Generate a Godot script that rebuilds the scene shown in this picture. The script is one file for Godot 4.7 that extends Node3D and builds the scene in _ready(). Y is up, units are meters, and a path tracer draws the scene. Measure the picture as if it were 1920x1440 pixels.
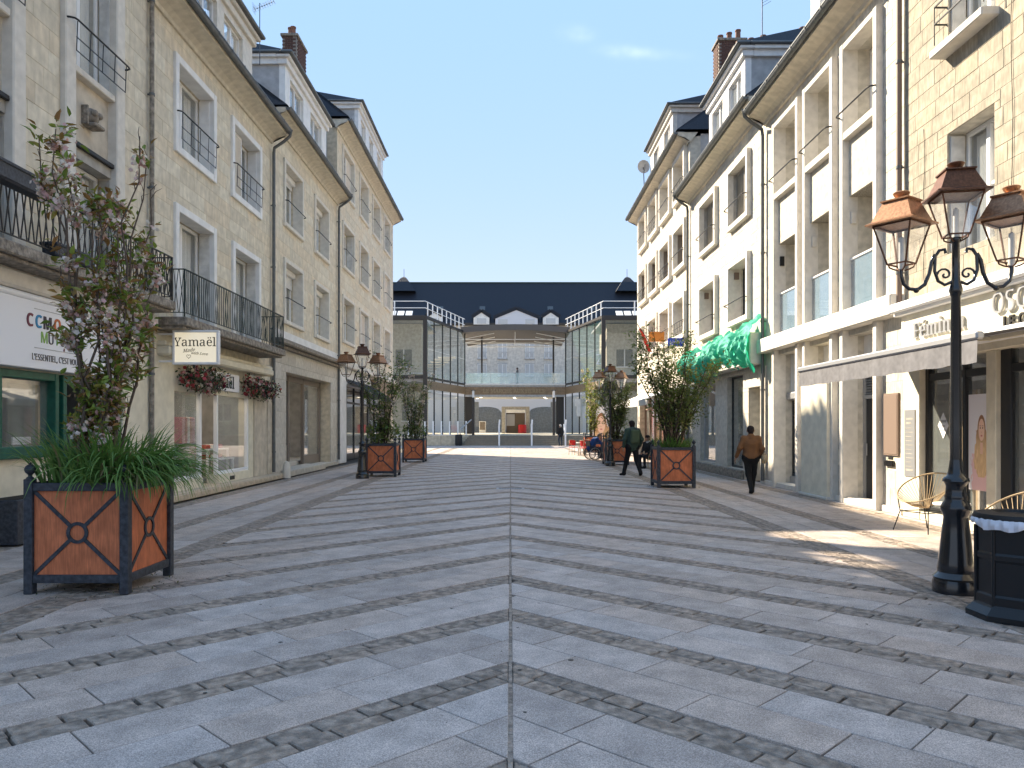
extends Node3D
# A pedestrian shopping street between post-war stone terraces, closed by a glazed market hall.
# x to the right, y up, the camera looks along -z; "s" below is the distance from the camera plane along the street.

const LX := -7.4   # face of the terrace on one side
const RX := 7.1    # face of the terrace on the other side
const EYE := 1.6
const F := 1440.0  # focal length in photo pixels (1920 x 1440)

var M := {}
var taken := {}
var block_cache := {}


class MB:
	var v := PackedVector3Array()
	var n := PackedVector3Array()
	var c := PackedColorArray()
	var uv := PackedVector2Array()
	var col := Color(1, 1, 1)

	func tri(a: Vector3, b: Vector3, d: Vector3, nn: Vector3) -> void:
		v.append(a)
		if (b - a).cross(d - a).dot(nn) > 0.0:
			v.append(d); v.append(b)
		else:
			v.append(b); v.append(d)
		n.append(nn); n.append(nn); n.append(nn)
		c.append(col); c.append(col); c.append(col)

	func tris(a: Vector3, na: Vector3, b: Vector3, nb: Vector3, d: Vector3, nd: Vector3) -> void:
		v.append(a); n.append(na)
		if (b - a).cross(d - a).dot(na + nb + nd) > 0.0:
			v.append(d); v.append(b); n.append(nd); n.append(nb)
		else:
			v.append(b); v.append(d); n.append(nb); n.append(nd)
		c.append(col); c.append(col); c.append(col)

	func quad(a: Vector3, b: Vector3, d: Vector3, e: Vector3, nn: Vector3) -> void:
		tri(a, b, d, nn)
		tri(a, d, e, nn)

	func quada(a: Vector3, b: Vector3, d: Vector3, e: Vector3, hint: Vector3) -> void:
		var nn := (b - a).cross(d - a)
		if nn.length_squared() < 1e-14:
			nn = (d - a).cross(e - a)
		nn = nn.normalized()
		if nn.dot(hint) < 0.0:
			nn = -nn
		quad(a, b, d, e, nn)

	func box(o: Vector3, h: Vector3, bv := 0.0, bs := Basis.IDENTITY) -> void:
		bv = minf(bv, minf(h.x, minf(h.y, h.z)) * 0.6)
		var ax := [bs.x, bs.y, bs.z]
		for k in 3:
			var i := (k + 1) % 3
			var j := (k + 2) % 3
			for sg in [-1.0, 1.0]:
				var ctr: Vector3 = o + ax[k] * h[k] * sg
				var p: Vector3 = ax[i] * (h[i] - bv)
				var q: Vector3 = ax[j] * (h[j] - bv)
				quad(ctr - p - q, ctr + p - q, ctr + p + q, ctr - p + q, ax[k] * sg)
		if bv <= 0.0:
			return
		for k in 3:
			var i := (k + 1) % 3
			var j := (k + 2) % 3
			var l: Vector3 = ax[k] * (h[k] - bv)
			for si in [-1.0, 1.0]:
				for sj in [-1.0, 1.0]:
					var a: Vector3 = o + ax[i] * h[i] * si + ax[j] * (h[j] - bv) * sj
					var b: Vector3 = o + ax[i] * (h[i] - bv) * si + ax[j] * h[j] * sj
					quad(a - l, a + l, b + l, b - l, (ax[i] * si + ax[j] * sj).normalized())
		for sx in [-1.0, 1.0]:
			for sy in [-1.0, 1.0]:
				for sz in [-1.0, 1.0]:
					var a: Vector3 = o + ax[0] * h.x * sx + ax[1] * (h.y - bv) * sy + ax[2] * (h.z - bv) * sz
					var b: Vector3 = o + ax[0] * (h.x - bv) * sx + ax[1] * h.y * sy + ax[2] * (h.z - bv) * sz
					var d: Vector3 = o + ax[0] * (h.x - bv) * sx + ax[1] * (h.y - bv) * sy + ax[2] * h.z * sz
					tri(a, b, d, (ax[0] * sx + ax[1] * sy + ax[2] * sz).normalized())

	func bx(x0: float, x1: float, y0: float, y1: float, z0: float, z1: float, bv := 0.0) -> void:
		box(Vector3((x0 + x1) / 2, (y0 + y1) / 2, (z0 + z1) / 2), Vector3(absf(x1 - x0) / 2, absf(y1 - y0) / 2, absf(z1 - z0) / 2), bv)

	func bar(a: Vector3, b: Vector3, w: float, t: float, up := Vector3.UP, bv := 0.0) -> void:
		var z := (b - a).normalized()
		var x := up.cross(z)
		if x.length() < 0.01:
			x = Vector3.RIGHT.cross(z)
		x = x.normalized()
		box((a + b) / 2, Vector3(w / 2, t / 2, a.distance_to(b) / 2), bv, Basis(x, z.cross(x), z))

	func tube(p: Array, r, sides := 8, caps := true) -> void:
		var m := p.size()
		var rings := []
		var dirs := []
		var u := Vector3.ZERO
		for i in m:
			var t: Vector3 = (p[mini(i + 1, m - 1)] - p[maxi(i - 1, 0)]).normalized()
			if i == 0:
				u = t.cross(Vector3.UP if absf(t.y) < 0.9 else Vector3.RIGHT).normalized()
			else:
				u = (u - t * u.dot(t)).normalized()
			var w := t.cross(u)
			var rr: float = r[i] if r is Array else r
			var ring := []
			var nr := []
			for k in sides:
				var a := TAU * k / sides
				var dd := u * cos(a) + w * sin(a)
				nr.append(dd)
				ring.append(p[i] + dd * rr)
			rings.append(ring)
			dirs.append(nr)
		for i in m - 1:
			for k in sides:
				var q := (k + 1) % sides
				tris(rings[i][k], dirs[i][k], rings[i][q], dirs[i][q], rings[i + 1][q], dirs[i + 1][q])
				tris(rings[i][k], dirs[i][k], rings[i + 1][q], dirs[i + 1][q], rings[i + 1][k], dirs[i + 1][k])
		if caps:
			for e in [0, m - 1]:
				var t: Vector3 = (p[0] - p[1]).normalized() if e == 0 else (p[m - 1] - p[m - 2]).normalized()
				for k in range(1, sides - 1):
					tri(rings[e][0], rings[e][k], rings[e][k + 1], t)

	func lathe(prof: Array, o: Vector3, segs := 16, turn := 0.0, flat := false) -> void:
		for i in prof.size() - 1:
			var a: Vector2 = prof[i]
			var b: Vector2 = prof[i + 1]
			if a.distance_to(b) < 1e-5:
				continue
			var nd := Vector2(b.y - a.y, a.x - b.x).normalized()
			var na := nd
			var nb := nd
			if not flat:       # round over where the profile bends gently
				if i > 0:
					var e: Vector2 = Vector2(a.y - prof[i - 1].y, prof[i - 1].x - a.x).normalized()
					if e.dot(nd) > 0.72: na = (nd + e).normalized()
				if i + 2 < prof.size():
					var e: Vector2 = Vector2(prof[i + 2].y - b.y, b.x - prof[i + 2].x).normalized()
					if e.dot(nd) > 0.72: nb = (nd + e).normalized()
			for k in segs:
				var t0 := TAU * k / segs + turn
				var t1 := TAU * (k + 1) / segs + turn
				var tm := (t0 + t1) / 2
				var d0 := Vector3(cos(t0), 0, sin(t0))
				var d1 := Vector3(cos(t1), 0, sin(t1))
				var f0 := d0 if not flat else Vector3(cos(tm), 0, sin(tm))
				var f1 := d1 if not flat else Vector3(cos(tm), 0, sin(tm))
				var n0 := f0 * na.x + Vector3.UP * na.y
				var n1 := f1 * na.x + Vector3.UP * na.y
				var m0 := f0 * nb.x + Vector3.UP * nb.y
				var m1 := f1 * nb.x + Vector3.UP * nb.y
				var p0 := o + d0 * a.x + Vector3.UP * a.y
				var p1 := o + d1 * a.x + Vector3.UP * a.y
				var q0 := o + d0 * b.x + Vector3.UP * b.y
				var q1 := o + d1 * b.x + Vector3.UP * b.y
				if b.x > 1e-5:
					tris(p0, n0, q0, m0, q1, m1)
				if a.x > 1e-5:
					tris(p0, n0, q1, m1, p1, n1)

	func ball(o: Vector3, r: Vector3, su := 12, sv := 8) -> void:
		for i in sv:
			for k in su:
				var q := []
				for e in [[i, k], [i + 1, k], [i + 1, k + 1], [i, k + 1]]:
					var th: float = PI * e[0] / sv
					var ph: float = TAU * e[1] / su
					q.append(Vector3(sin(th) * cos(ph), cos(th), sin(th) * sin(ph)))
				if i < sv - 1:
					tris(o + q[0] * r, q[0], o + q[1] * r, q[1], o + q[2] * r, q[2])
				if i > 0:
					tris(o + q[0] * r, q[0], o + q[2] * r, q[2], o + q[3] * r, q[3])

	# a convex outline in x and z, from y0 up to y1, with a chamfered upper edge
	func prism(poly: PackedVector2Array, y0: float, y1: float, bv := 0.0, tilt := Vector2.ZERO) -> void:
		var m := poly.size()
		var ctr := Vector2.ZERO
		for p in poly:
			ctr += p / m
		var top := []
		var rim := []
		for i in m:
			var p := poly[i]
			var h := y1 + (p - ctr).dot(tilt)
			rim.append(Vector3(p.x, h - bv, p.y))
			var q := p
			if bv > 0.0:
				var e0 := (p - poly[(i + m - 1) % m]).normalized()
				var e1 := (poly[(i + 1) % m] - p).normalized()
				var w := e1 - e0
				var s := absf(e0.cross(e1))
				q = p + (w / maxf(s, 0.35)) * bv if s > 1e-3 else p
			top.append(Vector3(q.x, h, q.y))
		for i in range(1, m - 1):
			tri(top[0], top[i], top[i + 1], Vector3.UP)
		for i in m:
			var k := (i + 1) % m
			var e := poly[k] - poly[i]
			var out := Vector3(e.y, 0, -e.x).normalized()
			if out.dot(Vector3(poly[i].x - ctr.x, 0, poly[i].y - ctr.y)) < 0.0:
				out = -out
			if bv > 0.0:
				quad(rim[i], rim[k], top[k], top[i], (out + Vector3.UP).normalized())
			quad(Vector3(poly[i].x, y0, poly[i].y), Vector3(poly[k].x, y0, poly[k].y), rim[k], rim[i], out)

	# a box in the frame of a terrace: side -1 or 1, s along the street, y up, d outwards from the wall face
	func fb(side: int, s0: float, s1: float, y0: float, y1: float, d0: float, d1: float, bv := 0.0) -> void:
		var x: float = -7.4 if side < 0 else 7.1
		bx(x - side * d0, x - side * d1, y0, y1, -s0, -s1, bv)

	func mesh() -> ArrayMesh:
		var a := []
		a.resize(Mesh.ARRAY_MAX)
		a[Mesh.ARRAY_VERTEX] = v
		a[Mesh.ARRAY_NORMAL] = n
		a[Mesh.ARRAY_COLOR] = c
		if uv.size() == v.size() and uv.size() > 0:
			a[Mesh.ARRAY_TEX_UV] = uv
		var m := ArrayMesh.new()
		m.add_surface_from_arrays(Mesh.PRIMITIVE_TRIANGLES, a)
		return m


func fp(side: int, s: float, y: float, d: float) -> Vector3:
	return Vector3((LX if side < 0 else RX) - side * d, y, -s)


func numbered(called: String) -> String:
	var k: int = taken.get(called, 0)
	taken[called] = k + 1
	return called if k == 0 else "%s_%03d" % [called, k]


func tag(o: Node3D, label: String, category: String, group := "", kind := "") -> Node3D:
	if label: o.set_meta("label", label)
	if category: o.set_meta("category", category)
	if group: o.set_meta("group", group)
	if kind: o.set_meta("kind", kind)
	return o


func thing(called: String, label: String, category: String, at := Vector3.ZERO, group := "", turn := 0.0) -> Node3D:
	var o := Node3D.new()
	o.name = numbered(called)
	add_child(o)
	o.position = at
	o.rotation.y = turn
	tag(o, label, category, group)
	return o


# commits what a builder holds (in world coordinates) as one named mesh with its pivot at the foot of the piece
func part(parent: Node3D, called: String, b: MB, m: Material) -> MeshInstance3D:
	var o := MeshInstance3D.new()
	o.name = called if parent != self else numbered(called)
	var lo := Vector3.INF
	var hi := -Vector3.INF
	for p in b.v:
		lo = lo.min(p)
		hi = hi.max(p)
	var piv := Vector3((lo.x + hi.x) / 2, lo.y, (lo.z + hi.z) / 2)
	for i in b.v.size():
		b.v[i] -= piv
	o.mesh = b.mesh()
	o.material_override = m
	parent.add_child(o, true)
	o.global_transform = Transform3D(Basis.IDENTITY, piv)
	return o


# the same for shapes given in the parent's own coordinates
func lpart(parent: Node3D, called: String, b: MB, m: Material, at := Transform3D.IDENTITY) -> MeshInstance3D:
	var o := MeshInstance3D.new()
	o.name = called if parent != self else numbered(called)
	o.mesh = b.mesh()
	o.material_override = m
	o.transform = at
	parent.add_child(o, true)
	return o


func struct(called: String, b: MB, m: Material) -> MeshInstance3D:
	var o := part(self, called, b, m)
	o.set_meta("kind", "structure")
	return o


func copy(o: Node3D, at: Transform3D, label := "") -> Node3D:
	var r: Node3D = o.duplicate()
	r.name = numbered(String(o.name).get_slice("_0", 0))
	add_child(r)
	r.transform = at
	if label: r.set_meta("label", label)
	return r


func words(parent: Node3D, called: String, text: String, size: float, face: String, m: Material, at: Transform3D, depth := 0.004, weight := 400) -> MeshInstance3D:
	var t := TextMesh.new()
	var f := SystemFont.new()
	f.font_names = PackedStringArray([face])
	f.font_weight = weight
	t.font = f
	t.text = text
	t.font_size = 64
	t.pixel_size = size / 64.0
	t.depth = depth
	var o := MeshInstance3D.new()
	o.name = called
	o.mesh = t
	o.material_override = m
	parent.add_child(o, true)
	o.global_transform = at
	return o


# ---------------------------------------------------------------- materials
func noise_tex(sd: int, freq: float, lo: float, hi: float, oct := 4, type := FastNoiseLite.TYPE_SIMPLEX_SMOOTH, size := 512, mid := 0.5) -> NoiseTexture2D:
	var f := FastNoiseLite.new()
	f.seed = sd
	f.noise_type = type
	f.frequency = freq
	f.fractal_octaves = oct
	var t := NoiseTexture2D.new()
	t.width = size
	t.height = size
	t.seamless = true
	t.noise = f
	var g := Gradient.new()
	g.offsets = PackedFloat32Array([0.15, mid, 0.85])
	g.colors = PackedColorArray([Color(lo, lo, lo), Color((lo + hi) / 2, (lo + hi) / 2, (lo + hi) / 2), Color(hi, hi, hi)])
	t.color_ramp = g
	return t


func normal_tex(sd: int, freq: float, strength: float, oct := 4, type := FastNoiseLite.TYPE_SIMPLEX_SMOOTH) -> NoiseTexture2D:
	var t := noise_tex(sd, freq, 0, 1, oct, type)
	t.color_ramp = null
	t.as_normal_map = true
	t.bump_strength = strength
	return t


func lin(r: float, g: float, b: float) -> Color:
	return Color(r, g, b).linear_to_srgb()


func mat(key: String, col: Color, rough := 0.8, tex: Texture2D = null, scale := Vector3.ONE, nrm: Texture2D = null, nscale := 0.4, fine: Texture2D = null, fscale := Vector3.ONE) -> StandardMaterial3D:
	var m := StandardMaterial3D.new()
	m.resource_name = key
	m.albedo_color = col
	m.roughness = rough
	m.metallic_specular = 0.4
	if tex or nrm:
		m.uv1_triplanar = true
		m.uv1_world_triplanar = true
		m.uv1_scale = scale
	if tex:
		m.albedo_texture = tex
	if nrm:
		m.normal_enabled = true
		m.normal_texture = nrm
		m.normal_scale = nscale
	if fine:
		m.detail_enabled = true
		m.detail_albedo = fine
		m.detail_blend_mode = BaseMaterial3D.BLEND_MODE_MUL
		m.detail_uv_layer = BaseMaterial3D.DETAIL_UV_2
		m.uv2_triplanar = true
		m.uv2_world_triplanar = true
		m.uv2_scale = fscale
	M[key] = m
	return m


func metal(key: String, col: Color, rough: float, metallic := 1.0) -> StandardMaterial3D:
	var m := mat(key, col, rough)
	m.metallic = metallic
	return m


func tinted(key: String, src: String, k: float, warm := 0.0) -> StandardMaterial3D:
	var m: StandardMaterial3D = M[src].duplicate()
	m.resource_name = key
	var l: Color = m.albedo_color.srgb_to_linear()
	m.albedo_color = lin(l.r * k * (1 + warm), l.g * k, l.b * k * (1 - warm))
	M[key] = m
	return m


func glass(key: String, col: Color, alpha: float) -> StandardMaterial3D:
	var m := mat(key, Color(col, alpha), 0.02)
	m.transparency = BaseMaterial3D.TRANSPARENCY_ALPHA
	m.albedo_color = Color(col.r, col.g, col.b, alpha)
	m.metallic_specular = 0.6
	return m


func make_materials() -> void:
	var mottle := noise_tex(3, 0.012, 0.86, 1.0, 5)
	var soft := noise_tex(4, 0.015, 0.93, 1.0, 4)
	var blotch := noise_tex(11, 0.02, 0.68, 1.0, 5)
	var grain := noise_tex(5, 0.33, 0.7, 1.0, 2, FastNoiseLite.TYPE_SIMPLEX)
	var speck := noise_tex(8, 0.3, 0.62, 1.0, 2, FastNoiseLite.TYPE_VALUE, 1024)
	var streak := noise_tex(21, 0.03, 0.87, 1.0, 4)
	var rain := noise_tex(23, 0.025, 0.91, 1.0, 5)
	var n_fine := normal_tex(31, 0.2, 2.0, 3)
	var n_rough := normal_tex(33, 0.05, 6.0, 5)
	var n_soft := normal_tex(35, 0.02, 3.0, 3)
	# paving
	mat("granite", lin(0.82, 0.705, 0.64), 0.62, mottle, Vector3.ONE * 0.45, n_fine, 0.25, speck, Vector3.ONE * 0.85)
	tinted("granite_b", "granite", 0.9)
	tinted("granite_c", "granite", 1.07)
	tinted("granite_d", "granite", 0.96, 0.04)
	tinted("granite_e", "granite", 0.84, 0.01)
	tinted("granite_f", "granite", 1.03, -0.03)
	mat("sett", lin(0.60, 0.50, 0.42), 0.8, blotch, Vector3.ONE * 0.8, n_rough, 1.0, grain, Vector3.ONE * 1.2)
	tinted("sett_b", "sett", 0.91)
	tinted("sett_c", "sett", 1.08, 0.03)
	mat("joint", lin(0.12, 0.105, 0.09), 0.95, blotch, Vector3.ONE * 1.5)
	mat("asphalt", lin(0.16, 0.155, 0.15), 0.9, mottle, Vector3.ONE * 0.3, n_fine, 0.5)
	# walls
	mat("stone", lin(0.76, 0.68, 0.535), 0.88, soft, Vector3(0.35, 0.5, 0.35), n_fine, 0.18, rain, Vector3(0.42, 0.16, 0.42))
	tinted("stone_b", "stone", 0.94)
	tinted("stone_c", "stone", 1.06, -0.02)
	tinted("stone_d", "stone", 0.98, 0.03)
	mat("stone_warm", lin(0.45, 0.405, 0.32), 0.88, mottle, Vector3(0.35, 0.5, 0.35), n_fine, 0.25, streak, Vector3(0.9, 0.22, 0.9))
	tinted("stone_warm_b", "stone_warm", 0.93)
	tinted("stone_warm_c", "stone_warm", 1.05, 0.03)
	mat("mortar", lin(0.66, 0.57, 0.43), 0.95, mottle, Vector3.ONE * 0.6)
	mat("mortar_pale", lin(0.60, 0.56, 0.48), 0.95, mottle, Vector3.ONE * 0.6)
	mat("limestone", lin(0.66, 0.61, 0.525), 0.85, soft, Vector3.ONE * 0.5, n_fine, 0.2, streak, Vector3(0.8, 0.3, 0.8))
	tinted("limestone_b", "limestone", 0.93)
	tinted("limestone_c", "limestone", 1.05, -0.02)
	mat("concrete", lin(0.70, 0.66, 0.59), 0.85, soft, Vector3.ONE * 0.5, n_fine, 0.15)
	mat("roughcast", lin(0.58, 0.53, 0.44), 0.95, blotch, Vector3.ONE * 2.2, n_rough, 1.6)
	mat("old_concrete", lin(0.42, 0.37, 0.31), 0.9, blotch, Vector3.ONE * 0.7, n_rough, 0.6, streak, Vector3(1.0, 0.4, 1.0))
	mat("cream", lin(0.74, 0.685, 0.545), 0.7, soft, Vector3.ONE * 0.4)
	mat("cornice", lin(0.66, 0.60, 0.49), 0.85, mottle, Vector3.ONE * 0.5)
	mat("white", lin(0.80, 0.79, 0.77), 0.5, soft, Vector3.ONE * 0.3)
	mat("white_gloss", lin(0.82, 0.82, 0.82), 0.3)
	mat("dormer_grey", lin(0.47, 0.47, 0.475), 0.6, mottle, Vector3.ONE * 0.4)
	mat("beige", lin(0.60, 0.53, 0.43), 0.7, mottle, Vector3.ONE * 0.4)
	mat("taupe", lin(0.20, 0.165, 0.135), 0.6)
	mat("tile_tan", lin(0.60, 0.50, 0.37), 0.6, mottle, Vector3.ONE * 0.8)
	mat("slate", lin(0.036, 0.043, 0.062), 0.62, blotch, Vector3(2.2, 2.2, 2.2), n_rough, 0.8, streak, Vector3.ONE * 1.3)
	mat("zinc", lin(0.14, 0.15, 0.155), 0.5, mottle, Vector3.ONE * 0.8)
	M.zinc.metallic = 0.3
	mat("brick", lin(0.17, 0.095, 0.075), 0.9, blotch, Vector3.ONE * 2.0, n_rough, 0.6)
	tinted("brick_b", "brick", 0.7)
	mat("brick_mortar", lin(0.26, 0.23, 0.2), 0.95)
	mat("pot", lin(0.30, 0.15, 0.10), 0.85, blotch, Vector3.ONE * 2.0)
	mat("room", lin(0.45, 0.42, 0.38), 0.9)
	mat("room_pale", lin(0.55, 0.52, 0.47), 0.9)
	mat("room_dark", lin(0.42, 0.39, 0.35), 0.9)
	mat("curtain", lin(0.70, 0.68, 0.63), 0.9)
	mat("shutter", lin(0.66, 0.65, 0.62), 0.6, mottle, Vector3.ONE * 0.5)
	mat("shutter_grey", lin(0.40, 0.38, 0.34), 0.6, mottle, Vector3.ONE * 0.5)
	mat("pvc", lin(0.74, 0.74, 0.73), 0.35)
	mat("dark_frame", lin(0.025, 0.027, 0.03), 0.35)
	mat("iron", lin(0.018, 0.019, 0.021), 0.4)
	mat("iron_green", lin(0.02, 0.035, 0.032), 0.45)
	mat("lamp_black", lin(0.012, 0.013, 0.016), 0.22)
	M.lamp_black.clearcoat_enabled = true
	M.lamp_black.clearcoat = 0.6
	M.lamp_black.clearcoat_roughness = 0.12
	var cp := mat("copper", lin(0.50, 0.265, 0.145), 0.42, blotch, Vector3.ONE * 3.0)
	cp.metallic = 0.55
	var cb := mat("copper_brown", lin(0.16, 0.075, 0.045), 0.45, blotch, Vector3.ONE * 3.0)
	cb.metallic = 0.5
	mat("pale_glass_insert", lin(0.55, 0.55, 0.53), 0.5)
	glass("glass", Color(0.92, 0.95, 0.95), 0.10)
	glass("shop_glass", Color(0.9, 0.94, 0.93), 0.07)
	glass("lantern_glass", Color(0.95, 0.95, 0.93), 0.12)
	glass("hall_glass", Color(0.34, 0.46, 0.43), 0.36)
	glass("balustrade_glass", Color(0.55, 0.66, 0.74), 0.35)
	glass("bridge_glass", Color(0.8, 0.9, 0.9), 0.3)
	# street furniture
	mat("planter_metal", lin(0.055, 0.062, 0.078), 0.5, blotch, Vector3.ONE * 1.4)
	var wood := mat("planter_wood", lin(0.70, 0.215, 0.095), 0.5, noise_tex(51, 0.02, 0.86, 1.0, 4), Vector3(5.0, 0.4, 5.0), n_fine, 0.15, mottle, Vector3(0.9, 0.6, 0.9))
	wood.metallic_specular = 0.35
	mat("soil", lin(0.03, 0.022, 0.016), 0.95, blotch, Vector3.ONE * 3.0)
	mat("bark", lin(0.075, 0.055, 0.042), 0.9, blotch, Vector3(6, 1.5, 6))
	mat("bark_pale", lin(0.17, 0.125, 0.095), 0.9, blotch, Vector3(6, 1.5, 6))
	for k in ["leaf", "blossom", "strap"]:
		var lm := mat(k, Color.WHITE, 0.55)
		lm.vertex_color_use_as_albedo = true
		lm.backlight_enabled = true
		lm.backlight = Color(0.8, 0.8, 0.65)
		lm.cull_mode = BaseMaterial3D.CULL_DISABLED
	mat("awning_grey", lin(0.17, 0.17, 0.185), 0.85, mottle, Vector3.ONE)
	mat("awning_black", lin(0.022, 0.023, 0.026), 0.8)
	mat("awning_white", lin(0.74, 0.72, 0.68), 0.8)
	mat("sign_white", lin(0.80, 0.80, 0.82), 0.4)
	var lit := mat("sign_lit", lin(0.78, 0.76, 0.72), 0.4)
	lit.emission_enabled = true
	lit.emission = Color(1.0, 0.93, 0.76)
	lit.emission_energy_multiplier = 0.09
	mat("green_paint", lin(0.018, 0.115, 0.075), 0.4, mottle, Vector3.ONE)
	var net := mat("net", lin(0.06, 0.42, 0.30), 0.7)
	net.backlight_enabled = true
	net.backlight = Color(0.1, 0.6, 0.45)
	mat("black", lin(0.014, 0.014, 0.015), 0.5)
	mat("black_gloss", lin(0.012, 0.013, 0.015), 0.25)
	mat("door_black", lin(0.016, 0.018, 0.022), 0.4)
	mat("brown_panel", lin(0.20, 0.145, 0.115), 0.6)
	mat("metal_grey", lin(0.42, 0.43, 0.45), 0.4)
	M.metal_grey.metallic = 0.6
	mat("bag", lin(0.62, 0.64, 0.72), 0.5)
	mat("gold", lin(0.30, 0.21, 0.13), 0.5, mottle, Vector3.ONE * 0.5)
	mat("gold_letter", lin(0.42, 0.33, 0.2), 0.45)
	mat("hall_frame", lin(0.045, 0.040, 0.037), 0.5)
	mat("hall_stone", lin(0.58, 0.53, 0.42), 0.8, mottle, Vector3.ONE * 0.4)
	mat("step_stone", lin(0.33, 0.29, 0.23), 0.85, blotch, Vector3(0.5, 2.0, 0.5), n_rough, 0.5)
	mat("facade_grey", lin(0.50, 0.475, 0.45), 0.85, mottle, Vector3.ONE * 0.3)
	mat("facade_pale", lin(0.62, 0.63, 0.68), 0.8)
	mat("pink_wall", lin(0.72, 0.67, 0.60), 0.85, mottle, Vector3.ONE * 0.3)
	mat("red", lin(0.50, 0.02, 0.02), 0.5)
	mat("orange", lin(0.55, 0.20, 0.04), 0.6)
	mat("blue", lin(0.02, 0.06, 0.45), 0.5)
	mat("rattan", lin(0.42, 0.31, 0.18), 0.6)
	mat("blossom_pink", lin(0.45, 0.16, 0.2), 0.8)
	mat("coral", lin(0.42, 0.10, 0.07), 0.8)
	mat("canopy_brown", lin(0.13, 0.115, 0.105), 0.7)
	mat("slate_green", lin(0.05, 0.075, 0.065), 0.7)
	var dl := mat("downlight", lin(0.8, 0.8, 0.78), 0.5)
	dl.emission_enabled = true
	dl.emission = Color(1, 0.95, 0.85)
	dl.emission_energy_multiplier = 0.8
	mat("turf", lin(0.09, 0.16, 0.05), 0.9)


# ---------------------------------------------------------------- paving
func in_view(p: Vector3) -> bool:
	if p.z > -3.0:
		return false
	var x := 957.0 + F * p.x / -p.z
	var y := 800.0 - F * (p.y - EYE) / -p.z
	return x > -60 and x < 1980 and y > -60 and y < 1500


func add_pieces(list: Array, poly: PackedVector2Array, clip: PackedVector2Array, gap: float) -> void:
	for p in Geometry2D.intersect_polygons(poly, clip):
		if p.size() < 3:
			continue
		for q in Geometry2D.offset_polygon(p, -gap):
			if q.size() < 3:
				continue
			var a := 0.0
			var ctr := Vector2.ZERO
			for i in q.size():
				a += q[i].cross(q[(i + 1) % q.size()]) / 2
				ctr += q[i] / q.size()
			if absf(a) > 0.004:
				list.append([q, absf(a), ctr])


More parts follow.
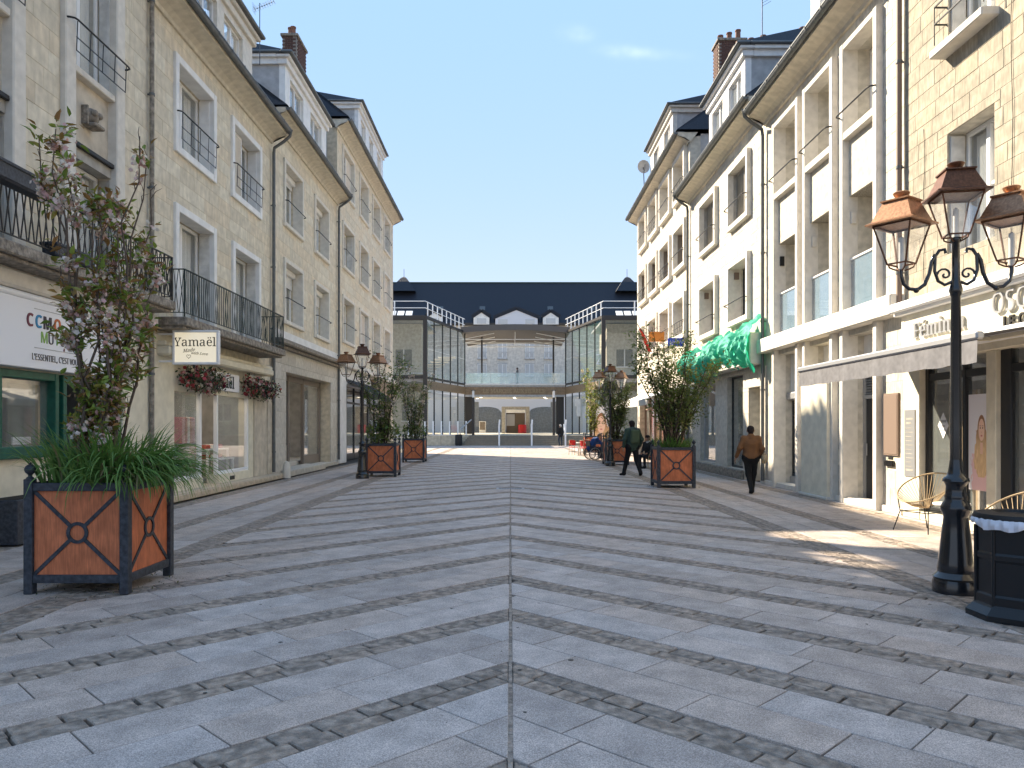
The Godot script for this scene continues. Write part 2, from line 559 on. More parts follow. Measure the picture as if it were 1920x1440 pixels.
func build_pavement() -> void:
	var rng := RandomNumberGenerator.new()
	rng.seed = 71
	var slabs := []
	var setts := []
	# the herringbone between the two long bands of setts; its courses turn round at FLIP
	var flip := 27.4
	var per := 1.53 / sqrt(2.0)       # one repeat, measured across the courses
	for half in [-1.0, 1.0]:
		for zone in 2:
			var z0 := 1.5 if zone == 0 else flip
			var z1 := flip if zone == 0 else 58.0
			var clip := PackedVector2Array([Vector2(0.009 * half, -z0), Vector2(3.95 * half, -z0), Vector2(3.95 * half, -z1), Vector2(0.009 * half, -z1)])
			# along a course: outwards and towards (or away from) the camera
			var dir := Vector2(half, 1.0 if zone == 0 else -1.0).normalized()
			var acr := Vector2(half, -1.0 if zone == 0 else 1.0).normalized()   # across, from the camera outwards
			# the band whose far edge meets the centre line at s = 5.25 in the near zone
			var o := Vector2(0, -5.25) if zone == 0 else Vector2(0, -29.5)
			for k in range(-12, 34):
				for row in 4:
					var w := per * (0.1405 if row < 2 else 0.3595)
					var off := k * per + (0.0 if row == 0 else per * 0.1405 if row == 1 else per * 0.281 if row == 2 else per * 0.6405) - per * 0.281
					off = off if zone == 0 else -off - w
					var len0 := -off - 0.6 - rng.randf() * 0.8
					var len1 := -off + 6.5
					while len0 < len1:
						var ln := rng.randf_range(0.2, 0.42) if row < 2 else rng.randf_range(0.72, 1.1)
						var a := o + dir * len0 + acr * off
						var quad := PackedVector2Array([a, a + dir * ln, a + dir * ln + acr * w, a + acr * w])
						len0 += ln
						var lo := minf(minf(quad[0].y, quad[1].y), minf(quad[2].y, quad[3].y))
						var hi := maxf(maxf(quad[0].y, quad[1].y), maxf(quad[2].y, quad[3].y))
						if hi < -z1 or lo > -z0:
							continue
						add_pieces(setts if row < 2 else slabs, quad, clip, rng.randf_range(0.004, 0.008) if row < 2 else rng.randf_range(0.0028, 0.006))
	# the long strips beside it: setts, slabs, setts, slabs, setts
	for half in [-1.0, 1.0]:
		var strips := [[3.95, 4.15, 1], [4.15, 4.35, 1], [4.35, 4.76, 0], [4.76, 5.17, 0], [5.17, 5.33, 1], [5.33, 5.49, 1], [5.49, 6.02, 0], [6.02, 6.52, 0], [6.52, 6.71, 1], [6.71, 6.9, 1]]
		if half > 0:
			strips.append([6.9, 7.2, 0])
		for st in strips:
			var z := 1.5
			while z < 58.0:
				var ln := rng.randf_range(0.2, 0.4) if st[2] else rng.randf_range(0.75, 1.15)
				var quad := PackedVector2Array([Vector2(st[0] * half, -z), Vector2(st[1] * half, -z), Vector2(st[1] * half, -z - ln), Vector2(st[0] * half, -z - ln)])
				z += ln
				add_pieces(setts if st[2] else slabs, quad, PackedVector2Array([Vector2(-30, 0), Vector2(30, 0), Vector2(30, -90), Vector2(-30, -90)]), 0.006 if st[2] else 0.0045)
	# slabs on the square before the steps
	for ix in range(-14, 14):
		var z := 58.0
		while z < 64.9:
			var ln := rng.randf_range(0.9, 1.3)
			add_pieces(slabs, PackedVector2Array([Vector2(ix, -z), Vector2(ix + 1.0, -z), Vector2(ix + 1.0, -minf(z + ln, 64.9)), Vector2(ix, -minf(z + ln, 64.9))]), PackedVector2Array([Vector2(-30, 0), Vector2(30, 0), Vector2(30, -90), Vector2(-30, -90)]), 0.005)
			z += ln
	var root := Node3D.new()
	root.name = "pavement"
	root.set_meta("kind", "structure")
	add_child(root)
	for kind in 2:
		var list: Array = setts if kind else slabs
		for e in list:
			var s: float = -e[2].y
			e.append((e[1] / (s * s * s)) if in_view(Vector3(e[2].x, 0, e[2].y)) else 0.0)
		list.sort_custom(func(a, b): return a[3] > b[3])
		var mats: Array = [M.granite, M.granite_b, M.granite_c, M.granite_d, M.granite_e, M.granite_f] if kind == 0 else [M.sett, M.sett_b, M.sett_c]
		var rest := []
		for m in mats:
			rest.append(MB.new())
		for i in list.size():
			var e: Array = list[i]
			var pick := rng.randi() % mats.size()
			var tilt := Vector2(rng.randf_range(-1, 1), rng.randf_range(-1, 1)) * (0.0022 if kind == 0 else 0.012)
			var top := rng.randf_range(-0.0015, 0.0015) if kind == 0 else rng.randf_range(-0.005, 0.002)
			if i < 300:
				var b := MB.new()
				var q := PackedVector2Array()
				for p in e[0]:
					q.append(p - e[2])
				if kind == 1:      # knock a corner back a little: split stone is not square
					for j in q.size():
						q[j] *= rng.randf_range(0.955, 1.0)
				b.prism(q, -0.03, top, 0.003 if kind == 0 else 0.007, tilt)
				lpart(root, "paving_slab" if kind == 0 else "sett", b, mats[pick], Transform3D(Basis.IDENTITY, Vector3(e[2].x, 0, e[2].y)))
			else:
				rest[pick].prism(e[0], -0.03, top, 0.003 if kind == 0 else 0.006, tilt)
		for k in mats.size():
			if rest[k].v.size():
				var o := part(root, "paving_slabs" if kind == 0 else "setts", rest[k], mats[k])
				o.set_meta("kind", "stuff")
	var cs := MB.new()
	for k in 56:
		cs.bx(-0.0125, 0.0125, -0.03, -0.003, -2.0 - k, -2.992 - k)
	part(root, "centre_joint", cs, M.sett)
	# drain grating in the centre line
	var g := thing("drain_grate", "small black slotted drain grate in the street's centre line", "drain", Vector3(0.0, 0.004, -19.85))
	var b := MB.new()
	b.bx(-0.36, 0.36, -0.01, 0.004, -0.14, -0.1)
	b.bx(-0.36, 0.36, -0.01, 0.004, 0.1, 0.14)
	b.bx(-0.36, -0.3, -0.01, 0.004, -0.1, 0.1)
	b.bx(0.3, 0.36, -0.01, 0.004, -0.1, 0.1)
	lpart(g, "frame", b, M.metal_grey)
	for i in 9:
		var sl := MB.new()
		sl.bx(-0.28 + i * 0.065, -0.24 + i * 0.065, -0.01, 0.003, -0.1, 0.1)
		lpart(g, "bar", sl, M.black)


func build_ground() -> void:
	var b := MB.new()
	b.quad(Vector3(-400, -0.03, 60), Vector3(400, -0.03, 60), Vector3(400, -0.03, -700), Vector3(-400, -0.03, -700), Vector3.UP)
	struct("ground", b, M.joint)
	# side streets behind the terraces and the square's edges
	for e in [[-30.0, -14.0, -64.9, -48.0], [14.0, 30.0, -64.9, -43.0]]:
		var q := MB.new()
		q.bx(e[0], e[1], -0.03, -0.002, e[2], e[3])
		struct("road", q, M.asphalt)
	build_pavement()


# ---------------------------------------------------------------- walls
func minus(list: Array, hole: Rect2) -> Array:
	var out := []
	for r: Rect2 in list:
		if not r.intersects(hole):
			out.append(r)
			continue
		var i := r.intersection(hole)
		if i.position.y > r.position.y: out.append(Rect2(r.position, Vector2(r.size.x, i.position.y - r.position.y)))
		if i.end.y < r.end.y: out.append(Rect2(Vector2(r.position.x, i.end.y), Vector2(r.size.x, r.end.y - i.end.y)))
		if i.position.x > r.position.x: out.append(Rect2(Vector2(r.position.x, i.position.y), Vector2(i.position.x - r.position.x, i.size.y)))
		if i.end.x < r.end.x: out.append(Rect2(Vector2(i.end.x, i.position.y), Vector2(r.end.x - i.end.x, i.size.y)))
	return out


# stone courses laid over rectangles of wall (s, y), left out where there are holes; the blocks that show largest are parts, the rest one part
func ashlar(node: Node3D, side: int, area: Rect2, holes: Array, course: float, length: float, mats: Array, sd: int, singles := 300, d := 0.0, thick := 0.03) -> void:
	var rng := RandomNumberGenerator.new()
	rng.seed = sd
	var all := []
	var y := area.position.y
	var row := 0
	while y < area.end.y - 0.02:
		var h := minf(course, area.end.y - y)
		if area.end.y - y - h < 0.12: h = area.end.y - y
		var s := area.position.x - (length * rng.randf_range(0.3, 0.7) if row % 2 else 0.0)
		while s < area.end.x - 0.02:
			var ln := length * rng.randf_range(0.8, 1.2)
			var s0 := maxf(s, area.position.x)
			var s1 := minf(s + ln, area.end.x)
			s += ln
			if s1 - s0 < 0.02: continue
			var bits := [Rect2(s0, y, s1 - s0, h)]
			for hole in holes:
				bits = minus(bits, hole)
			for r: Rect2 in bits:
				if r.size.x > 0.03 and r.size.y > 0.03: all.append(r)
		y += h
		row += 1
	var ranked := []
	for r: Rect2 in all:
		var p := fp(side, r.get_center().x, r.get_center().y, 0)
		ranked.append([r, r.get_area() / pow(r.get_center().x, 3) if in_view(p) else 0.0])
	ranked.sort_custom(func(a, b): return a[1] > b[1])
	var rest := []
	for m in mats: rest.append(MB.new())
	for i in ranked.size():
		var r: Rect2 = ranked[i][0]
		var pick := rng.randi() % mats.size()
		var w := r.size.x - 0.005
		var h := r.size.y - 0.005
		var pr := d + rng.randf_range(-0.0015, 0.0015)
		var ctr := r.get_center()
		if i < singles and ranked[i][1] > 0.0:
			var key := Vector2i(roundi(w * 100), roundi(h * 100))
			if not block_cache.has(key):
				var b := MB.new()
				b.box(Vector3.ZERO, Vector3(0.015, h / 2, w / 2), 0.004)
				block_cache[key] = b.mesh()
			var o := MeshInstance3D.new()
			o.name = "stone_block"
			o.mesh = block_cache[key]
			o.material_override = mats[pick]
			node.add_child(o, true)
			o.global_transform = Transform3D(Basis.IDENTITY, fp(side, ctr.x, ctr.y, pr - 0.015))
		else:
			rest[pick].fb(side, ctr.x - w / 2, ctr.x + w / 2, ctr.y - h / 2, ctr.y + h / 2, pr - thick, pr, 0.004)
	for k in mats.size():
		if rest[k].v.size():
			var o := part(node, "stone_blocks", rest[k], mats[k])
			o.set_meta("kind", "stuff")


# the plain wall behind the stones: its face, and the reveals of its openings
func wall(node: Node3D, side: int, area: Rect2, holes: Array, m: Material, d := -0.006, deep := 0.42, called := "wall") -> void:
	var b := MB.new()
	var bits := [area]
	for h: Rect2 in holes:
		bits = minus(bits, h.grow(0.004))
	for r: Rect2 in bits:
		b.fb(side, r.position.x, r.end.x, r.position.y, r.end.y, d - deep, d)
	part(node, called, b, m)


# rooms behind the openings: floors, ceilings, back wall
func rooms(node: Node3D, side: int, s0: float, s1: float, levels: Array, m: Material, deep := 4.0, front := -0.43) -> void:
	var b := MB.new()
	b.fb(side, s0, s1, levels[0], levels[-1], -deep - 0.1, -deep)
	for y in levels:
		b.fb(side, s0, s1, y - 0.12, y + 0.12, -deep, front)
	var k := s0
	while k < s1 + 0.01:
		b.fb(side, k - 0.05, k + 0.05, levels[1] + 0.12, levels[-1], -deep, front - 0.002)
		k += (s1 - s0) / maxf(1, roundf((s1 - s0) / 4.0))
	part(node, "interior", b, m)


# a lit ceiling fitting: a glowing panel and its light
func ceiling_light(label: String, side: int, s: float, y: float, d: float, e: float) -> void:
	var t := thing("ceiling_light", label, "lamp", fp(side, s, y, d))
	var b := MB.new()
	b.fb(side, s - 0.6, s + 0.6, y, y + 0.04, d - 0.1, d + 0.1)
	part(t, "diffuser", b, M.downlight)
	var l := OmniLight3D.new()
	l.name = "light"
	l.light_color = Color(1.0, 0.94, 0.84)
	l.light_energy = e
	l.light_size = 0.15
	l.omni_range = 8.0
	l.omni_attenuation = 2.0
	l.shadow_enabled = true
	t.add_child(l)
	l.position = Vector3(0, -0.12, 0)


# frames, panes and fittings of one opening r = (s, y)
func window(node: Node3D, side: int, r: Rect2, o := {}) -> void:
	var s0 := r.position.x
	var s1 := r.end.x
	var y0 := r.position.y
	var y1 := r.end.y
	var fw: float = o.get("surround", 0.0)
	if fw > 0.0:
		var b := MB.new()
		var pr: float = o.get("proud", 0.08)
		var bot: float = 0.0 if o.has("door") else fw
		b.fb(side, s0 - fw, s0, y0 - bot, y1 + fw, -0.3, pr, 0.012)
		b.fb(side, s1, s1 + fw, y0 - bot, y1 + fw, -0.3, pr, 0.012)
		b.fb(side, s0, s1, y1, y1 + fw, -0.3, pr - 0.003, 0.012)
		if not o.has("door"):
			b.fb(side, s0, s1, y0 - fw, y0, -0.4, pr - 0.003, 0.012)
		part(node, "window_surround", b, o.get("surround_mat", M.white))
	if o.has("sill"):
		var b := MB.new()
		b.fb(side, s0 - 0.1, s1 + 0.1, y0 - 0.13, y0 - 0.001, -0.3, o.sill, 0.015)
		part(node, "window_sill", b, o.get("sill_mat", M.concrete))
	var deep: float = o.get("deep", 0.3)
	var fm: Material = o.get("frame", M.pvc)
	var fr := MB.new()
	var t := 0.07
	fr.fb(side, s0, s0 + t, y0, y1, -deep - 0.06, -deep, 0.008)
	fr.fb(side, s1 - t, s1, y0, y1, -deep - 0.06, -deep, 0.008)
	fr.fb(side, s0 + t, s1 - t, y0, y0 + t, -deep - 0.06, -deep - 0.001, 0.008)
	fr.fb(side, s0 + t, s1 - t, y1 - t, y1, -deep - 0.06, -deep - 0.001, 0.008)
	var leaves: int = o.get("leaves", 2)
	for k in range(1, leaves):
		var x := lerpf(s0, s1, float(k) / leaves)
		fr.fb(side, x - 0.055, x + 0.055, y0 + t, y1 - t, -deep - 0.055, -deep + 0.012, 0.01)
	if o.has("transom"):
		fr.fb(side, s0 + t, s1 - t, o.transom - 0.03, o.transom + 0.03, -deep - 0.05, -deep - 0.004, 0.008)
	var w := part(node, "window", fr, fm)
	for k in leaves:
		var a := lerpf(s0, s1, float(k) / leaves) + 0.03
		var e := lerpf(s0, s1, float(k + 1) / leaves) - 0.03
		var g := MB.new()
		g.fb(side, a, e, y0 + 0.03, y1 - 0.03, -deep - 0.034, -deep - 0.028)
		part(w, "pane", g, o.get("glass", M.glass))
	var cur: float = o.get("curtain", 0.0)
	if cur > 0.0:      # gathered cloth behind the glass
		for k in leaves:
			var c := MB.new()
			var a := lerpf(s0, s1, float(k) / leaves) + 0.03
			var e := lerpf(s0, s1, float(k + 1) / leaves) - 0.03
			if cur < 1.0:
				if k == 0: e = lerpf(a, e, cur)
				else: a = lerpf(e, a, cur)
			var m := int((e - a) / 0.035) + 2
			for i in m:
				var u0 := lerpf(a, e, float(i) / m)
				var u1 := lerpf(a, e, float(i + 1) / m)
				var p0 := -deep - 0.16 + 0.022 * sin(i * 2.4 + k)
				var p1 := -deep - 0.16 + 0.022 * sin((i + 1) * 2.4 + k)
				c.quada(fp(side, u0, y0 + 0.06, p0), fp(side, u1, y0 + 0.06, p1), fp(side, u1, y1 - 0.06, p1), fp(side, u0, y1 - 0.06, p0), Vector3(-side, 0, 0))
			part(w, "curtain", c, M.curtain)
	if o.has("blind"):    # a roller shutter let down part of the way, with its box
		var c := MB.new()
		c.fb(side, s0 + 0.01, s1 - 0.01, y1 - 0.2, y1 - 0.005, -deep + 0.005, -deep + 0.17, 0.03)
		var y := y1 - 0.2
		while y > y1 - o.blind:
			c.fb(side, s0 + 0.02, s1 - 0.02, y - 0.048, y - 0.004, -deep + 0.03, -deep + 0.045, 0.006)
			y -= 0.05
		part(node, "roller_blind", c, o.get("blind_mat", M.white))
	if o.has("folded"):    # shutter leaves folded flat against the reveals
		for e in 2:
			var c := MB.new()
			var a := s0 + 0.006 if e == 0 else s1 - 0.034
			c.fb(side, a, a + 0.028, y0 + 0.04, y1 - 0.04, -deep + 0.03, -0.04, 0.005)
			for k in 3:
				var yy := lerpf(y0 + 0.04, y1 - 0.04, (k + 0.06) / 3.0)
				var y2 := lerpf(y0 + 0.04, y1 - 0.04, (k + 0.94) / 3.0)
				c.fb(side, a - 0.004, a + 0.032, yy, y2, -deep + 0.05, -0.07, 0.003)
			part(node, "folded_shutter", c, o.folded)
	if o.has("louvres"):   # closed louvred shutters near the face, given as the leaves that are shut
		for k in o.louvres:
			var c := MB.new()
			var a := lerpf(s0, s1, float(k) / 2) + 0.01
			var e := lerpf(s0, s1, float(k + 1) / 2) - 0.01
			for f in [[a, a + 0.06], [e - 0.06, e]]:
				c.fb(side, f[0], f[1], y0 + 0.02, y1 - 0.02, -0.16, -0.12, 0.004)
			for f in [[y0 + 0.02, y0 + 0.1], [y1 - 0.1, y1 - 0.02]]:
				c.fb(side, a + 0.06, e - 0.06, f[0], f[1], -0.158, -0.122, 0.004)
			var y := y0 + 0.13
			while y < y1 - 0.12:
				var mid := fp(side, (a + e) / 2, y, -0.14)
				c.box(mid, Vector3(0.024, 0.004, (e - a) / 2 - 0.058), 0.0, Basis(Vector3.FORWARD, side * 0.75))
				y += 0.042
			part(node, "louvred_shutter", c, o.get("shutter_mat", M.white))
	if o.has("rail"):
		rail(node, side, s0 - fw * 0.8, s1 + fw * 0.8, y0 + o.rail, y0, o.get("rail_out", 0.16), o.get("rail_full", true))


# window guard: a handrail bent round to the wall at both ends, lighter bars below it
func rail(node: Node3D, side: int, s0: float, s1: float, y: float, y0: float, out: float, full: bool) -> void:
	var b := MB.new()
	var p := []
	for e in [[s0, 0.0], [s0 + 0.01, out * 0.6], [s0 + 0.05, out * 0.92], [s0 + 0.12, out], [s1 - 0.12, out], [s1 - 0.05, out * 0.92], [s1 - 0.01, out * 0.6], [s1, 0.0]]:
		p.append(fp(side, e[0], y, e[1]))
	b.tube(p, 0.017, 6)
	if full:
		for k in [0.42, 0.78]:
			b.bar(fp(side, s0 + 0.15, lerpf(y, y0, k), out - 0.05), fp(side, s1 - 0.15, lerpf(y, y0, k), out - 0.05), 0.014, 0.014)
		var m := 5
		for k in m:
			var s := lerpf(s0 + 0.15, s1 - 0.15, k / (m - 1.0))
			b.bar(fp(side, s, y, out - 0.03), fp(side, s, lerpf(y, y0, 0.8), out - 0.05), 0.012, 0.012, Vector3.RIGHT)
	part(node, "window_guard", b, M.iron)


# eaves: a moulded stone cornice, a half-round gutter on it
func eaves(node: Node3D, side: int, s0: float, s1: float, y: float, out := 0.55, h := 0.37) -> void:
	var b := MB.new()
	var prof := [Vector2(0.0, y), Vector2(0.06, y), Vector2(0.08, y + h * 0.22), Vector2(out * 0.35, y + h * 0.42), Vector2(out * 0.7, y + h * 0.6), Vector2(out * 0.9, y + h * 0.66), Vector2(out * 0.9, y + h), Vector2(-0.3, y + h)]
	for i in prof.size() - 1:
		var a := fp(side, s0, prof[i].y, prof[i].x)
		var c := fp(side, s1, prof[i].y, prof[i].x)
		var d := fp(side, s1, prof[i + 1].y, prof[i + 1].x)
		var e := fp(side, s0, prof[i + 1].y, prof[i + 1].x)
		var nn: Vector2 = Vector2(prof[i + 1].y - prof[i].y, prof[i].x - prof[i + 1].x).normalized()
		b.quad(a, c, d, e, Vector3(-side * nn.x, nn.y, 0))
	for e in [s0, s1]:
		for i in range(1, prof.size() - 1):
			b.tri(fp(side, e, prof[0].y, prof[0].x), fp(side, e, prof[i].y, prof[i].x), fp(side, e, prof[i + 1].y, prof[i + 1].x), Vector3(0, 0, 1 if e == s0 else -1))
	part(node, "cornice", b, M.cornice)
	var g := MB.new()
	var r := 0.085
	var o := Vector2(out * 0.9 + r * 0.9, y + h + 0.0)
	var n := 7
	for k in n:
		var a0 := PI + PI * k / n
		var a1 := PI + PI * (k + 1) / n
		var q0 := o + Vector2(cos(a0), sin(a0)) * r
		var q1 := o + Vector2(cos(a1), sin(a1)) * r
		var n0 := Vector3(-side * cos(a0), sin(a0), 0)
		var n1 := Vector3(-side * cos(a1), sin(a1), 0)
		g.tris(fp(side, s0, q0.y, q0.x), n0, fp(side, s1, q0.y, q0.x), n0, fp(side, s1, q1.y, q1.x), n1)
		g.tris(fp(side, s0, q0.y, q0.x), n0, fp(side, s1, q1.y, q1.x), n1, fp(side, s0, q1.y, q1.x), n1)
		for e in [s0, s1]:
			g.tri(fp(side, e, o.y, o.x), fp(side, e, q0.y, q0.x), fp(side, e, q1.y, q1.x), Vector3(0, 0, 1 if e == s0 else -1))
	g.fb(side, s0, s1, o.y - 0.002, o.y + 0.03, o.x + r - 0.012, o.x + r + 0.012)
	g.fb(side, s0, s1, o.y + 0.0, o.y + 0.03, o.x - r - 0.25, o.x - r + 0.02)
	part(node, "gutter", g, M.zinc)
	var k := s0 + 0.4
	while k < s1:
		var c := MB.new()
		c.fb(side, k - 0.015, k + 0.015, o.y + 0.03, o.y + 0.045, o.x - r, o.x + r + 0.016)
		c.fb(side, k - 0.015, k + 0.015, o.y - 0.05, o.y + 0.03, o.x + r + 0.012, o.x + r + 0.02)
		part(node, "gutter_bracket", c, M.zinc)
		k += 0.85


# slate roof: bell-cast from the gutter up to a ridge, hipped or square at the ends
func roof(node: Node3D, side: int, s0: float, s1: float, y: float, rise: float, half: float, hip0: float, hip1: float, out := 0.55) -> void:
	var b := MB.new()
	var prof := [[out, 0.0], [out - 0.45, 0.22], [-half * 0.45, rise * 0.52], [-half, rise]]
	for i in 3:
		var a: Array = prof[i]
		var c: Array = prof[i + 1]
		var t0: float = a[1] / rise
		var t1: float = c[1] / rise
		b.quada(fp(side, s0 + hip0 * t0, y + a[1], a[0]), fp(side, s1 - hip1 * t0, y + a[1], a[0]), fp(side, s1 - hip1 * t1, y + c[1], c[0]), fp(side, s0 + hip0 * t1, y + c[1], c[0]), Vector3.UP)
	# the slope at the back, and the ends
	b.quada(fp(side, s0, y, -2 * half - out), fp(side, s1, y, -2 * half - out), fp(side, s1 - hip1, y + rise, -half), fp(side, s0 + hip0, y + rise, -half), Vector3.UP)
	for e in 2:
		var s := s0 if e == 0 else s1
		var h := hip0 if e == 0 else -hip1
		var top := fp(side, s + h, y + rise, -half)
		var hint := Vector3(0, 0.2, 1 if e == 0 else -1)
		for i in 2:
			var a: Array = prof[i]
			var c: Array = prof[i + 1]
			b.quada(fp(side, s + h * a[1] / rise, y + a[1], a[0]), fp(side, s + h * c[1] / rise, y + c[1], c[0]), top, top, hint)
		b.quada(fp(side, s, y, out), top, fp(side, s, y, -2 * half - out), fp(side, s, y, -half), hint)
	part(node, "roof", b, M.slate)
	var r := MB.new()
	r.tube([fp(side, s0 + hip0, y + rise, -half), fp(side, s1 - hip1, y + rise, -half)], 0.09, 8)
	part(node, "ridge", r, M.zinc)


# attic storey that stands up out of the roof: cheeks, windows, its own gutter and roof
func dormer(node: Node3D, side: int, s0: float, s1: float, y0: float, y1: float, back: float, wins: Array, face := -0.25, wm: Material = null) -> void:
	if wm == null: wm = M.white
	var holes := []
	for w in wins: holes.append(Rect2(w[0], y1 - 1.75, w[1] - w[0], 1.35))
	var b := MB.new()
	var bits := [Rect2(s0, y0, s1 - s0, y1 - y0)]
	for h in holes: bits = minus(bits, h)
	for r: Rect2 in bits: b.fb(side, r.position.x, r.end.x, r.position.y, r.end.y, face - 0.2, face)
	part(node, "dormer", b, wm)
	for e in [s0, s1 - 0.15]:
		var c := MB.new()
		c.fb(side, e, e + 0.15, y0, y1, face - back, face - 0.2)
		part(node, "dormer_cheek", c, M.dormer_grey)
	var t := MB.new()
	t.fb(side, s0 - 0.1, s1 + 0.1, y1 - 0.2, y1, face - 0.25, face + 0.1, 0.02)
	t.fb(side, s0 - 0.2, s1 + 0.2, y1, y1 + 0.1, face - 0.25, face + 0.2, 0.02)
	t.fb(side, s0 - 0.1, s0 + 0.02, y1 - 0.2, y1, face - back, face - 0.25)
	t.fb(side, s0 - 0.2, s0 + 0.02, y1, y1 + 0.1, face - back, face - 0.25)
	part(node, "dormer_cornice", t, wm)
	var g := MB.new()
	g.fb(side, s0 - 0.28, s1 + 0.28, y1 + 0.1, y1 + 0.2, face - 0.1, face + 0.32, 0.04)
	g.fb(side, s0 - 0.28, s0 + 0.1, y1 + 0.1, y1 + 0.2, face - back, face - 0.1, 0.04)
	part(node, "dormer_gutter", g, M.zinc)
	var f := MB.new()
	f.quada(fp(side, s0 - 0.2, y1 + 0.19, face + 0.25), fp(side, s1 + 0.2, y1 + 0.19, face + 0.25), fp(side, s1 - 0.6, y1 + 1.2, face - back), fp(side, s0 + 0.6, y1 + 1.2, face - back), Vector3.UP)
	f.quada(fp(side, s0 - 0.2, y1 + 0.19, face + 0.25), fp(side, s0 + 0.6, y1 + 1.2, face - back), fp(side, s0 - 0.2, y1 + 0.19, face - back), fp(side, s0 - 0.2, y1 + 0.19, face - back), Vector3(0, 0.5, 1))
	part(node, "dormer_roof", f, M.slate)
	for h: Rect2 in holes:
		var fr := MB.new()
		fr.fb(side, h.position.x, h.position.x + 0.06, h.position.y, h.end.y, face - 0.16, face - 0.1)
		fr.fb(side, h.end.x - 0.06, h.end.x, h.position.y, h.end.y, face - 0.16, face - 0.1)
		fr.fb(side, h.position.x + 0.06, h.end.x - 0.06, h.position.y, h.position.y + 0.06, face - 0.16, face - 0.102)
		fr.fb(side, h.position.x + 0.06, h.end.x - 0.06, h.end.y - 0.06, h.end.y, face - 0.16, face - 0.102)
		fr.fb(side, h.get_center().x - 0.05, h.get_center().x + 0.05, h.position.y + 0.06, h.end.y - 0.06, face - 0.16, face - 0.09)
		var w := part(node, "dormer_window", fr, M.pvc)
		var p := MB.new()
		p.fb(side, h.position.x + 0.03, h.end.x - 0.03, h.position.y + 0.03, h.end.y - 0.03, face - 0.135, face - 0.13)
		part(w, "pane", p, M.glass)
		var rb := MB.new()
		rb.fb(side, h.position.x, h.end.x, h.position.y - 0.3, h.end.y + 0.2, face - 1.3, face - 1.2)
		part(w, "room_wall", rb, M.room)


func chimney(label: String, x: float, s: float, y0: float, y1: float, w: float, dp: float, pots: int, turn_pots := false) -> void:
	var t := thing("chimney", label, "chimney", Vector3(x, y0, -s), "brick chimneys on the roofs")
	var core := MB.new()
	core.bx(x - w / 2 + 0.01, x + w / 2 - 0.01, y0, y1, -s - dp / 2 + 0.01, -s + dp / 2 - 0.01)
	part(t, "shaft", core, M.brick_mortar)
	var bm := []
	for mm in [M.brick, M.brick_b]:
		var b := MB.new()
		b.bx(-0.11, 0.11, -0.032, 0.032, -0.012, 0.012)
		bm.append(b.mesh())
	var rng := RandomNumberGenerator.new()
	rng.seed = int(s * 10)
	var rest := MB.new()
	var made := 0
	var y := y0 + 0.04
	var row := 0
	while y < y1 - 0.03:
		for face in 4:
			var along := w if face % 2 == 0 else dp
			var k := int(along / 0.235) + 1
			for i in k:
				var u := -along / 2 + (i + (0.5 if row % 2 else 0.0)) * 0.235 + 0.112
				if u > along / 2 - 0.108: continue
				var p := Vector3(u, 0, dp / 2) if face == 0 else Vector3(-w / 2, 0, u) if face == 1 else Vector3(u, 0, -dp / 2) if face == 2 else Vector3(w / 2, 0, u)
				var at := Vector3(x, y, -s) + p
				if (face == 0 or (face == 1 and x > 0) or (face == 3 and x < 0)) and made < 290:
					var o := MeshInstance3D.new()
					o.name = "brick"
					var q := rng.randi() % 2
					o.mesh = bm[q]
					o.material_override = M.brick if q else M.brick_b
					t.add_child(o, true)
					o.global_transform = Transform3D(Basis(Vector3.UP, 0.0 if face % 2 == 0 else PI / 2), at)
					made += 1
				else:
					rest.box(at, Vector3(0.11 if face % 2 == 0 else 0.012, 0.032, 0.012 if face % 2 == 0 else 0.11))
		y += 0.078
		row += 1
	if rest.v.size(): part(t, "bricks", rest, M.brick).set_meta("kind", "stuff")
	var cap := MB.new()
	cap.bx(x - w / 2 - 0.07, x + w / 2 + 0.07, y1, y1 + 0.12, -s - dp / 2 - 0.07, -s + dp / 2 + 0.07, 0.02)
	part(t, "cap", cap, M.old_concrete)
	for i in pots:
		var f := (i + 0.5) / pots - 0.5
		var p := MB.new()
		var o := Vector3(x + (0.0 if turn_pots else f * w), y1 + 0.12, -s + (f * dp if turn_pots else 0.0))
		var hh := 0.32 + 0.12 * float((i * 7) % 3)
		p.lathe([Vector2(0.12, 0), Vector2(0.11, hh - 0.05), Vector2(0.13, hh - 0.05), Vector2(0.13, hh), Vector2(0.09, hh), Vector2(0.09, 0.05)], o, 10)
		part(t, "chimney_pot", p, M.pot)


func downpipe(label: String, side: int, s: float, y0: float, y1: float, out := 0.1, top := 0.55, m: Material = null) -> void:
	var t := thing("downpipe", label, "pipe", fp(side, s, y0, out))
	var b := MB.new()
	b.tube([fp(side, s, y0, out), fp(side, s, y1 - 0.7, out)], 0.05, 8)
	b.tube([fp(side, s, y1 - 0.72, out), fp(side, s, y1 - 0.55, out + 0.02), fp(side, s - 0.02, y1 - 0.35, out + top * 0.6), fp(side, s - 0.03, y1 - 0.2, out + top * 0.92), fp(side, s - 0.03, y1, out + top)], 0.05, 8)
	part(t, "pipe", b, m if m else M.zinc)
	var y := y0 + 0.6
	while y < y1 - 0.8:
		var c := MB.new()
		c.lathe([Vector2(0.05, 0), Vector2(0.062, 0), Vector2(0.062, 0.05), Vector2(0.05, 0.05)], fp(side, s, y, out), 8)
		c.fb(side, s - 0.012, s + 0.012, y + 0.01, y + 0.04, 0.0, out - 0.05)
		part(t, "pipe_clip", c, M.zinc)
		y += 1.9


const TL := Basis(Vector3(0, 0, -1), Vector3.UP, Vector3.RIGHT)     # lettering on the wall at x < 0
const TR := Basis(Vector3(0, 0, 1), Vector3.UP, Vector3.LEFT)       # lettering on the wall at x > 0


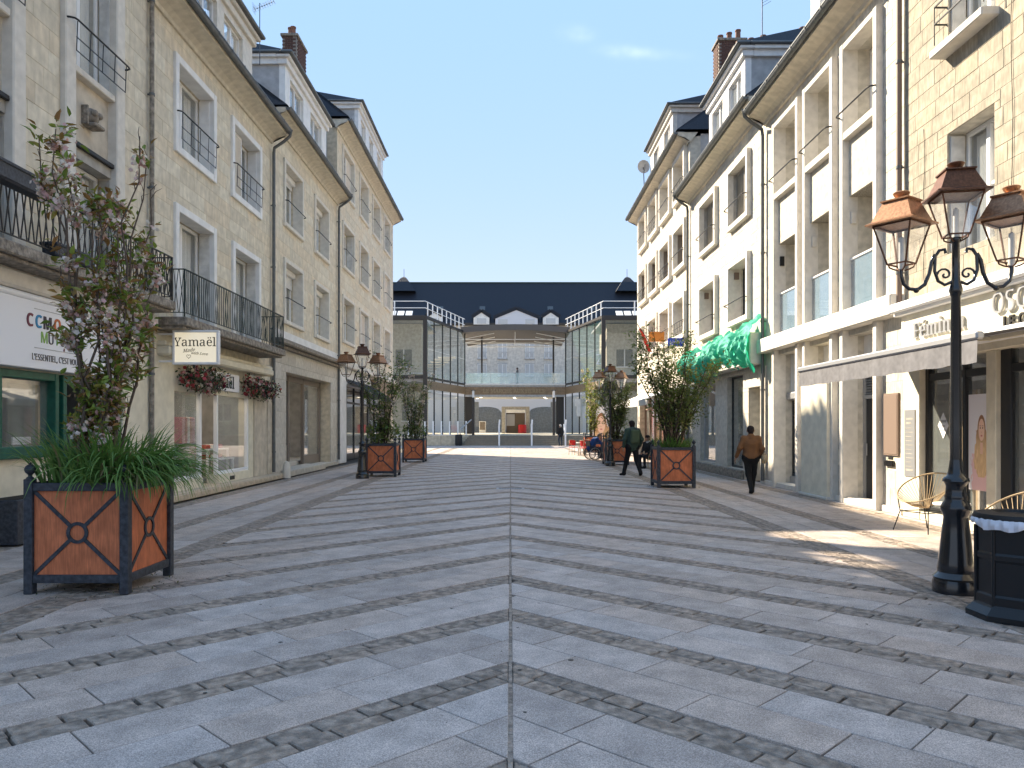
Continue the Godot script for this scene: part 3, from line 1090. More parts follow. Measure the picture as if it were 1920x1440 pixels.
func R(s0: float, s1: float, y0: float, y1: float) -> Rect2:
	return Rect2(s0, y0, s1 - s0, y1 - y0)


func shell(node: Node3D, side: int, s0: float, s1: float, top: float, deep := 10.5) -> void:
	for e in [[s0 + 0.004, s0 + 0.25], [s1 - 0.25, s1 - 0.004]]:
		var b := MB.new()
		b.fb(side, e[0], e[1], 0, top, -deep, -0.431)
		part(node, "side_wall", b, M.dormer_grey)
	var b := MB.new()
	b.fb(side, s0 + 0.004, s1 - 0.004, 0, top, -deep - 0.3, -deep)
	part(node, "back_wall", b, M.stone)


func balcony(node: Node3D, side: int, s0: float, s1: float, y0: float, y1: float, out: float, style: int, m: Material) -> void:
	var slab := MB.new()
	slab.fb(side, s0, s1, y0 - 0.18, y0, 0.0, out + 0.06, 0.02)
	slab.fb(side, s0 + 0.05, s1 - 0.05, y0 - 0.24, y0 - 0.18, 0.0, out - 0.02, 0.02)
	part(node, "balcony_slab", slab, M.old_concrete)
	var top := MB.new()
	var c := [fp(side, s0 + 0.05, y1, 0), fp(side, s0 + 0.05, y1, out), fp(side, s1 - 0.05, y1, out), fp(side, s1 - 0.05, y1, 0)]
	for k in 3:
		var up := Vector3.UP
		top.bar(c[k], c[k + 1], 0.045, 0.018, up)
		top.bar(c[k] - up * (y1 - y0 - 0.09), c[k + 1] - up * (y1 - y0 - 0.09), 0.03, 0.014, up)
	var rl := part(node, "railing", top, m)
	var b := MB.new()
	for q in [c[0], c[1], c[2], c[3]]:
		b.bar(q, q - Vector3.UP * (y1 - y0), 0.028, 0.028, Vector3.RIGHT)
	part(rl, "railing_post", b, m)
	for k in 3:
		var ln: float = c[k].distance_to(c[k + 1])
		var n := maxi(2, int(ln / (0.115 if style == 0 else 0.17)))
		for i in n:
			var bb := MB.new()
			var t := (i + 0.5) / n
			var p: Vector3 = c[k].lerp(c[k + 1], t)
			var dn := Vector3.UP * (y1 - y0 - 0.09)
			if style == 0:
				if i % 5 in [1, 2, 3]:        # plain uprights, every few of them a narrow diamond
					bb.bar(p, p - dn, 0.014, 0.014, Vector3.RIGHT)
				else:
					var w: Vector3 = (c[k + 1] - c[k]).normalized() * 0.05
					bb.bar(p - w, p + w - dn, 0.013, 0.011, Vector3.RIGHT)
					bb.bar(p + w, p - w - dn, 0.013, 0.011, Vector3.RIGHT)
			else:
				var w: Vector3 = (c[k + 1] - c[k]).normalized() * 0.07
				bb.bar(p - w, p + w - dn, 0.016, 0.014, Vector3.RIGHT)
				bb.bar(p + w, p - w - dn, 0.016, 0.014, Vector3.RIGHT)
			part(rl, "baluster", bb, m)


func flower_swag(label: String, a: Vector3, b: Vector3, r: float, sd: int) -> void:
	var rng := RandomNumberGenerator.new()
	rng.seed = sd
	var t := thing("flower_garland", label, "garland", (a + b) / 2 - Vector3.UP * r)
	var core := MB.new()
	var mid := (a + b) / 2 - Vector3.UP * r * 0.3
	core.tube([a, a.lerp(mid, 0.5), mid, b.lerp(mid, 0.5), b], [0.03, 0.06, 0.07, 0.06, 0.03], 6)
	part(t, "stem", core, M.bark)
	var cols := [lin(0.03, 0.06, 0.02), lin(0.05, 0.09, 0.03), lin(0.02, 0.035, 0.03), lin(0.10, 0.10, 0.06)]
	var fcols := [lin(0.45, 0.07, 0.09), lin(0.55, 0.25, 0.28), lin(0.6, 0.45, 0.45), lin(0.2, 0.03, 0.06), lin(0.6, 0.55, 0.45)]
	for kind in 2:
		var tr := []
		var cl := []
		for i in (900 if kind == 0 else 260):
			var u := rng.randf()
			var o := a.lerp(mid, u * 2) if u < 0.5 else mid.lerp(b, u * 2 - 1)
			var dirv := Vector3(rng.randfn(), rng.randfn(), rng.randfn()).normalized()
			var rad := r * (0.35 + 0.75 * pow(rng.randf(), 0.5)) * (1.0 if kind == 0 else 0.95)
			o += dirv * rad * Vector3(0.8, 1.0, 1.0)
			var bs := Basis.from_euler(Vector3(rng.randf() * TAU, rng.randf() * TAU, rng.randf() * TAU)).scaled(Vector3.ONE * rng.randf_range(0.6, 1.3) * (0.075 if kind == 0 else 0.05))
			tr.append(Transform3D(bs, o - t.position))
			var cc: Color = cols[rng.randi() % 4] if kind == 0 else fcols[(rng.randi() % 5) if rng.randf() < 0.6 else int(u * 4.9)]
			cl.append(cc.srgb_to_linear())
		scatter(t, "leaves" if kind == 0 else "flowers", leaf_mesh() if kind == 0 else flower_mesh(), tr, cl, M.leaf if kind == 0 else M.blossom)


func shop_sign_box(label: String) -> void:
	var s := 16.05
	var t := thing("hanging_sign", label, "sign", Vector3(-6.6, 2.93, -s))
	var b := MB.new()
	b.bx(-7.04, -6.13, 2.93, 3.59, -s - 0.09, -s - 0.02)
	part(t, "light_box", b, M.sign_lit)
	var f := MB.new()
	f.bx(-7.07, -6.10, 2.90, 2.95, -s - 0.11, -s, 0.008)
	f.bx(-7.07, -6.10, 3.57, 3.62, -s - 0.11, -s, 0.008)
	f.bx(-7.07, -7.02, 2.95, 3.57, -s - 0.11, -s, 0.008)
	f.bx(-6.15, -6.10, 2.95, 3.57, -s - 0.11, -s, 0.008)
	part(t, "frame", f, M.white_gloss)
	var a := MB.new()
	a.bx(-7.4, -7.07, 2.95, 2.99, -s - 0.07, -s - 0.04)
	a.bx(-7.4, -7.07, 3.52, 3.56, -s - 0.07, -s - 0.04)
	part(t, "bracket", a, M.white_gloss)
	var z := -s - 0.016
	words(t, "lettering", "Yamaël", 0.25, "Droid Serif", M.black, Transform3D(Basis.IDENTITY, Vector3(-6.6, 3.37, z)))
	words(t, "lettering", "Made", 0.095, "Droid Serif", M.black, Transform3D(Basis(Vector3.BACK, 0.12) * Basis(Vector3.RIGHT, Vector3(0.35, 1, 0), Vector3.BACK), Vector3(-6.72, 3.2, z)))
	words(t, "lettering", "with Love", 0.075, "Droid Serif", M.black, Transform3D(Basis(Vector3.BACK, -0.08) * Basis(Vector3.RIGHT, Vector3(0.35, 1, 0), Vector3.BACK), Vector3(-6.5, 3.13, z)))
	var h := MB.new()
	var p := []
	for i in 25:
		var u := TAU * i / 24
		p.append(Vector3(-6.73 + 0.0028 * 16 * pow(sin(u), 3), 3.07 + 0.0028 * (13 * cos(u) - 5 * cos(2 * u) - 2 * cos(3 * u) - cos(4 * u)), z))
	h.tube(p, 0.004, 4, false)
	part(t, "heart", h, M.black)


func bust(label: String, at: Vector3, m: Material, legs := false) -> void:
	var t := thing("mannequin", label, "mannequin", at)
	var b := MB.new()
	var prof := [Vector2(0.09, 0.0), Vector2(0.15, 0.02), Vector2(0.165, 0.12), Vector2(0.125, 0.3), Vector2(0.15, 0.46), Vector2(0.165, 0.56), Vector2(0.13, 0.64), Vector2(0.06, 0.68), Vector2(0.048, 0.75), Vector2(0.0, 0.76)]
	b.lathe(prof, Vector3(0, 0.95 if not legs else 0.75, 0), 14)
	lpart(t, "torso", b, m)
	var s := MB.new()
	if legs:
		s.lathe([Vector2(0.34, 0.0), Vector2(0.3, 0.2), Vector2(0.16, 0.78), Vector2(0.0, 0.8)], Vector3.ZERO, 16)
		s.ball(Vector3(0, 1.62, 0), Vector3(0.085, 0.12, 0.1), 10, 8)
	else:
		s.lathe([Vector2(0.16, 0.0), Vector2(0.15, 0.02), Vector2(0.015, 0.05), Vector2(0.015, 0.95), Vector2(0.0, 0.95)], Vector3.ZERO, 12)
	lpart(t, "skirt" if legs else "stand", s, m if legs else M.taupe)


func build_left() -> void:
	var S := -1
	# ---- the insurance office, with tall framed bays and the long balcony
	var n := thing("terrace_house", "cream stone house with framed bays over a white and green insurance shopfront", "building", Vector3(-8, 0, -10))
	var stone := [M.stone, M.stone_b, M.stone_c, M.stone_d]
	var holes := [R(9.95, 11.29, 0 + 4.15, 10.3), R(12.93, 14.27, 4.15, 10.3)]
	wall(n, S, R(4, 15.7, 3.5, 10.9), holes, M.mortar)
	ashlar(n, S, R(4, 15.7, 3.9, 10.9), [R(9.62, 11.62, 4.1, 10.5), R(12.6, 14.6, 4.1, 10.5)], 0.34, 0.78, stone, 1)
	for e in holes:
		var a: float = e.position.x
		var z: float = e.end.x
		var b := MB.new()
		b.fb(S, a - 0.3, a, 4.1, 10.5, -0.25, 0.1, 0.02)
		b.fb(S, z, z + 0.3, 4.1, 10.5, -0.25, 0.1, 0.02)
		b.fb(S, a, z, 10.3, 10.5, -0.25, 0.09, 0.02)
		part(n, "bay_frame", b, M.concrete)
		var pn := MB.new()
		pn.fb(S, a, z, 6.5, 7.62, -0.25, -0.08)
		part(n, "bay_panel", pn, M.beige)
		var sl := MB.new()
		sl.fb(S, a, z, 7.62, 7.74, -0.3, 0.06, 0.015)
		part(n, "window_sill", sl, M.concrete)
		window(n, S, R(a, z, 7.74, 10.28), {"deep": 0.26, "curtain": 0.9, "folded": M.shutter})
		window(n, S, R(a, z, 4.16, 6.2), {"deep": 0.26, "curtain": 0.6, "folded": M.shutter_grey})
		var bl := MB.new()
		bl.fb(S, a + 0.01, z - 0.01, 6.2, 6.5, -0.25, -0.02)
		part(n, "blind_box", bl, M.shutter_grey)
		var bf := MB.new()
		bf.fb(S, a + 0.01, z - 0.01, 6.38, 6.46, -0.02, 0.05, 0.01)
		part(n, "awning_bar", bf, M.black)
		rail(n, S, a - 0.28, z + 0.3, 8.36, 7.74, 0.22, true)
	# carved corbel on the bay panel
	var cb := thing("stone_corbel", "small carved stone corbel on the panel beneath a framed window", "corbel", fp(S, 13.55, 6.95, -0.08))
	var cm := MB.new()
	cm.fb(S, 13.38, 13.42, 6.88, 7.22, -0.08, 0.04, 0.01)
	cm.ball(fp(S, 13.55, 7.06, 0.0), Vector3(0.13, 0.15, 0.15), 10, 8)
	cm.ball(fp(S, 13.48, 7.1, 0.1), Vector3(0.07, 0.06, 0.07), 8, 6)
	cm.ball(fp(S, 13.63, 7.1, 0.1), Vector3(0.07, 0.06, 0.07), 8, 6)
	cm.fb(S, 13.42, 13.72, 6.86, 6.93, -0.08, 0.17, 0.02)
	part(cb, "carving", cm, M.old_concrete)
	balcony(n, S, 6.2, 15.6, 4.14, 5.02, 0.55, 1, M.iron)
	var cor := MB.new()
	cor.fb(S, 4, 15.7, 3.62, 3.9, -0.3, 0.22, 0.04)
	cor.fb(S, 4, 15.7, 3.55, 3.62, -0.3, 0.12, 0.02)
	part(n, "shop_cornice", cor, M.concrete)
	rooms(n, S, 4.2, 15.5, [0.1, 3.6, 7.0, 10.6], M.room)
	eaves(n, S, 4, 15.7, 10.9)
	roof(n, S, 4, 15.72, 11.35, 4.2, 5.0, 0, 0)
	shell(n, S, 4, 15.7, 11.3)
	# shopfront
	var sb := thing("shop_sign", "long white fascia board lettered with a health insurer's name", "sign", fp(S, 10.6, 2.5, 0.0))
	var b := MB.new()
	b.fb(S, 5.0, 14.36, 2.48, 3.5, 0.0, 0.2, 0.01)
	part(sb, "board", b, M.sign_white)
	b = MB.new()
	b.tube([fp(S, 5.0, 3.55, 0.17), fp(S, 14.36, 3.55, 0.17)], 0.055, 10)
	part(sb, "light_trough", b, M.white_gloss)
	var inks := {"r": mat("ink_plum", lin(0.16, 0.03, 0.05), 0.5), "b": mat("ink_blue", lin(0.02, 0.22, 0.42), 0.5), "d": mat("ink_dark", lin(0.05, 0.035, 0.05), 0.5), "o": mat("ink_orange", lin(0.62, 0.16, 0.05), 0.5), "g": mat("ink_green", lin(0.26, 0.45, 0.10), 0.5), "k": mat("ink_grey", lin(0.09, 0.08, 0.08), 0.5)}
	var letters := [["C", 11.50, "r"], ["C", 11.71, "b"], ["M", 11.94, "d"], ["O", 12.2, "o"]]
	for l in letters:
		words(sb, "letter", l[0], 0.275, "Droid Sans", inks[l[2]], Transform3D(TL, fp(S, l[1], 3.2, 0.206)), 0.01, 700)
	var mu := "MUTUELLE"
	var mx := [11.86, 12.03, 12.19, 12.345, 12.49, 12.61, 12.725, 12.845]
	for i in 8:
		words(sb, "letter", mu[i], 0.235, "Droid Sans", inks["gdgdgkgk"[i]] if i != 4 else inks.k, Transform3D(TL.scaled(Vector3(0.88, 1, 1)), fp(S, mx[i], 2.97, 0.206)), 0.01, 400)
	words(sb, "lettering", "L'ESSENTIEL, C'EST VOUS", 0.135, "Droid Sans", inks.k, Transform3D(TL * Basis.from_scale(Vector3(0.86, 1, 1)), fp(S, 12.19, 2.66, 0.206)), 0.006)
	b = MB.new()
	b.fb(S, 11.62, 12.86, 2.795, 2.805, 0.2, 0.206)
	b.fb(S, 11.62, 12.86, 3.385, 3.395, 0.2, 0.206)
	part(sb, "rule", b, M.dormer_grey)
	b = MB.new()
	b.fb(S, 14.6, 16.86, 0.0, 3.55, -0.3, 0.03, 0.02)
	b.fb(S, 4.0, 11.0, 0.0, 1.12, -0.3, 0.0)
	b.fb(S, 11.0, 12.5, 0.0, 1.12, -0.3, 0.0)
	b.fb(S, 4.0, 14.6, 2.45, 3.55, -0.3, -0.01)
	part(n, "shop_wall", b, M.cream)
	b = MB.new()
	for e in [[6.0, 6.1], [8.9, 9.0], [11.0, 11.1], [12.4, 12.5], [12.62, 12.72], [14.3, 14.42]]:
		b.fb(S, e[0], e[1], 1.12, 2.45, -0.2, 0.06, 0.01)
	b.fb(S, 6.1, 12.4, 1.12, 1.3, -0.2, 0.09, 0.015)
	b.fb(S, 6.1, 12.4, 2.33, 2.45, -0.2, 0.05, 0.01)
	b.fb(S, 12.72, 14.3, 2.33, 2.45, -0.2, 0.05, 0.01)
	b.fb(S, 12.62, 12.72, 0.1, 1.12, -0.2, 0.058, 0.01)
	b.fb(S, 14.3, 14.42, 0.1, 1.12, -0.2, 0.058, 0.01)
	part(n, "shopfront_frame", b, M.green_paint)
	for e in [[6.1, 8.9], [9.0, 11.0], [11.1, 12.4]]:
		b = MB.new()
		b.fb(S, e[0], e[1], 1.3, 2.33, -0.09, -0.08)
		part(n, "shop_pane", b, M.shop_glass)
	b = MB.new()
	b.fb(S, 13.5, 14.3, 0.15, 2.33, -0.95, -0.9)
	part(n, "shop_door", b, M.rattan)
	b = MB.new()
	b.fb(S, 12.72, 13.5, 0.15, 2.33, -0.93, -0.91)
	part(n, "shop_pane", b, M.shop_glass)
	b = MB.new()
	b.fb(S, 11.4, 12.2, 1.3, 2.1, -0.75, -0.7)
	tag(part(self, "poster", b, mat("poster_maroon", lin(0.10, 0.035, 0.03), 0.6)), "dark red poster board behind the green framed shop window", "poster")
	b = MB.new()
	b.fb(S, 11.85, 12.3, 1.32, 1.44, -0.3, -0.28)
	tag(part(self, "notice", b, M.sign_white), "small white notice card standing inside the green framed window", "notice")
	b = MB.new()
	b.fb(S, 4.0, 24.0, 0.0, 0.14, -0.42, 0.35, 0.015)
	b.fb(S, 4.0, 24.0, 0.14, 0.16, -0.42, 0.33, 0.01)
	var st := struct("doorstep", b, M.tile_tan)
	# flower boxes on and below the railing
	for e in [[9.3, 11.15, 4.86, 5.12, 0.52], [11.45, 12.4, 4.15, 4.36, 0.4]]:
		var bx := thing("balcony_planter", "empty dark grey flower box " + ("hung on top of the black balcony railing" if e[2] > 4.5 else "standing on the stone balcony floor"), "flower box", fp(S, e[0], e[2], e[4]))
		b = MB.new()
		b.fb(S, e[0], e[1], e[2], e[3], e[4], e[4] + 0.24, 0.03)
		b.fb(S, e[0] - 0.02, e[1] + 0.02, e[3] - 0.05, e[3], e[4] - 0.02, e[4] + 0.26, 0.01)
		part(bx, "box", b, M.planter_metal)
	var gp := thing("trough_planter", "plain dark grey trough against the insurance shop's step", "planter", Vector3(-6.85, 0, -11.0))
	b = MB.new()
	b.bx(-7.02, -6.55, 0.02, 0.62, -11.9, -10.2, 0.01)
	part(gp, "trough", b, M.planter_metal)
	b = MB.new()
	b.bx(-6.98, -6.59, 0.62, 0.625, -11.86, -10.24)
	part(gp, "soil", b, M.soil)
	# ---- the clothes shop with the railed balcony
	n = thing("terrace_house", "cream stone house with white window surrounds and a green railed balcony", "building", Vector3(-8, 0, -20))
	var ws := 0.17
	var up := [R(16.86 + ws, 19.2 - ws, 7.67 + ws, 9.85 - ws), R(20.3 + ws, 22.72 - ws, 7.7 + ws, 9.85 - ws)]
	var lo := [R(16.86 + ws, 19.2 - ws, 3.9, 6.54 - ws), R(20.35 + ws, 22.62 - ws, 3.9, 6.54 - ws)]
	wall(n, S, R(15.7, 23.75, 3.4, 10.5), up + lo, M.mortar)
	var cut := []
	for r: Rect2 in up: cut.append(r.grow(ws - 0.01))
	for r: Rect2 in lo: cut.append(R(r.position.x - ws + 0.01, r.end.x + ws - 0.01, 3.4, r.end.y + ws - 0.01))
	ashlar(n, S, R(15.7, 23.75, 3.7, 10.5), cut, 0.34, 0.75, stone, 2)
	window(n, S, up[0], {"surround": ws, "proud": 0.07, "deep": 0.34, "curtain": 0.5, "folded": M.white, "rail": 0.72})
	window(n, S, up[1], {"surround": ws, "proud": 0.07, "deep": 0.34, "louvres": [0], "folded": M.white, "rail": 0.72})
	for r in lo:
		window(n, S, r, {"surround": ws, "proud": 0.07, "deep": 0.34, "curtain": 1.0, "folded": M.shutter, "door": true})
	balcony(n, S, 15.74, 22.7, 3.86, 4.84, 0.7, 0, M.iron_green)
	rooms(n, S, 15.95, 23.5, [0.15, 3.5, 7.2, 10.4], M.room)
	eaves(n, S, 15.7, 23.75, 10.35)
	roof(n, S, 15.7, 23.8, 10.8, 4.4, 5.0, 0, 0)
	dormer(n, S, 15.9, 22.6, 10.85, 13.0, 2.5, [[16.6, 18.0], [18.5, 19.9], [20.4, 21.8]], -0.2, M.concrete)
	shell(n, S, 15.7, 23.75, 10.8)
	b = MB.new()
	b.fb(S, 16.0, 23.0, 3.1, 3.3, 0, 0.32, 0.04)
	b.fb(S, 16.0, 23.2, 3.3, 3.4, 0, 0.22, 0.02)
	part(n, "awning_cassette", b, M.cream)
	b = MB.new()
	b.fb(S, 16.86, 23.75, 2.4, 3.6, -0.3, -0.02)
	b.fb(S, 21.75, 23.72, 0.15, 2.4, -0.3, 0.0)
	b.fb(S, 16.86, 18.45, 0.15, 0.38, -0.3, 0.02, 0.01)
	b.fb(S, 19.45, 21.75, 0.15, 0.38, -0.3, 0.02, 0.01)
	part(n, "shop_wall", b, M.cream)
	b = MB.new()
	b.fb(S, 22.1, 23.2, 0.16, 2.6, 0.0, 0.04, 0.01)
	b.fb(S, 23.25, 23.7, 0.16, 2.9, 0.0, 0.06, 0.01)
	part(n, "shop_pilaster", b, M.beige)
	b = MB.new()
	for e in [[16.86, 16.93], [18.38, 18.47], [19.43, 19.51], [21.68, 21.76]]:
		b.fb(S, e[0], e[1], 0.38, 2.4, -0.12, -0.02, 0.008)
	for e in [[16.93, 18.38], [19.51, 21.68]]:
		b.fb(S, e[0], e[1], 0.38, 0.46, -0.12, -0.01, 0.008)
	part(n, "shopfront_frame", b, M.white_gloss)
	for e in [[16.93, 18.38], [19.51, 21.68]]:
		b = MB.new()
		b.fb(S, e[0], e[1], 0.44, 2.4, -0.075, -0.069)
		part(n, "shop_pane", b, M.shop_glass)
	b = MB.new()
	b.fb(S, 18.47, 19.43, 0.2, 2.4, -0.5, -0.494)
	part(n, "door_pane", b, M.shop_glass)
	b = MB.new()
	b.fb(S, 20.2, 20.55, 0.2, 0.3, 0.02, 0.026)
	part(n, "air_vent", b, M.black)
	var sg := thing("shop_sign", "short white fascia sign between two flower garlands", "sign", fp(S, 19.6, 2.55, 0.0))
	b = MB.new()
	b.fb(S, 18.3, 20.75, 2.52, 2.98, -0.02, 0.08, 0.01)
	part(sg, "board", b, M.sign_white)
	words(sg, "lettering", "Yamaël", 0.42, "Droid Serif", M.black, Transform3D(TL, fp(S, 19.55, 2.74, 0.086)), 0.01, 700)
	shop_sign_box("lit white hanging sign lettered in black with a small heart")
	flower_swag("flower garland with red and pink blooms above the clothes shop window", fp(S, 17.0, 2.75, 0.25), fp(S, 19.0, 2.72, 0.25), 0.3, 5)
	flower_swag("dark leafy flower garland above the clothes shop's end pilaster", fp(S, 20.9, 2.75, 0.25), fp(S, 23.2, 2.7, 0.25), 0.3, 6)
	# what the window shows
	bust("white dress on a mannequin in the clothes shop window", fp(S, 17.75, 0.45, -0.55), M.curtain, true)
	bust("cream dress on a mannequin in the clothes shop doorway", fp(S, 18.95, 0.2, -1.5), M.room_pale, true)
	for k in 5:
		var g := thing("hanging_garment", ["pink", "coral red", "cream", "coral red", "pink"][k] + " garment hanging on the clothes shop rail", "garment", fp(S, 20.0 + k * 0.16, 1.0, -1.3), "clothes on the shop rail")
		b = MB.new()
		b.fb(S, 19.98 + k * 0.16, 20.08 + k * 0.16, 1.15, 1.85, -1.5, -1.1, 0.04)
		part(g, "cloth", b, [M.blossom_pink, M.coral, M.curtain, M.coral, M.blossom_pink][k])
	for k in 6:
		var g := thing("hanging_garment", ["rust", "white", "pale pink"][k % 3] + " dress hanging inside the pane beside the hanging sign", "garment", fp(S, 17.05 + k * 0.14, 0.8, -1.0), "dresses in the shop window")
		b = MB.new()
		b.fb(S, 17.02 + k * 0.14, 17.12 + k * 0.14, 0.85, 1.9, -1.25, -0.85, 0.045)
		part(g, "cloth", b, [M.coral, M.curtain, M.blossom_pink][k % 3])
	for k in 2:
		var tb := thing("display_table", "white display table stacked with folded clothes, " + ("the lower one" if k else "the taller one"), "table", fp(S, 20.6, 0.3, -0.6 - k * 0.3))
		b = MB.new()
		var ty := 0.72 if k else 0.98
		b.fb(S, 19.8 + k * 0.2, 21.3, ty, ty + 0.04, -0.95 - k * 0.2, -0.4 + k * 0.15)
		part(tb, "table_top", b, M.white)
		for q in 4:
			b = MB.new()
			var a := 19.83 + k * 0.2 if q % 2 else 21.23
			var d := -0.92 - k * 0.2 if q < 2 else -0.46 + k * 0.15
			b.fb(S, a, a + 0.05, 0.2, ty, d, d + 0.05)
			part(tb, "leg", b, M.white)
		for q in 3:
			b = MB.new()
			b.fb(S, 19.95 + q * 0.42, 20.25 + q * 0.42, ty + 0.04, ty + 0.14, -0.8, -0.5, 0.02)
			part(tb, "folded_cloth", b, [M.coral, M.curtain, M.blossom_pink][q])
	ceiling_light("lit ceiling panel in the clothes shop behind the first pane", S, 17.8, 3.0, -1.0, 0.16)
	ceiling_light("lit ceiling panel in the clothes shop above the display tables", S, 20.8, 3.0, -1.4, 0.16)
	var gs := thing("guard_stone", "small pale guard stone at the corner of the clothes shop", "guard stone", Vector3(-6.95, 0, -23.9))
	b = MB.new()
	b.lathe([Vector2(0.13, 0), Vector2(0.12, 0.35), Vector2(0.08, 0.5), Vector2(0.0, 0.53)], Vector3(-6.98, 0, -23.95), 10)
	part(gs, "stone", b, M.concrete)
	# ---- the ashlar house with the empty shop
	n = thing("terrace_house", "stone house with plain openings over an empty beige shop", "building", Vector3(-8, 0, -28))
	var sm := 0.14
	var hl := []
	for e in [[25.0, 27.3], [28.9, 31.2]]:
		hl.append(R(e[0] + sm, e[1] - sm, 8.15 + sm, 10.38 - sm))
		hl.append(R(e[0] + sm, e[1] - sm, 4.96 + sm, 7.13 - sm))
	var shop := R(25.25, 31.5, 0.0, 3.4)
	wall(n, S, R(23.75, 32.8, 0, 11.2), hl + [shop], M.mortar)
	cut = []
	for r: Rect2 in hl: cut.append(r.grow(sm - 0.01))
	ashlar(n, S, R(23.75, 32.8, 4.72, 11.2), cut, 0.36, 0.8, stone, 3)
	ashlar(n, S, R(23.75, 32.8, 0.0, 4.2), [shop], 0.52, 0.95, [M.limestone, M.limestone_b, M.limestone_c], 4, 120, 0.03, 0.06)
	for i in hl.size():
		window(n, S, hl[i], {"surround": sm, "surround_mat": M.concrete, "proud": 0.07, "deep": 0.36, "leaves": 2, "blind": 0.35 + 0.2 * (i % 2), "curtain": 0.8, "rail": 0.7, "rail_full": false, "sill": 0.1})
	b = MB.new()
	b.fb(S, 23.8, 32.8, 4.38, 4.72, -0.3, 0.02)
	part(n, "string_course", b, M.white)
	b = MB.new()
	b.fb(S, 23.8, 33.0, 4.2, 4.38, -0.3, 0.34, 0.04)
	b.fb(S, 23.8, 32.9, 4.1, 4.2, -0.3, 0.2, 0.03)
	part(n, "shop_cornice", b, M.old_concrete)
	rooms(n, S, 24.0, 32.6, [0.2, 4.3, 7.7, 11.0], M.room_pale, 4.5, -0.6)
	eaves(n, S, 23.6, 32.85, 11.05)
	roof(n, S, 23.6, 32.9, 11.5, 4.6, 5.0, 2.2, 0)
	dormer(n, S, 25.9, 31.7, 11.5, 14.0, 3.0, [[26.5, 28.2], [29.2, 30.9]], -0.2)
	shell(n, S, 23.75, 32.8, 11.5)
	b = MB.new()
	b.fb(S, 25.25, 27.0, 0.15, 0.95, -0.5, -0.42)
	b.fb(S, 27.0, 28.9, 0.15, 1.0, -0.95, -0.9)
	for e in [25.25, 26.92, 28.9, 31.36]:
		b.fb(S, e, e + 0.12, 0.15, 3.4, -0.5, -0.38, 0.01)
	b.fb(S, 25.37, 31.36, 3.2, 3.4, -0.5, -0.4)
	b.fb(S, 29.02, 31.36, 0.15, 0.5, -0.5, -0.42)
	part(n, "shopfront_frame", b, M.taupe)
	for e in [[25.37, 26.92, 0.95, -0.45], [29.02, 31.36, 0.5, -0.45], [27.05, 28.85, 1.0, -0.92]]:
		b = MB.new()
		b.fb(S, e[0], e[1], e[2], 3.2, e[3], e[3] + 0.006)
		part(n, "shop_pane", b, M.shop_glass)
	b = MB.new()
	b.fb(S, 24.6, 29.2, 0.0, 0.2, -0.4, 0.38, 0.015)
	b.fb(S, 29.2, 32.5, 0.0, 0.16, -0.4, 0.12, 0.015)
	part(n, "shop_step", b, M.limestone_b)
	ceiling_light("added light panel brightening the empty beige shop", S, 28.4, 3.6, -2.0, 0.22)  # no fitting known here: panel and lamp added to brighten the interior
	bust("cream tailor's bust on a thin stand in the empty beige shop", fp(S, 27.9, 0.85, -1.6), M.curtain)
	# ---- the tall corner house
	n = thing("terrace_house", "tall stone corner house with three rows of four windows and a dark shop awning", "building", Vector3(-8, 0, -41))
	hl = []
	for e in [[33.75, 36.3], [37.55, 39.9], [41.05, 43.45], [44.75, 47.1]]:
		for y in [[11.87, 14.05], [8.58, 10.7], [5.3, 7.43]]:
			hl.append(R(e[0] + sm, e[1] - sm, y[0] + sm, y[1] - sm))
	wall(n, S, R(32.8, 48.4, 0, 14.4), hl + [R(34.4, 47.6, 0.0, 3.5)], M.mortar)
	cut = []
	for r: Rect2 in hl: cut.append(r.grow(sm - 0.01))
	ashlar(n, S, R(32.8, 48.4, 4.5, 14.4), cut, 0.36, 0.85, stone, 6, 0)
	for i in hl.size():
		var o := {"surround": sm, "surround_mat": M.concrete, "proud": 0.07, "deep": 0.34, "curtain": [1.0, 0.5, 0.8][i % 3], "rail": 0.7, "rail_full": false, "sill": 0.1}
		if i % 4 == 1: o["folded"] = M.shutter
		if i in [0, 5, 10]: o["louvres"] = [1]
		window(n, S, hl[i], o)
	b = MB.new()
	b.fb(S, 32.8, 48.4, 4.2, 4.5, -0.3, 0.3, 0.04)
	part(n, "string_course", b, M.concrete)
	b = MB.new()
	b.fb(S, 32.95, 34.4, 0.0, 4.2, -0.3, 0.06, 0.02)
	b.fb(S, 34.4, 47.6, 3.5, 4.2, -0.3, 0.04)
	part(n, "shop_pilaster", b, M.white)
	b = MB.new()
	b.fb(S, 40.6, 47.6, 3.3, 4.1, 0.04, 0.3, 0.02)
	part(n, "shop_fascia", b, M.gold)
	b = MB.new()
	for k in 8:
		var s := 34.4 + k * 1.87
		b.fb(S, s, s + 0.1, 0.0, 3.5, -0.45, -0.35, 0.01)
	b.fb(S, 34.5, 47.6, 2.7, 2.8, -0.45, -0.36)
	b.fb(S, 34.5, 47.6, 0.0, 0.3, -0.45, -0.36)
	part(n, "shopfront_frame", b, M.dark_frame)
	for k in 7:
		b = MB.new()
		b.fb(S, 34.5 + k * 1.87, 36.27 + k * 1.87, 0.3, 3.5, -0.4, -0.394)
		part(n, "shop_pane", b, M.shop_glass)
	rooms(n, S, 33.0, 48.2, [0.1, 4.3, 7.9, 11.2, 14.3], M.room, 4.5, -0.6)
	eaves(n, S, 32.6, 48.5, 14.3)
	roof(n, S, 32.5, 48.7, 14.75, 4.8, 5.0, 2.0, 3.0)
	dormer(n, S, 39.4, 47.0, 14.8, 18.1, 3.6, [[40.1, 41.4], [42.4, 43.7], [44.9, 46.2]], -0.4)
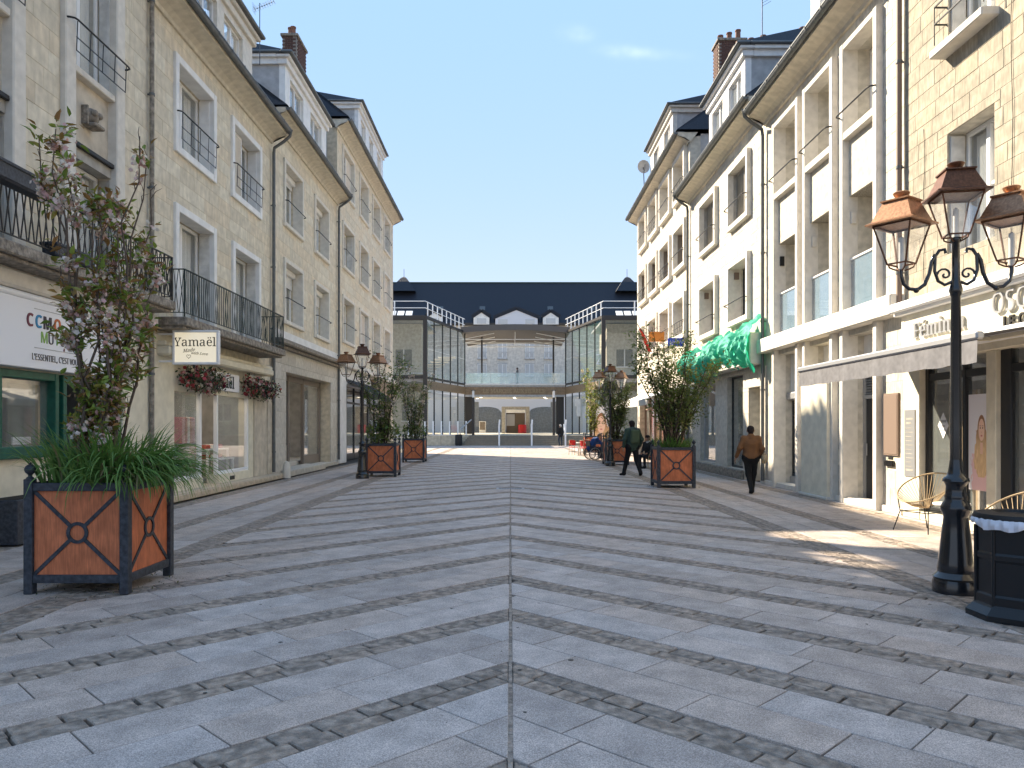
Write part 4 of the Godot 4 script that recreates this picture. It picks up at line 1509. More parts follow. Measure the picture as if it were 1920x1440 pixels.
	shell(n, S, 32.8, 48.4, 14.6)
	var aw := thing("shop_awning", "small black sloping awning over the corner house's shop", "awning", fp(S, 37.5, 3.1, 0))
	b = MB.new()
	b.quada(fp(S, 34.6, 3.75, 0.05), fp(S, 40.4, 3.75, 0.05), fp(S, 40.4, 3.1, 1.1), fp(S, 34.6, 3.1, 1.1), Vector3.UP)
	b.quada(fp(S, 34.6, 3.74, 0.05), fp(S, 40.4, 3.74, 0.05), fp(S, 40.4, 3.09, 1.1), fp(S, 34.6, 3.09, 1.1), Vector3.DOWN)
	b.fb(S, 34.6, 40.4, 2.85, 3.1, 1.09, 1.1)
	part(aw, "canvas", b, M.awning_black)
	b = MB.new()
	for s in [34.7, 40.3]:
		b.bar(fp(S, s, 3.2, 0.05), fp(S, s, 3.06, 1.08), 0.03, 0.03)
	part(aw, "awning_arm", b, M.iron)
	chimney("dark brick chimney with four pots behind the white dormers", -9.45, 33.6, 14.0, 18.3, 0.62, 1.5, 4, true)
	downpipe("grey downpipe beside the insurance office's pale corner pier", S, 15.66, 0.15, 11.3, 0.09, 0.5, M.old_concrete)
	downpipe("grey downpipe between the balcony house and the ashlar house", S, 23.7, 0.2, 10.75)
	downpipe("grey downpipe between the ashlar house and the tall corner house", S, 32.7, 0.2, 11.5)
	# television aerial
	var an := thing("television_aerial", "thin television aerial on the dormer roof", "aerial", Vector3(-7.9, 13.3, -24.2))
	b = MB.new()
	b.tube([Vector3(-7.9, 13.0, -24.2), Vector3(-7.9, 14.95, -24.2)], 0.015, 5)
	b.tube([Vector3(-8.05, 14.75, -24.2), Vector3(-7.45, 15.0, -24.2)], 0.01, 4)
	for k in 9:
		var p := Vector3(-8.05, 14.75, -24.2).lerp(Vector3(-7.45, 15.0, -24.2), k / 8.0)
		b.tube([p - Vector3(0, 0.0, 0.15), p + Vector3(0, 0.0, 0.15)], 0.005, 4)
		b.tube([p - Vector3(0, 0.09, 0), p + Vector3(0, 0.09, 0)], 0.004, 4)
	for k in 5:
		b.tube([Vector3(-8.08, 14.65 + k * 0.06, -24.35), Vector3(-8.08, 14.65 + k * 0.06, -24.05)], 0.005, 4)
	part(an, "rods", b, M.zinc)


func portrait(w: int, h: int) -> ImageTexture:
	# a printed sheet: pale ground, long fair hair, a face, a pink top
	var im := Image.create(w, h, false, Image.FORMAT_RGB8)
	var ns := FastNoiseLite.new()
	ns.seed = 4
	ns.frequency = 0.03
	for y in h:
		for x in w:
			var u := (float(x) / w - 0.6) / 0.5
			var v := float(y) / h
			var c := Color(0.93, 0.92, 0.94)
			var wave := ns.get_noise_2d(x * 2.2, y * 0.5) * 0.22
			var hair := 0.36 + 0.34 * smoothstep(0.2, 0.75, v) + wave
			if v > 0.62 and absf(u) < 0.9 + wave: c = Color(0.93, 0.78, 0.78)
			if (v > 0.37 and v < 0.86 and absf(u) < hair * (1.0 - smoothstep(0.7, 0.9, v) * 0.6)) or Vector2(u / 0.37, (v - 0.38) / 0.165).length() < 1.0:
				c = Color(0.62, 0.45, 0.33).lerp(Color(0.90, 0.76, 0.58), smoothstep(0.25, 0.6, v) + ns.get_noise_2d(x * 6.0, y * 0.6) * 0.5)
			if v > 0.5 and v < 0.62 and absf(u) < 0.12: c = Color(0.93, 0.77, 0.68)
			var f := Vector2(u / 0.27, (v - 0.37) / 0.115).length()
			if f < 1.0:
				c = Color(0.95, 0.80, 0.71)
				if Vector2((absf(u) - 0.11) / 0.055, (v - 0.35) / 0.008).length() < 1.0: c = Color(0.55, 0.40, 0.34)
				if Vector2((absf(u) - 0.11) / 0.08, (v - 0.328) / 0.005).length() < 1.0: c = Color(0.72, 0.56, 0.47)
				if Vector2(u / 0.09, (v - 0.43) / 0.009).length() < 1.0: c = Color(0.82, 0.52, 0.5)
				if Vector2(u / 0.03, (v - 0.395) / 0.008).length() < 1.0: c = Color(0.86, 0.68, 0.6)
			im.set_pixel(x, y, c)
	return ImageTexture.create_from_image(im)


func sheet(side: int, s0: float, s1: float, y0: float, y1: float, d: float) -> MB:
	# a flat printed sheet on a wall, its picture upright
	var b := MB.new()
	var a := fp(side, s0, y0, d)
	var c := fp(side, s1, y0, d)
	var e := fp(side, s1, y1, d)
	var f := fp(side, s0, y1, d)
	b.quad(a, c, e, f, Vector3(-side, 0, 0))
	for p in b.v:
		var u := (-p.z - s0) / (s1 - s0)
		if side > 0: u = 1.0 - u
		b.uv.append(Vector2(u, 1.0 - (p.y - y0) / (y1 - y0)))
	return b


func build_right() -> void:
	var S := 1
	var b: MB
	var stone := [M.stone, M.stone_b, M.stone_c, M.stone_d]
	# ---- the hairdresser's house
	var n := thing("terrace_house", "yellow stone house over the cream and black hairdresser's shop", "building", Vector3(8, 0, -9))
	var hl := [R(11.27, 12.48, 4.4, 6.35), R(11.25, 12.45, 7.72, 9.9), R(7.6, 8.8, 4.4, 6.35), R(7.6, 8.8, 7.72, 9.9)]
	wall(n, S, R(3, 13.82, 3.3, 11.6), hl, M.mortar_pale)
	ashlar(n, S, R(3, 13.82, 3.75, 11.6), hl, 0.275, 0.56, [M.stone_warm, M.stone_warm_b, M.stone_warm_c], 12)
	for i in 4:
		var o := {"deep": 0.3, "curtain": 0.7, "folded": M.shutter, "leaves": 2}
		if i % 2 == 0: o["transom"] = 5.35
		if i % 2 == 1: o["sill"] = 0.26
		window(n, S, hl[i], o)
		if i % 2 == 1:
			var g := MB.new()
			var a: float = hl[i].position.x - 0.05
			var z: float = hl[i].end.x + 0.05
			for yy in [8.42, 8.14]:
				for q in [[a, 0.0, a, 0.2], [a, 0.2, z, 0.2], [z, 0.2, z, 0.0]]:
					g.bar(fp(S, q[0], yy, q[1]), fp(S, q[2], yy, q[3]), 0.022, 0.022)
			for k in 4:
				var s := lerpf(a, z, k / 3.0)
				g.bar(fp(S, s, 7.8, 0.2), fp(S, s, 8.42, 0.2), 0.014, 0.014, Vector3.RIGHT)
			part(n, "window_guard", g, M.iron)
	rooms(n, S, 3.2, 13.7, [0.1, 3.7, 7.0, 11.0], M.room)
	eaves(n, S, 3, 13.85, 11.6)
	roof(n, S, 3, 13.85, 12.05, 4.0, 5.0, 0, 0)
	shell(n, S, 3, 13.82, 11.9)
	b = MB.new()
	b.fb(S, 3, 13.8, 3.62, 3.78, 0, 0.3, 0.02)
	b.fb(S, 3, 13.8, 3.56, 3.62, 0, 0.22, 0.01)
	part(n, "shop_cornice", b, M.white)
	b = MB.new()
	b.fb(S, 3, 13.72, 2.72, 3.56, -0.2, 0.12, 0.01)
	b.fb(S, 13.22, 13.78, 0.0, 2.72, -0.2, 0.06, 0.01)
	b.fb(S, 11.19, 11.42, 0.1, 2.72, -0.2, 0.03, 0.01)
	b.fb(S, 11.42, 13.22, 0.0, 0.14, -0.3, 0.05, 0.01)
	b.fb(S, 6.5, 10.0, 0.0, 0.14, -0.3, 0.05, 0.01)
	part(n, "shop_wall", b, M.cream)
	words(n, "lettering", "Féminin", 0.36, "Droid Serif", M.metal_grey, Transform3D(TR, fp(S, 12.5, 3.24, 0.15)), 0.03, 700)
	words(n, "lettering", "OSCAR", 0.42, "Droid Sans", M.metal_grey, Transform3D(TR, fp(S, 10.45, 3.36, 0.15)), 0.03)
	words(n, "lettering", "LE COIFFEUR", 0.24, "Droid Sans", M.black, Transform3D(TR, fp(S, 10.1, 3.06, 0.15)), 0.03, 700)
	b = MB.new()
	for e in [[13.12, 13.22], [12.06, 12.14], [11.42, 11.5], [10.95, 11.19], [10.0, 10.12], [8.4, 8.5], [6.5, 6.6]]:
		b.fb(S, e[0], e[1], 0.0 if e[0] < 11.4 else 0.14, 2.72, -0.16, -0.04, 0.01)
	b.fb(S, 6.6, 13.12, 2.38, 2.5, -0.15, -0.05, 0.01)
	b.fb(S, 11.5, 13.12, 0.14, 0.24, -0.15, -0.05, 0.01)
	b.fb(S, 10.12, 10.2, 0.0, 2.38, -0.15, -0.05)
	part(n, "shopfront_frame", b, M.dark_frame)
	for e in [[12.14, 13.12], [11.5, 12.06], [10.2, 10.95], [8.5, 10.0], [6.6, 8.4]]:
		b = MB.new()
		b.fb(S, e[0], e[1], 0.2, 2.72, -0.1, -0.094)
		part(n, "shop_pane", b, M.shop_glass)
	for k in 9:
		b = MB.new()
		b.fb(S, 12.2 + k * 0.102, 12.27 + k * 0.102, 0.25, 2.2, -0.42, -0.36 - 0.03 * (k % 2), 0.01)
		part(n, "curtain_strip", b, M.rattan if k % 2 else M.beige)
	b = MB.new()
	b.fb(S, 6.6, 12.1, 0.12, 2.7, -3.0, -2.9)
	part(n, "shop_back_wall", b, M.room_dark)
	var pm := StandardMaterial3D.new()
	pm.albedo_texture = portrait(180, 440)
	pm.roughness = 0.7
	tag(part(self, "poster", sheet(S, 11.5, 12.05, 0.62, 2.1, -0.088), pm), "tall printed portrait of a long haired person in the hairdresser's window", "poster")
	# plaque, diamond card, opening hours
	var pq := thing("wall_plaque", "tall narrow grey price plaque on the hairdresser's cream pier", "plaque", fp(S, 13.5, 0.72, 0.06))
	b = MB.new()
	b.fb(S, 13.34, 13.7, 0.72, 1.9, 0.06, 0.075, 0.004)
	part(pq, "plate", b, M.metal_grey)
	for k in 13:
		b = MB.new()
		var yy := 1.72 - k * 0.075
		b.fb(S, 13.4 + 0.03 * float((k * 5) % 3), 13.64, yy, yy + (0.035 if k < 2 or k == 12 else 0.012), 0.075, 0.0762)
		part(pq, "printed_line", b, M.shutter_grey)
	var dm := thing("window_card", "white diamond shaped card on the hairdresser's window", "sign", fp(S, 12.75, 1.6, -0.09))
	b = MB.new()
	var q := [fp(S, 12.75, 1.4, -0.085), fp(S, 12.59, 1.62, -0.085), fp(S, 12.75, 1.84, -0.085), fp(S, 12.91, 1.62, -0.085)]
	b.quad(q[0], q[1], q[2], q[3], Vector3.LEFT)
	part(dm, "card", b, M.sign_white)
	for k in 3:
		b = MB.new()
		b.fb(S, 12.66 + 0.03 * (k % 2), 12.84 - 0.03 * (k % 2), 1.67 - k * 0.07, 1.69 - k * 0.07 + (0.02 if k == 0 else 0.0), -0.085, -0.083)
		part(dm, "printed_line", b, M.dormer_grey)
	for k in 9:
		b = MB.new()
		b.fb(S, 10.42 + 0.02 * float((k * 3) % 4), 10.78 - 0.03 * float((k * 5) % 3), 1.9 - k * 0.09, 1.925 - k * 0.09, -0.093, -0.09)
		part(n, "printed_line", b, M.metal_grey)
	# the folding arm awning
	var aw := thing("shop_awning", "long grey folding arm awning with a hanging valance over the hairdresser's shop", "awning", fp(S, 11.2, 2.6, 0))
	var A0 := 8.6
	var A1 := 13.9
	b = MB.new()
	b.quada(fp(S, A0, 2.92, 0.16), fp(S, A1, 2.92, 0.16), fp(S, A1, 2.64, 1.84), fp(S, A0, 2.64, 1.84), Vector3.UP)
	b.quada(fp(S, A0, 2.915, 0.16), fp(S, A1, 2.915, 0.16), fp(S, A1, 2.635, 1.84), fp(S, A0, 2.635, 1.84), Vector3.DOWN)
	part(aw, "canvas", b, M.awning_grey)
	b = MB.new()
	b.fb(S, A0 - 0.03, A1 + 0.03, 2.58, 2.67, 1.8, 1.9, 0.02)
	part(aw, "front_bar", b, M.metal_grey)
	b = MB.new()
	b.fb(S, A0 - 0.1, A1 + 0.1, 2.82, 3.0, 0.121, 0.28, 0.04)
	part(aw, "cassette", b, M.white_gloss)
	b = MB.new()
	var nn := 120
	for i in nn:
		for j in 4:
			var pts := []
			for e in [[i, j], [i + 1, j], [i + 1, j + 1], [i, j + 1]]:
				var u: float = float(e[0]) / nn
				var v: float = e[1] / 4.0
				var wv: float = 0.012 * v * (sin(u * 70.0 + v) + 0.6 * sin(u * 31.0))
				pts.append(fp(S, lerpf(A0, A1, u), 2.58 - v * (0.26 + 0.006 * sin(u * 50)), 1.87 + wv))
			b.quada(pts[0], pts[1], pts[2], pts[3], Vector3.LEFT)
	part(aw, "valance", b, M.awning_grey)
	for s in [9.1, 13.3]:
		b = MB.new()
		b.bar(fp(S, s, 2.85, 0.25), fp(S, s + (0.7 if s < 10 else -0.7), 2.72, 1.0), 0.07, 0.05)
		b.bar(fp(S, s + (0.7 if s < 10 else -0.7), 2.72, 1.0), fp(S, s, 2.63, 1.82), 0.06, 0.045)
		part(aw, "folding_arm", b, M.cream)
	# ---- the house of framed bays
	n = thing("terrace_house", "pale stone house with three tall concrete framed bays and glass balustrades", "building", Vector3(8, 0, -17.5))
	var bays := [[14.63, 16.28], [16.65, 18.36], [18.66, 20.5]]
	hl = []
	for e in bays:
		hl.append(R(e[0] + 0.16, e[1] - 0.16, 7.76, 9.5))
		hl.append(R(e[0] + 0.16, e[1] - 0.16, 4.03, 6.42))
		hl.append(R(e[0] + 0.16, e[1] - 0.16, 0.0, 3.5))
	var cut := []
	for e in bays: cut.append(R(e[0] + 0.01, e[1] - 0.01, 0.0, 9.62))
	wall(n, S, R(13.85, 21.3, 0, 10.05), hl, M.mortar_pale, -0.006, 0.6)
	ashlar(n, S, R(13.85, 21.3, 0.12, 10.05), cut, 0.33, 0.62, [M.limestone, M.limestone_b, M.limestone_c, M.stone_c], 13)
	for i in 3:
		var e: Array = bays[i]
		b = MB.new()
		for y in [[4.0, 9.64], [0.0, 3.62]]:
			b.fb(S, e[0], e[0] + 0.16, y[0], y[1], -0.2, 0.13, 0.012)
			b.fb(S, e[1] - 0.16, e[1], y[0], y[1], -0.2, 0.13, 0.012)
		b.fb(S, e[0] + 0.16, e[1] - 0.16, 9.5, 9.63, -0.2, 0.125, 0.012)
		b.fb(S, e[0] + 0.16, e[1] - 0.16, 7.6, 7.76, -0.45, 0.125, 0.012)
		part(n, "bay_frame", b, M.concrete)
		b = MB.new()
		b.fb(S, e[0] + 0.16, e[1] - 0.16, 6.42, 7.6, -0.5, -0.05)
		part(n, "bay_panel", b, M.roughcast)
		window(n, S, hl[i * 3], {"deep": 0.44, "curtain": 1.0, "leaves": 2})
		window(n, S, hl[i * 3 + 1], {"deep": 0.55, "frame": M.dark_frame, "leaves": 2})
		rail(n, S, e[0] + 0.02, e[1] - 0.02, 8.12, 7.8, 0.24, false)
		b = MB.new()
		b.fb(S, e[0] + 0.17, e[1] - 0.17, 4.09, 5.08, -0.06, -0.05)
		var gp := part(n, "balustrade_pane", b, M.balustrade_glass)
		b = MB.new()
		b.fb(S, e[0] + 0.16, e[1] - 0.16, 5.08, 5.13, -0.085, -0.025, 0.01)
		part(n, "balustrade_rail", b, M.white_gloss)
		b = MB.new()
		b.fb(S, e[1] - 0.22, e[1] - 0.17, 5.85, 6.1, -0.14, -0.03, 0.005)
		part(n, "blind_bracket", b, M.black if i == 2 else M.concrete)
	b = MB.new()
	b.fb(S, 13.85, 21.35, 3.62, 4.0, -0.3, 0.26, 0.02)
	part(n, "string_course", b, M.concrete)
	b = MB.new()
	b.fb(S, 13.86, 21.3, 0.0, 0.12, -0.3, 0.05, 0.01)
	part(n, "plinth", b, M.concrete)
	# ground floor fillings: door, blocked bay, window
	b = MB.new()
	b.fb(S, 14.79, 16.12, 2.75, 3.5, -0.36, -0.32)
	b.fb(S, 16.81, 18.2, 2.9, 3.5, -0.36, -0.32)
	b.fb(S, 18.82, 20.34, 2.5, 3.5, -0.36, -0.32)
	part(n, "bay_infill", b, M.white)
	var dr := MB.new()
	dr.fb(S, 14.85, 16.06, 0.1, 2.18, -0.4, -0.34, 0.01)
	var door := part(n, "front_door", dr, M.door_black)
	b = MB.new()
	b.tube([fp(S, 15.95, 1.0, -0.3), fp(S, 15.95, 1.25, -0.3)], 0.012, 6)
	part(door, "handle", b, M.metal_grey)
	b = MB.new()
	b.fb(S, 14.79, 14.85, 0.1, 2.75, -0.42, -0.3)
	b.fb(S, 16.06, 16.12, 0.1, 2.75, -0.42, -0.3)
	b.fb(S, 14.85, 16.06, 2.18, 2.26, -0.42, -0.31)
	part(n, "door_frame", b, M.metal_grey)
	for k in 8:
		b = MB.new()
		b.box(fp(S, 15.45, 2.3 + k * 0.055, -0.35), Vector3(0.03, 0.006, 0.6), 0.0, Basis(Vector3.FORWARD, -0.6))
		part(n, "louvre_slat", b, M.metal_grey)
	b = MB.new()
	b.fb(S, 16.75, 18.25, 0.06, 2.9, -0.2, 0.2, 0.01)
	part(n, "closed_panel", b, M.cream)
	b = MB.new()
	b.fb(S, 14.8, 16.1, 0.0, 0.1, -0.4, 0.12, 0.01)
	b.fb(S, 16.7, 18.3, 0.0, 0.06, -0.2, 0.24, 0.01)
	part(n, "door_step", b, M.concrete)
	window(n, S, R(18.82, 20.34, 0.3, 2.3), {"deep": 0.36, "frame": M.dark_frame, "leaves": 1, "transom": 1.9, "curtain": 0.5})
	b = MB.new()
	b.fb(S, 18.83, 20.33, 2.3, 2.5, -0.4, -0.2, 0.03)
	part(n, "blind_box", b, M.metal_grey)
	b = MB.new()
	b.fb(S, 18.83, 20.33, 0.05, 0.3, -0.5, -0.3)
	part(n, "window_apron", b, M.metal_grey)
	rooms(n, S, 14.0, 21.1, [0.1, 3.8, 7.1, 10.0], M.room, 4.5, -0.61)
	eaves(n, S, 13.85, 21.35, 9.95)
	roof(n, S, 13.8, 21.4, 10.4, 4.4, 5.0, 0, 0)
	dormer(n, S, 13.95, 18.4, 10.5, 13.1, 2.6, [[14.6, 15.9], [16.6, 17.9]], -0.1)
	shell(n, S, 13.85, 21.3, 10.3)
	var cabp := thing("meter_cabinet", "flat brown metal meter cabinet beside the black front door", "cabinet", fp(S, 14.3, 1.08, 0.0))
	b = MB.new()
	b.fb(S, 14.0, 14.55, 1.06, 2.22, 0.0, 0.035, 0.006)
	part(cabp, "box", b, M.brown_panel)
	b = MB.new()
	b.fb(S, 14.03, 14.52, 1.09, 2.19, 0.035, 0.042, 0.003)
	part(cabp, "cabinet_lid", b, M.brown_panel)
	var lb := thing("letter_box", "small black letter slot beneath the brown meter cabinet", "letter box", fp(S, 14.35, 0.9, 0.0))
	b = MB.new()
	b.fb(S, 14.18, 14.5, 0.86, 0.97, 0.0, 0.05, 0.008)
	part(lb, "flap", b, M.black_gloss)
	b = MB.new()
	b.fb(S, 14.24, 14.42, 0.99, 1.04, 0.0, 0.01)
	part(lb, "name_plate", b, M.black)
	var ic := thing("intercom", "small black intercom on the pier next to the black front door", "intercom", fp(S, 16.46, 1.2, 0.0))
	b = MB.new()
	b.fb(S, 16.42, 16.5, 1.14, 1.26, 0.0, 0.03, 0.004)
	part(ic, "panel", b, M.black)
	words(ic, "house_number", "4", 0.3, "Droid Sans", M.metal_grey, Transform3D(TR, fp(S, 16.46, 1.62, 0.012)), 0.01, 700)
	# ---- the house with the green net
	n = thing("terrace_house", "pale stone house with four framed windows above a shop hung with green netting", "building", Vector3(8, 0, -26))
	var sm := 0.17
	hl = []
	for e in [[22.6, 24.75], [26.2, 28.5]]:
		hl.append(R(e[0] + sm, e[1] - sm, 7.83 + sm, 9.82 - sm))
		hl.append(R(e[0] + sm, e[1] - sm, 4.77 + sm, 6.79 - sm))
	var gl := [R(26.5, 28.6, 0.35, 3.15), R(23.35, 25.05, 0.3, 3.2), R(21.75, 22.8, 0.0, 2.75)]
	wall(n, S, R(21.3, 30.4, 0, 10.45), hl + gl, M.mortar_pale, -0.006, 0.5)
	cut = []
	for r: Rect2 in hl: cut.append(r.grow(sm - 0.01))
	ashlar(n, S, R(21.3, 30.4, 3.3, 10.45), cut, 0.33, 0.66, [M.limestone, M.limestone_b, M.limestone_c, M.stone_c], 14)
	ashlar(n, S, R(21.3, 30.4, 0.0, 3.3), gl, 0.66, 1.1, [M.limestone_c, M.limestone], 15, 60, 0.03, 0.05)
	for i in 4:
		var o := {"surround": sm, "surround_mat": M.concrete, "proud": 0.14, "deep": 0.34, "rail": 0.5, "rail_full": false, "rail_out": 0.26, "frame": M.shutter_grey}
		if i % 2 == 0:
			o["louvres"] = [1]
			o["shutter_mat"] = M.shutter_grey
			o["folded"] = M.shutter_grey
		else:
			o["frame"] = M.dark_frame
		window(n, S, hl[i], o)
		if i % 2 == 1:
			b = MB.new()
			b.fb(S, hl[i].end.x - 0.08, hl[i].end.x - 0.005, hl[i].end.y - 0.32, hl[i].end.y - 0.1, -0.2, -0.05, 0.006)
			part(n, "blind_bracket", b, M.brown_panel)
	window(n, S, gl[0], {"deep": 0.1, "frame": M.metal_grey, "leaves": 1, "glass": M.shop_glass})
	window(n, S, gl[1], {"deep": 0.12, "frame": M.dark_frame, "leaves": 1, "glass": M.shop_glass})
	b = MB.new()
	b.fb(S, 21.75, 22.8, 0.05, 2.75, -0.5, -0.44)
	part(n, "shop_door", b, M.shutter_grey)
	b = MB.new()
	b.fb(S, 23.2, 30.3, 0.0, 0.28, -0.3, 0.14, 0.02)
	part(n, "plinth", b, M.old_concrete)
	b = MB.new()
	b.fb(S, 21.5, 29.6, 3.35, 4.25, 0.03, 0.4, 0.03)
	part(n, "shop_fascia", b, M.concrete)
	rooms(n, S, 21.5, 30.2, [0.1, 4.4, 7.4, 10.4], M.room_pale, 4.5, -0.61)
	eaves(n, S, 21.3, 30.5, 10.4)
	roof(n, S, 21.4, 30.6, 10.85, 4.4, 5.0, 2.0, 0)
	dormer(n, S, 23.9, 28.2, 10.9, 13.3, 2.8, [[24.3, 25.7], [26.4, 27.8]], -0.2)
	shell(n, S, 21.3, 30.4, 10.8)
	# green debris net bunched along the fascia
	var nt := thing("debris_net", "bright green netting bunched over the pale shop fascia", "net", fp(S, 25.4, 3.3, 0.4))
	var ns := FastNoiseLite.new()
	ns.seed = 9
	ns.frequency = 0.9
	b = MB.new()
	var un := 150
	var vn := 22
	var grid := []
	for i in un + 1:
		var row := []
		for j in vn + 1:
			var u := float(i) / un
			var v := float(j) / vn
			var s := lerpf(21.25, 29.9, u)
			var crease := ns.get_noise_2d(s * 2.4 + v * 0.8, v * 0.45) * 0.26 + ns.get_noise_2d(s * 5.5 + v * 1.6, v * 0.7 + 7) * 0.12
			var top := 4.5 - 0.12 * u + 0.3 * ns.get_noise_1d(s * 1.3) + 0.16 * (1 - smoothstep(0.0, 0.12, u))
			var hem := 3.4 + 0.4 * ns.get_noise_1d(s * 2.3 + 40) + 0.15 * sin(s * 1.1)
			var d := 0.06 + 0.5 * pow(sin(PI * clampf(v * 0.85 + 0.06, 0, 1)), 0.7) + crease
			row.append(fp(S, s + crease * 0.25, lerpf(top, hem, v) - 0.14 * sin(PI * v) * (0.5 + ns.get_noise_1d(s * 2.2)), maxf(d, 0.045 if v < 0.1 or v > 0.95 else 0.41)))
		grid.append(row)
	for i in un:
		for j in vn:
			b.quada(grid[i][j], grid[i + 1][j], grid[i + 1][j + 1], grid[i][j + 1], Vector3.LEFT)
	part(nt, "netting", b, M.net)
	# ---- the far corner house
	n = thing("terrace_house", "tall pale corner house with three rows of dark framed windows over a cafe", "building", Vector3(8, 0, -37))
	hl = []
	var fs := 0.2
	for e in [[30.75, 33.0], [33.65, 36.0], [36.55, 38.9], [39.5, 41.9]]:
		for y in [[10.95, 12.9], [8.08, 10.0], [5.2, 7.05]]:
			hl.append(R(e[0] + fs, e[1] - fs, y[0] + fs, y[1] - fs))
	wall(n, S, R(30.4, 43.0, 0, 13.1), hl + [R(31.2, 42.2, 0.0, 3.2)], M.mortar_pale)
	cut = []
	for r: Rect2 in hl: cut.append(r.grow(fs - 0.01))
	ashlar(n, S, R(30.4, 43.0, 3.3, 13.1), cut, 0.34, 0.7, [M.limestone, M.limestone_b, M.limestone_c, M.stone_c], 16, 0)
	for i in hl.size():
		var o := {"surround": fs, "surround_mat": M.concrete, "proud": 0.16, "deep": 0.34, "curtain": [0.0, 0.6, 1.0, 0.8][i % 4], "rail": 0.5, "rail_full": i % 2 == 0, "rail_out": 0.22, "frame": M.taupe}
		if i % 3 == 1: o["folded"] = M.taupe
		window(n, S, hl[i], o)
	rooms(n, S, 30.6, 42.8, [0.1, 3.9, 7.5, 10.5, 13.0], M.room, 4.5, -0.61)
	eaves(n, S, 30.3, 43.1, 12.85)
	roof(n, S, 30.2, 43.3, 13.3, 4.4, 5.0, 2.2, 3.0)
	dormer(n, S, 35.0, 40.6, 13.4, 16.1, 3.0, [[35.6, 37.0], [38.3, 39.7]], -0.3, M.concrete)
	shell(n, S, 30.4, 43.0, 13.2)
	b = MB.new()
	for k in 9:
		var s := 31.2 + k * 1.36
		b.fb(S, s, s + 0.12, 0.0, 3.2, -0.4, -0.28, 0.01)
	b.fb(S, 31.3, 42.1, 2.5, 2.62, -0.4, -0.29)
	part(n, "shopfront_frame", b, M.brown_panel)
	for k in 8:
		b = MB.new()
		b.fb(S, 31.32 + k * 1.36, 32.56 + k * 1.36, 0.1, 3.2, -0.34, -0.334)
		part(n, "shop_pane", b, M.shop_glass)
	for k in 12:
		b = MB.new()
		b.fb(S, 31.35 + k * 0.9, 31.8 + k * 0.9, 0.1, 2.5, -0.6, -0.55, 0.02)
		part(n, "curtain_strip", b, [M.rattan, M.curtain, M.coral][k % 3])
	var ca := thing("shop_awning", "cream cafe awning behind the leafy planters", "awning", fp(S, 37, 2.8, 0))
	b = MB.new()
	b.quada(fp(S, 31.4, 3.3, 0.05), fp(S, 42.0, 3.3, 0.05), fp(S, 42.0, 2.75, 1.5), fp(S, 31.4, 2.75, 1.5), Vector3.UP)
	b.quada(fp(S, 31.4, 3.29, 0.05), fp(S, 42.0, 3.29, 0.05), fp(S, 42.0, 2.74, 1.5), fp(S, 31.4, 2.74, 1.5), Vector3.DOWN)
	b.fb(S, 31.4, 42.0, 2.5, 2.76, 1.49, 1.505)
	part(ca, "canvas", b, M.awning_white)
	# signs that stand out from the wall
	var rf := thing("flag_banner", "slanting red flag banner on the far corner house", "banner", Vector3(6.3, 5.3, -37.5))
	b = MB.new()
	b.tube([fp(S, 37.5, 5.3, 0.0), fp(S, 37.5, 6.6, 0.9)], 0.02, 6)
	part(rf, "pole", b, M.iron)
	b = MB.new()
	for j in 8:
		var v0 := j / 8.0
		var v1 := (j + 1) / 8.0
		var e0 := 0.05 * sin(v0 * 7)
		var e1 := 0.05 * sin(v1 * 7)
		b.quada(Vector3(6.22 + v0 * 0.5, 6.5 - v0 * 1.25, -37.5 + e0), Vector3(6.5 + v0 * 0.42, 6.15 - v0 * 0.9, -37.5 + e0), Vector3(6.5 + v1 * 0.42, 6.15 - v1 * 0.9, -37.5 + e1), Vector3(6.22 + v1 * 0.5, 6.5 - v1 * 1.25, -37.5 + e1), Vector3.BACK)
	part(rf, "cloth", b, M.red)
	var og := thing("projecting_sign", "orange projecting sign on the far corner house", "sign", Vector3(6.6, 5.55, -35.2))
	b = MB.new()
	b.bx(6.35, 7.05, 5.5, 5.95, -35.25, -35.15, 0.02)
	part(og, "board", b, M.orange)
	var bl := thing("projecting_sign", "blue projecting sign with a white scribble on the far corner house", "sign", Vector3(6.5, 4.8, -31.2))
	b = MB.new()
	b.bx(6.4, 7.05, 4.85, 5.2, -31.25, -31.15, 0.02)
	part(bl, "board", b, M.blue)
	b = MB.new()
	var sc := []
	for k in 22: sc.append(Vector3(6.47 + k * 0.024, 5.03 + 0.07 * sin(k * 1.5), -31.146))
	b.tube(sc, 0.009, 4)
	part(bl, "script", b, M.sign_white)
	chimney("tall dark brick chimney with three pots above the far corner house", 9.4, 33.0, 13.5, 17.95, 1.13, 0.9, 3)
	chimney("broad low brick chimney beside the thin mast", 9.9, 31.6, 13.0, 17.0, 1.5, 0.7, 3)
	chimney("small brick chimney at the hipped slate roof", 9.75, 25.6, 12.5, 14.45, 0.5, 0.6, 1)
	downpipe("brown downpipe between the hairdresser's house and the framed bays", S, 13.85, 3.75, 10.4, 0.09, 0.5, M.brown_panel)
	downpipe("grey downpipe between the framed bays and the netted house", S, 21.32, 0.1, 10.4)
	downpipe("grey downpipe between the netted house and the far corner house", S, 30.35, 0.1, 10.85)
	var ms := thing("aerial_mast", "thin aerial mast on the roof by the broad chimney", "aerial", Vector3(10.0, 15.5, -30.5))
	b = MB.new()
	b.tube([Vector3(10.0, 14.5, -30.5), Vector3(10.0, 19.0, -30.5)], 0.02, 6)
	for k in 4:
		b.tube([Vector3(10.0, 18.3 + k * 0.12, -30.5), Vector3(10.35, 18.5 + k * 0.12, -30.5)], 0.008, 4)
	part(ms, "rods", b, M.zinc)
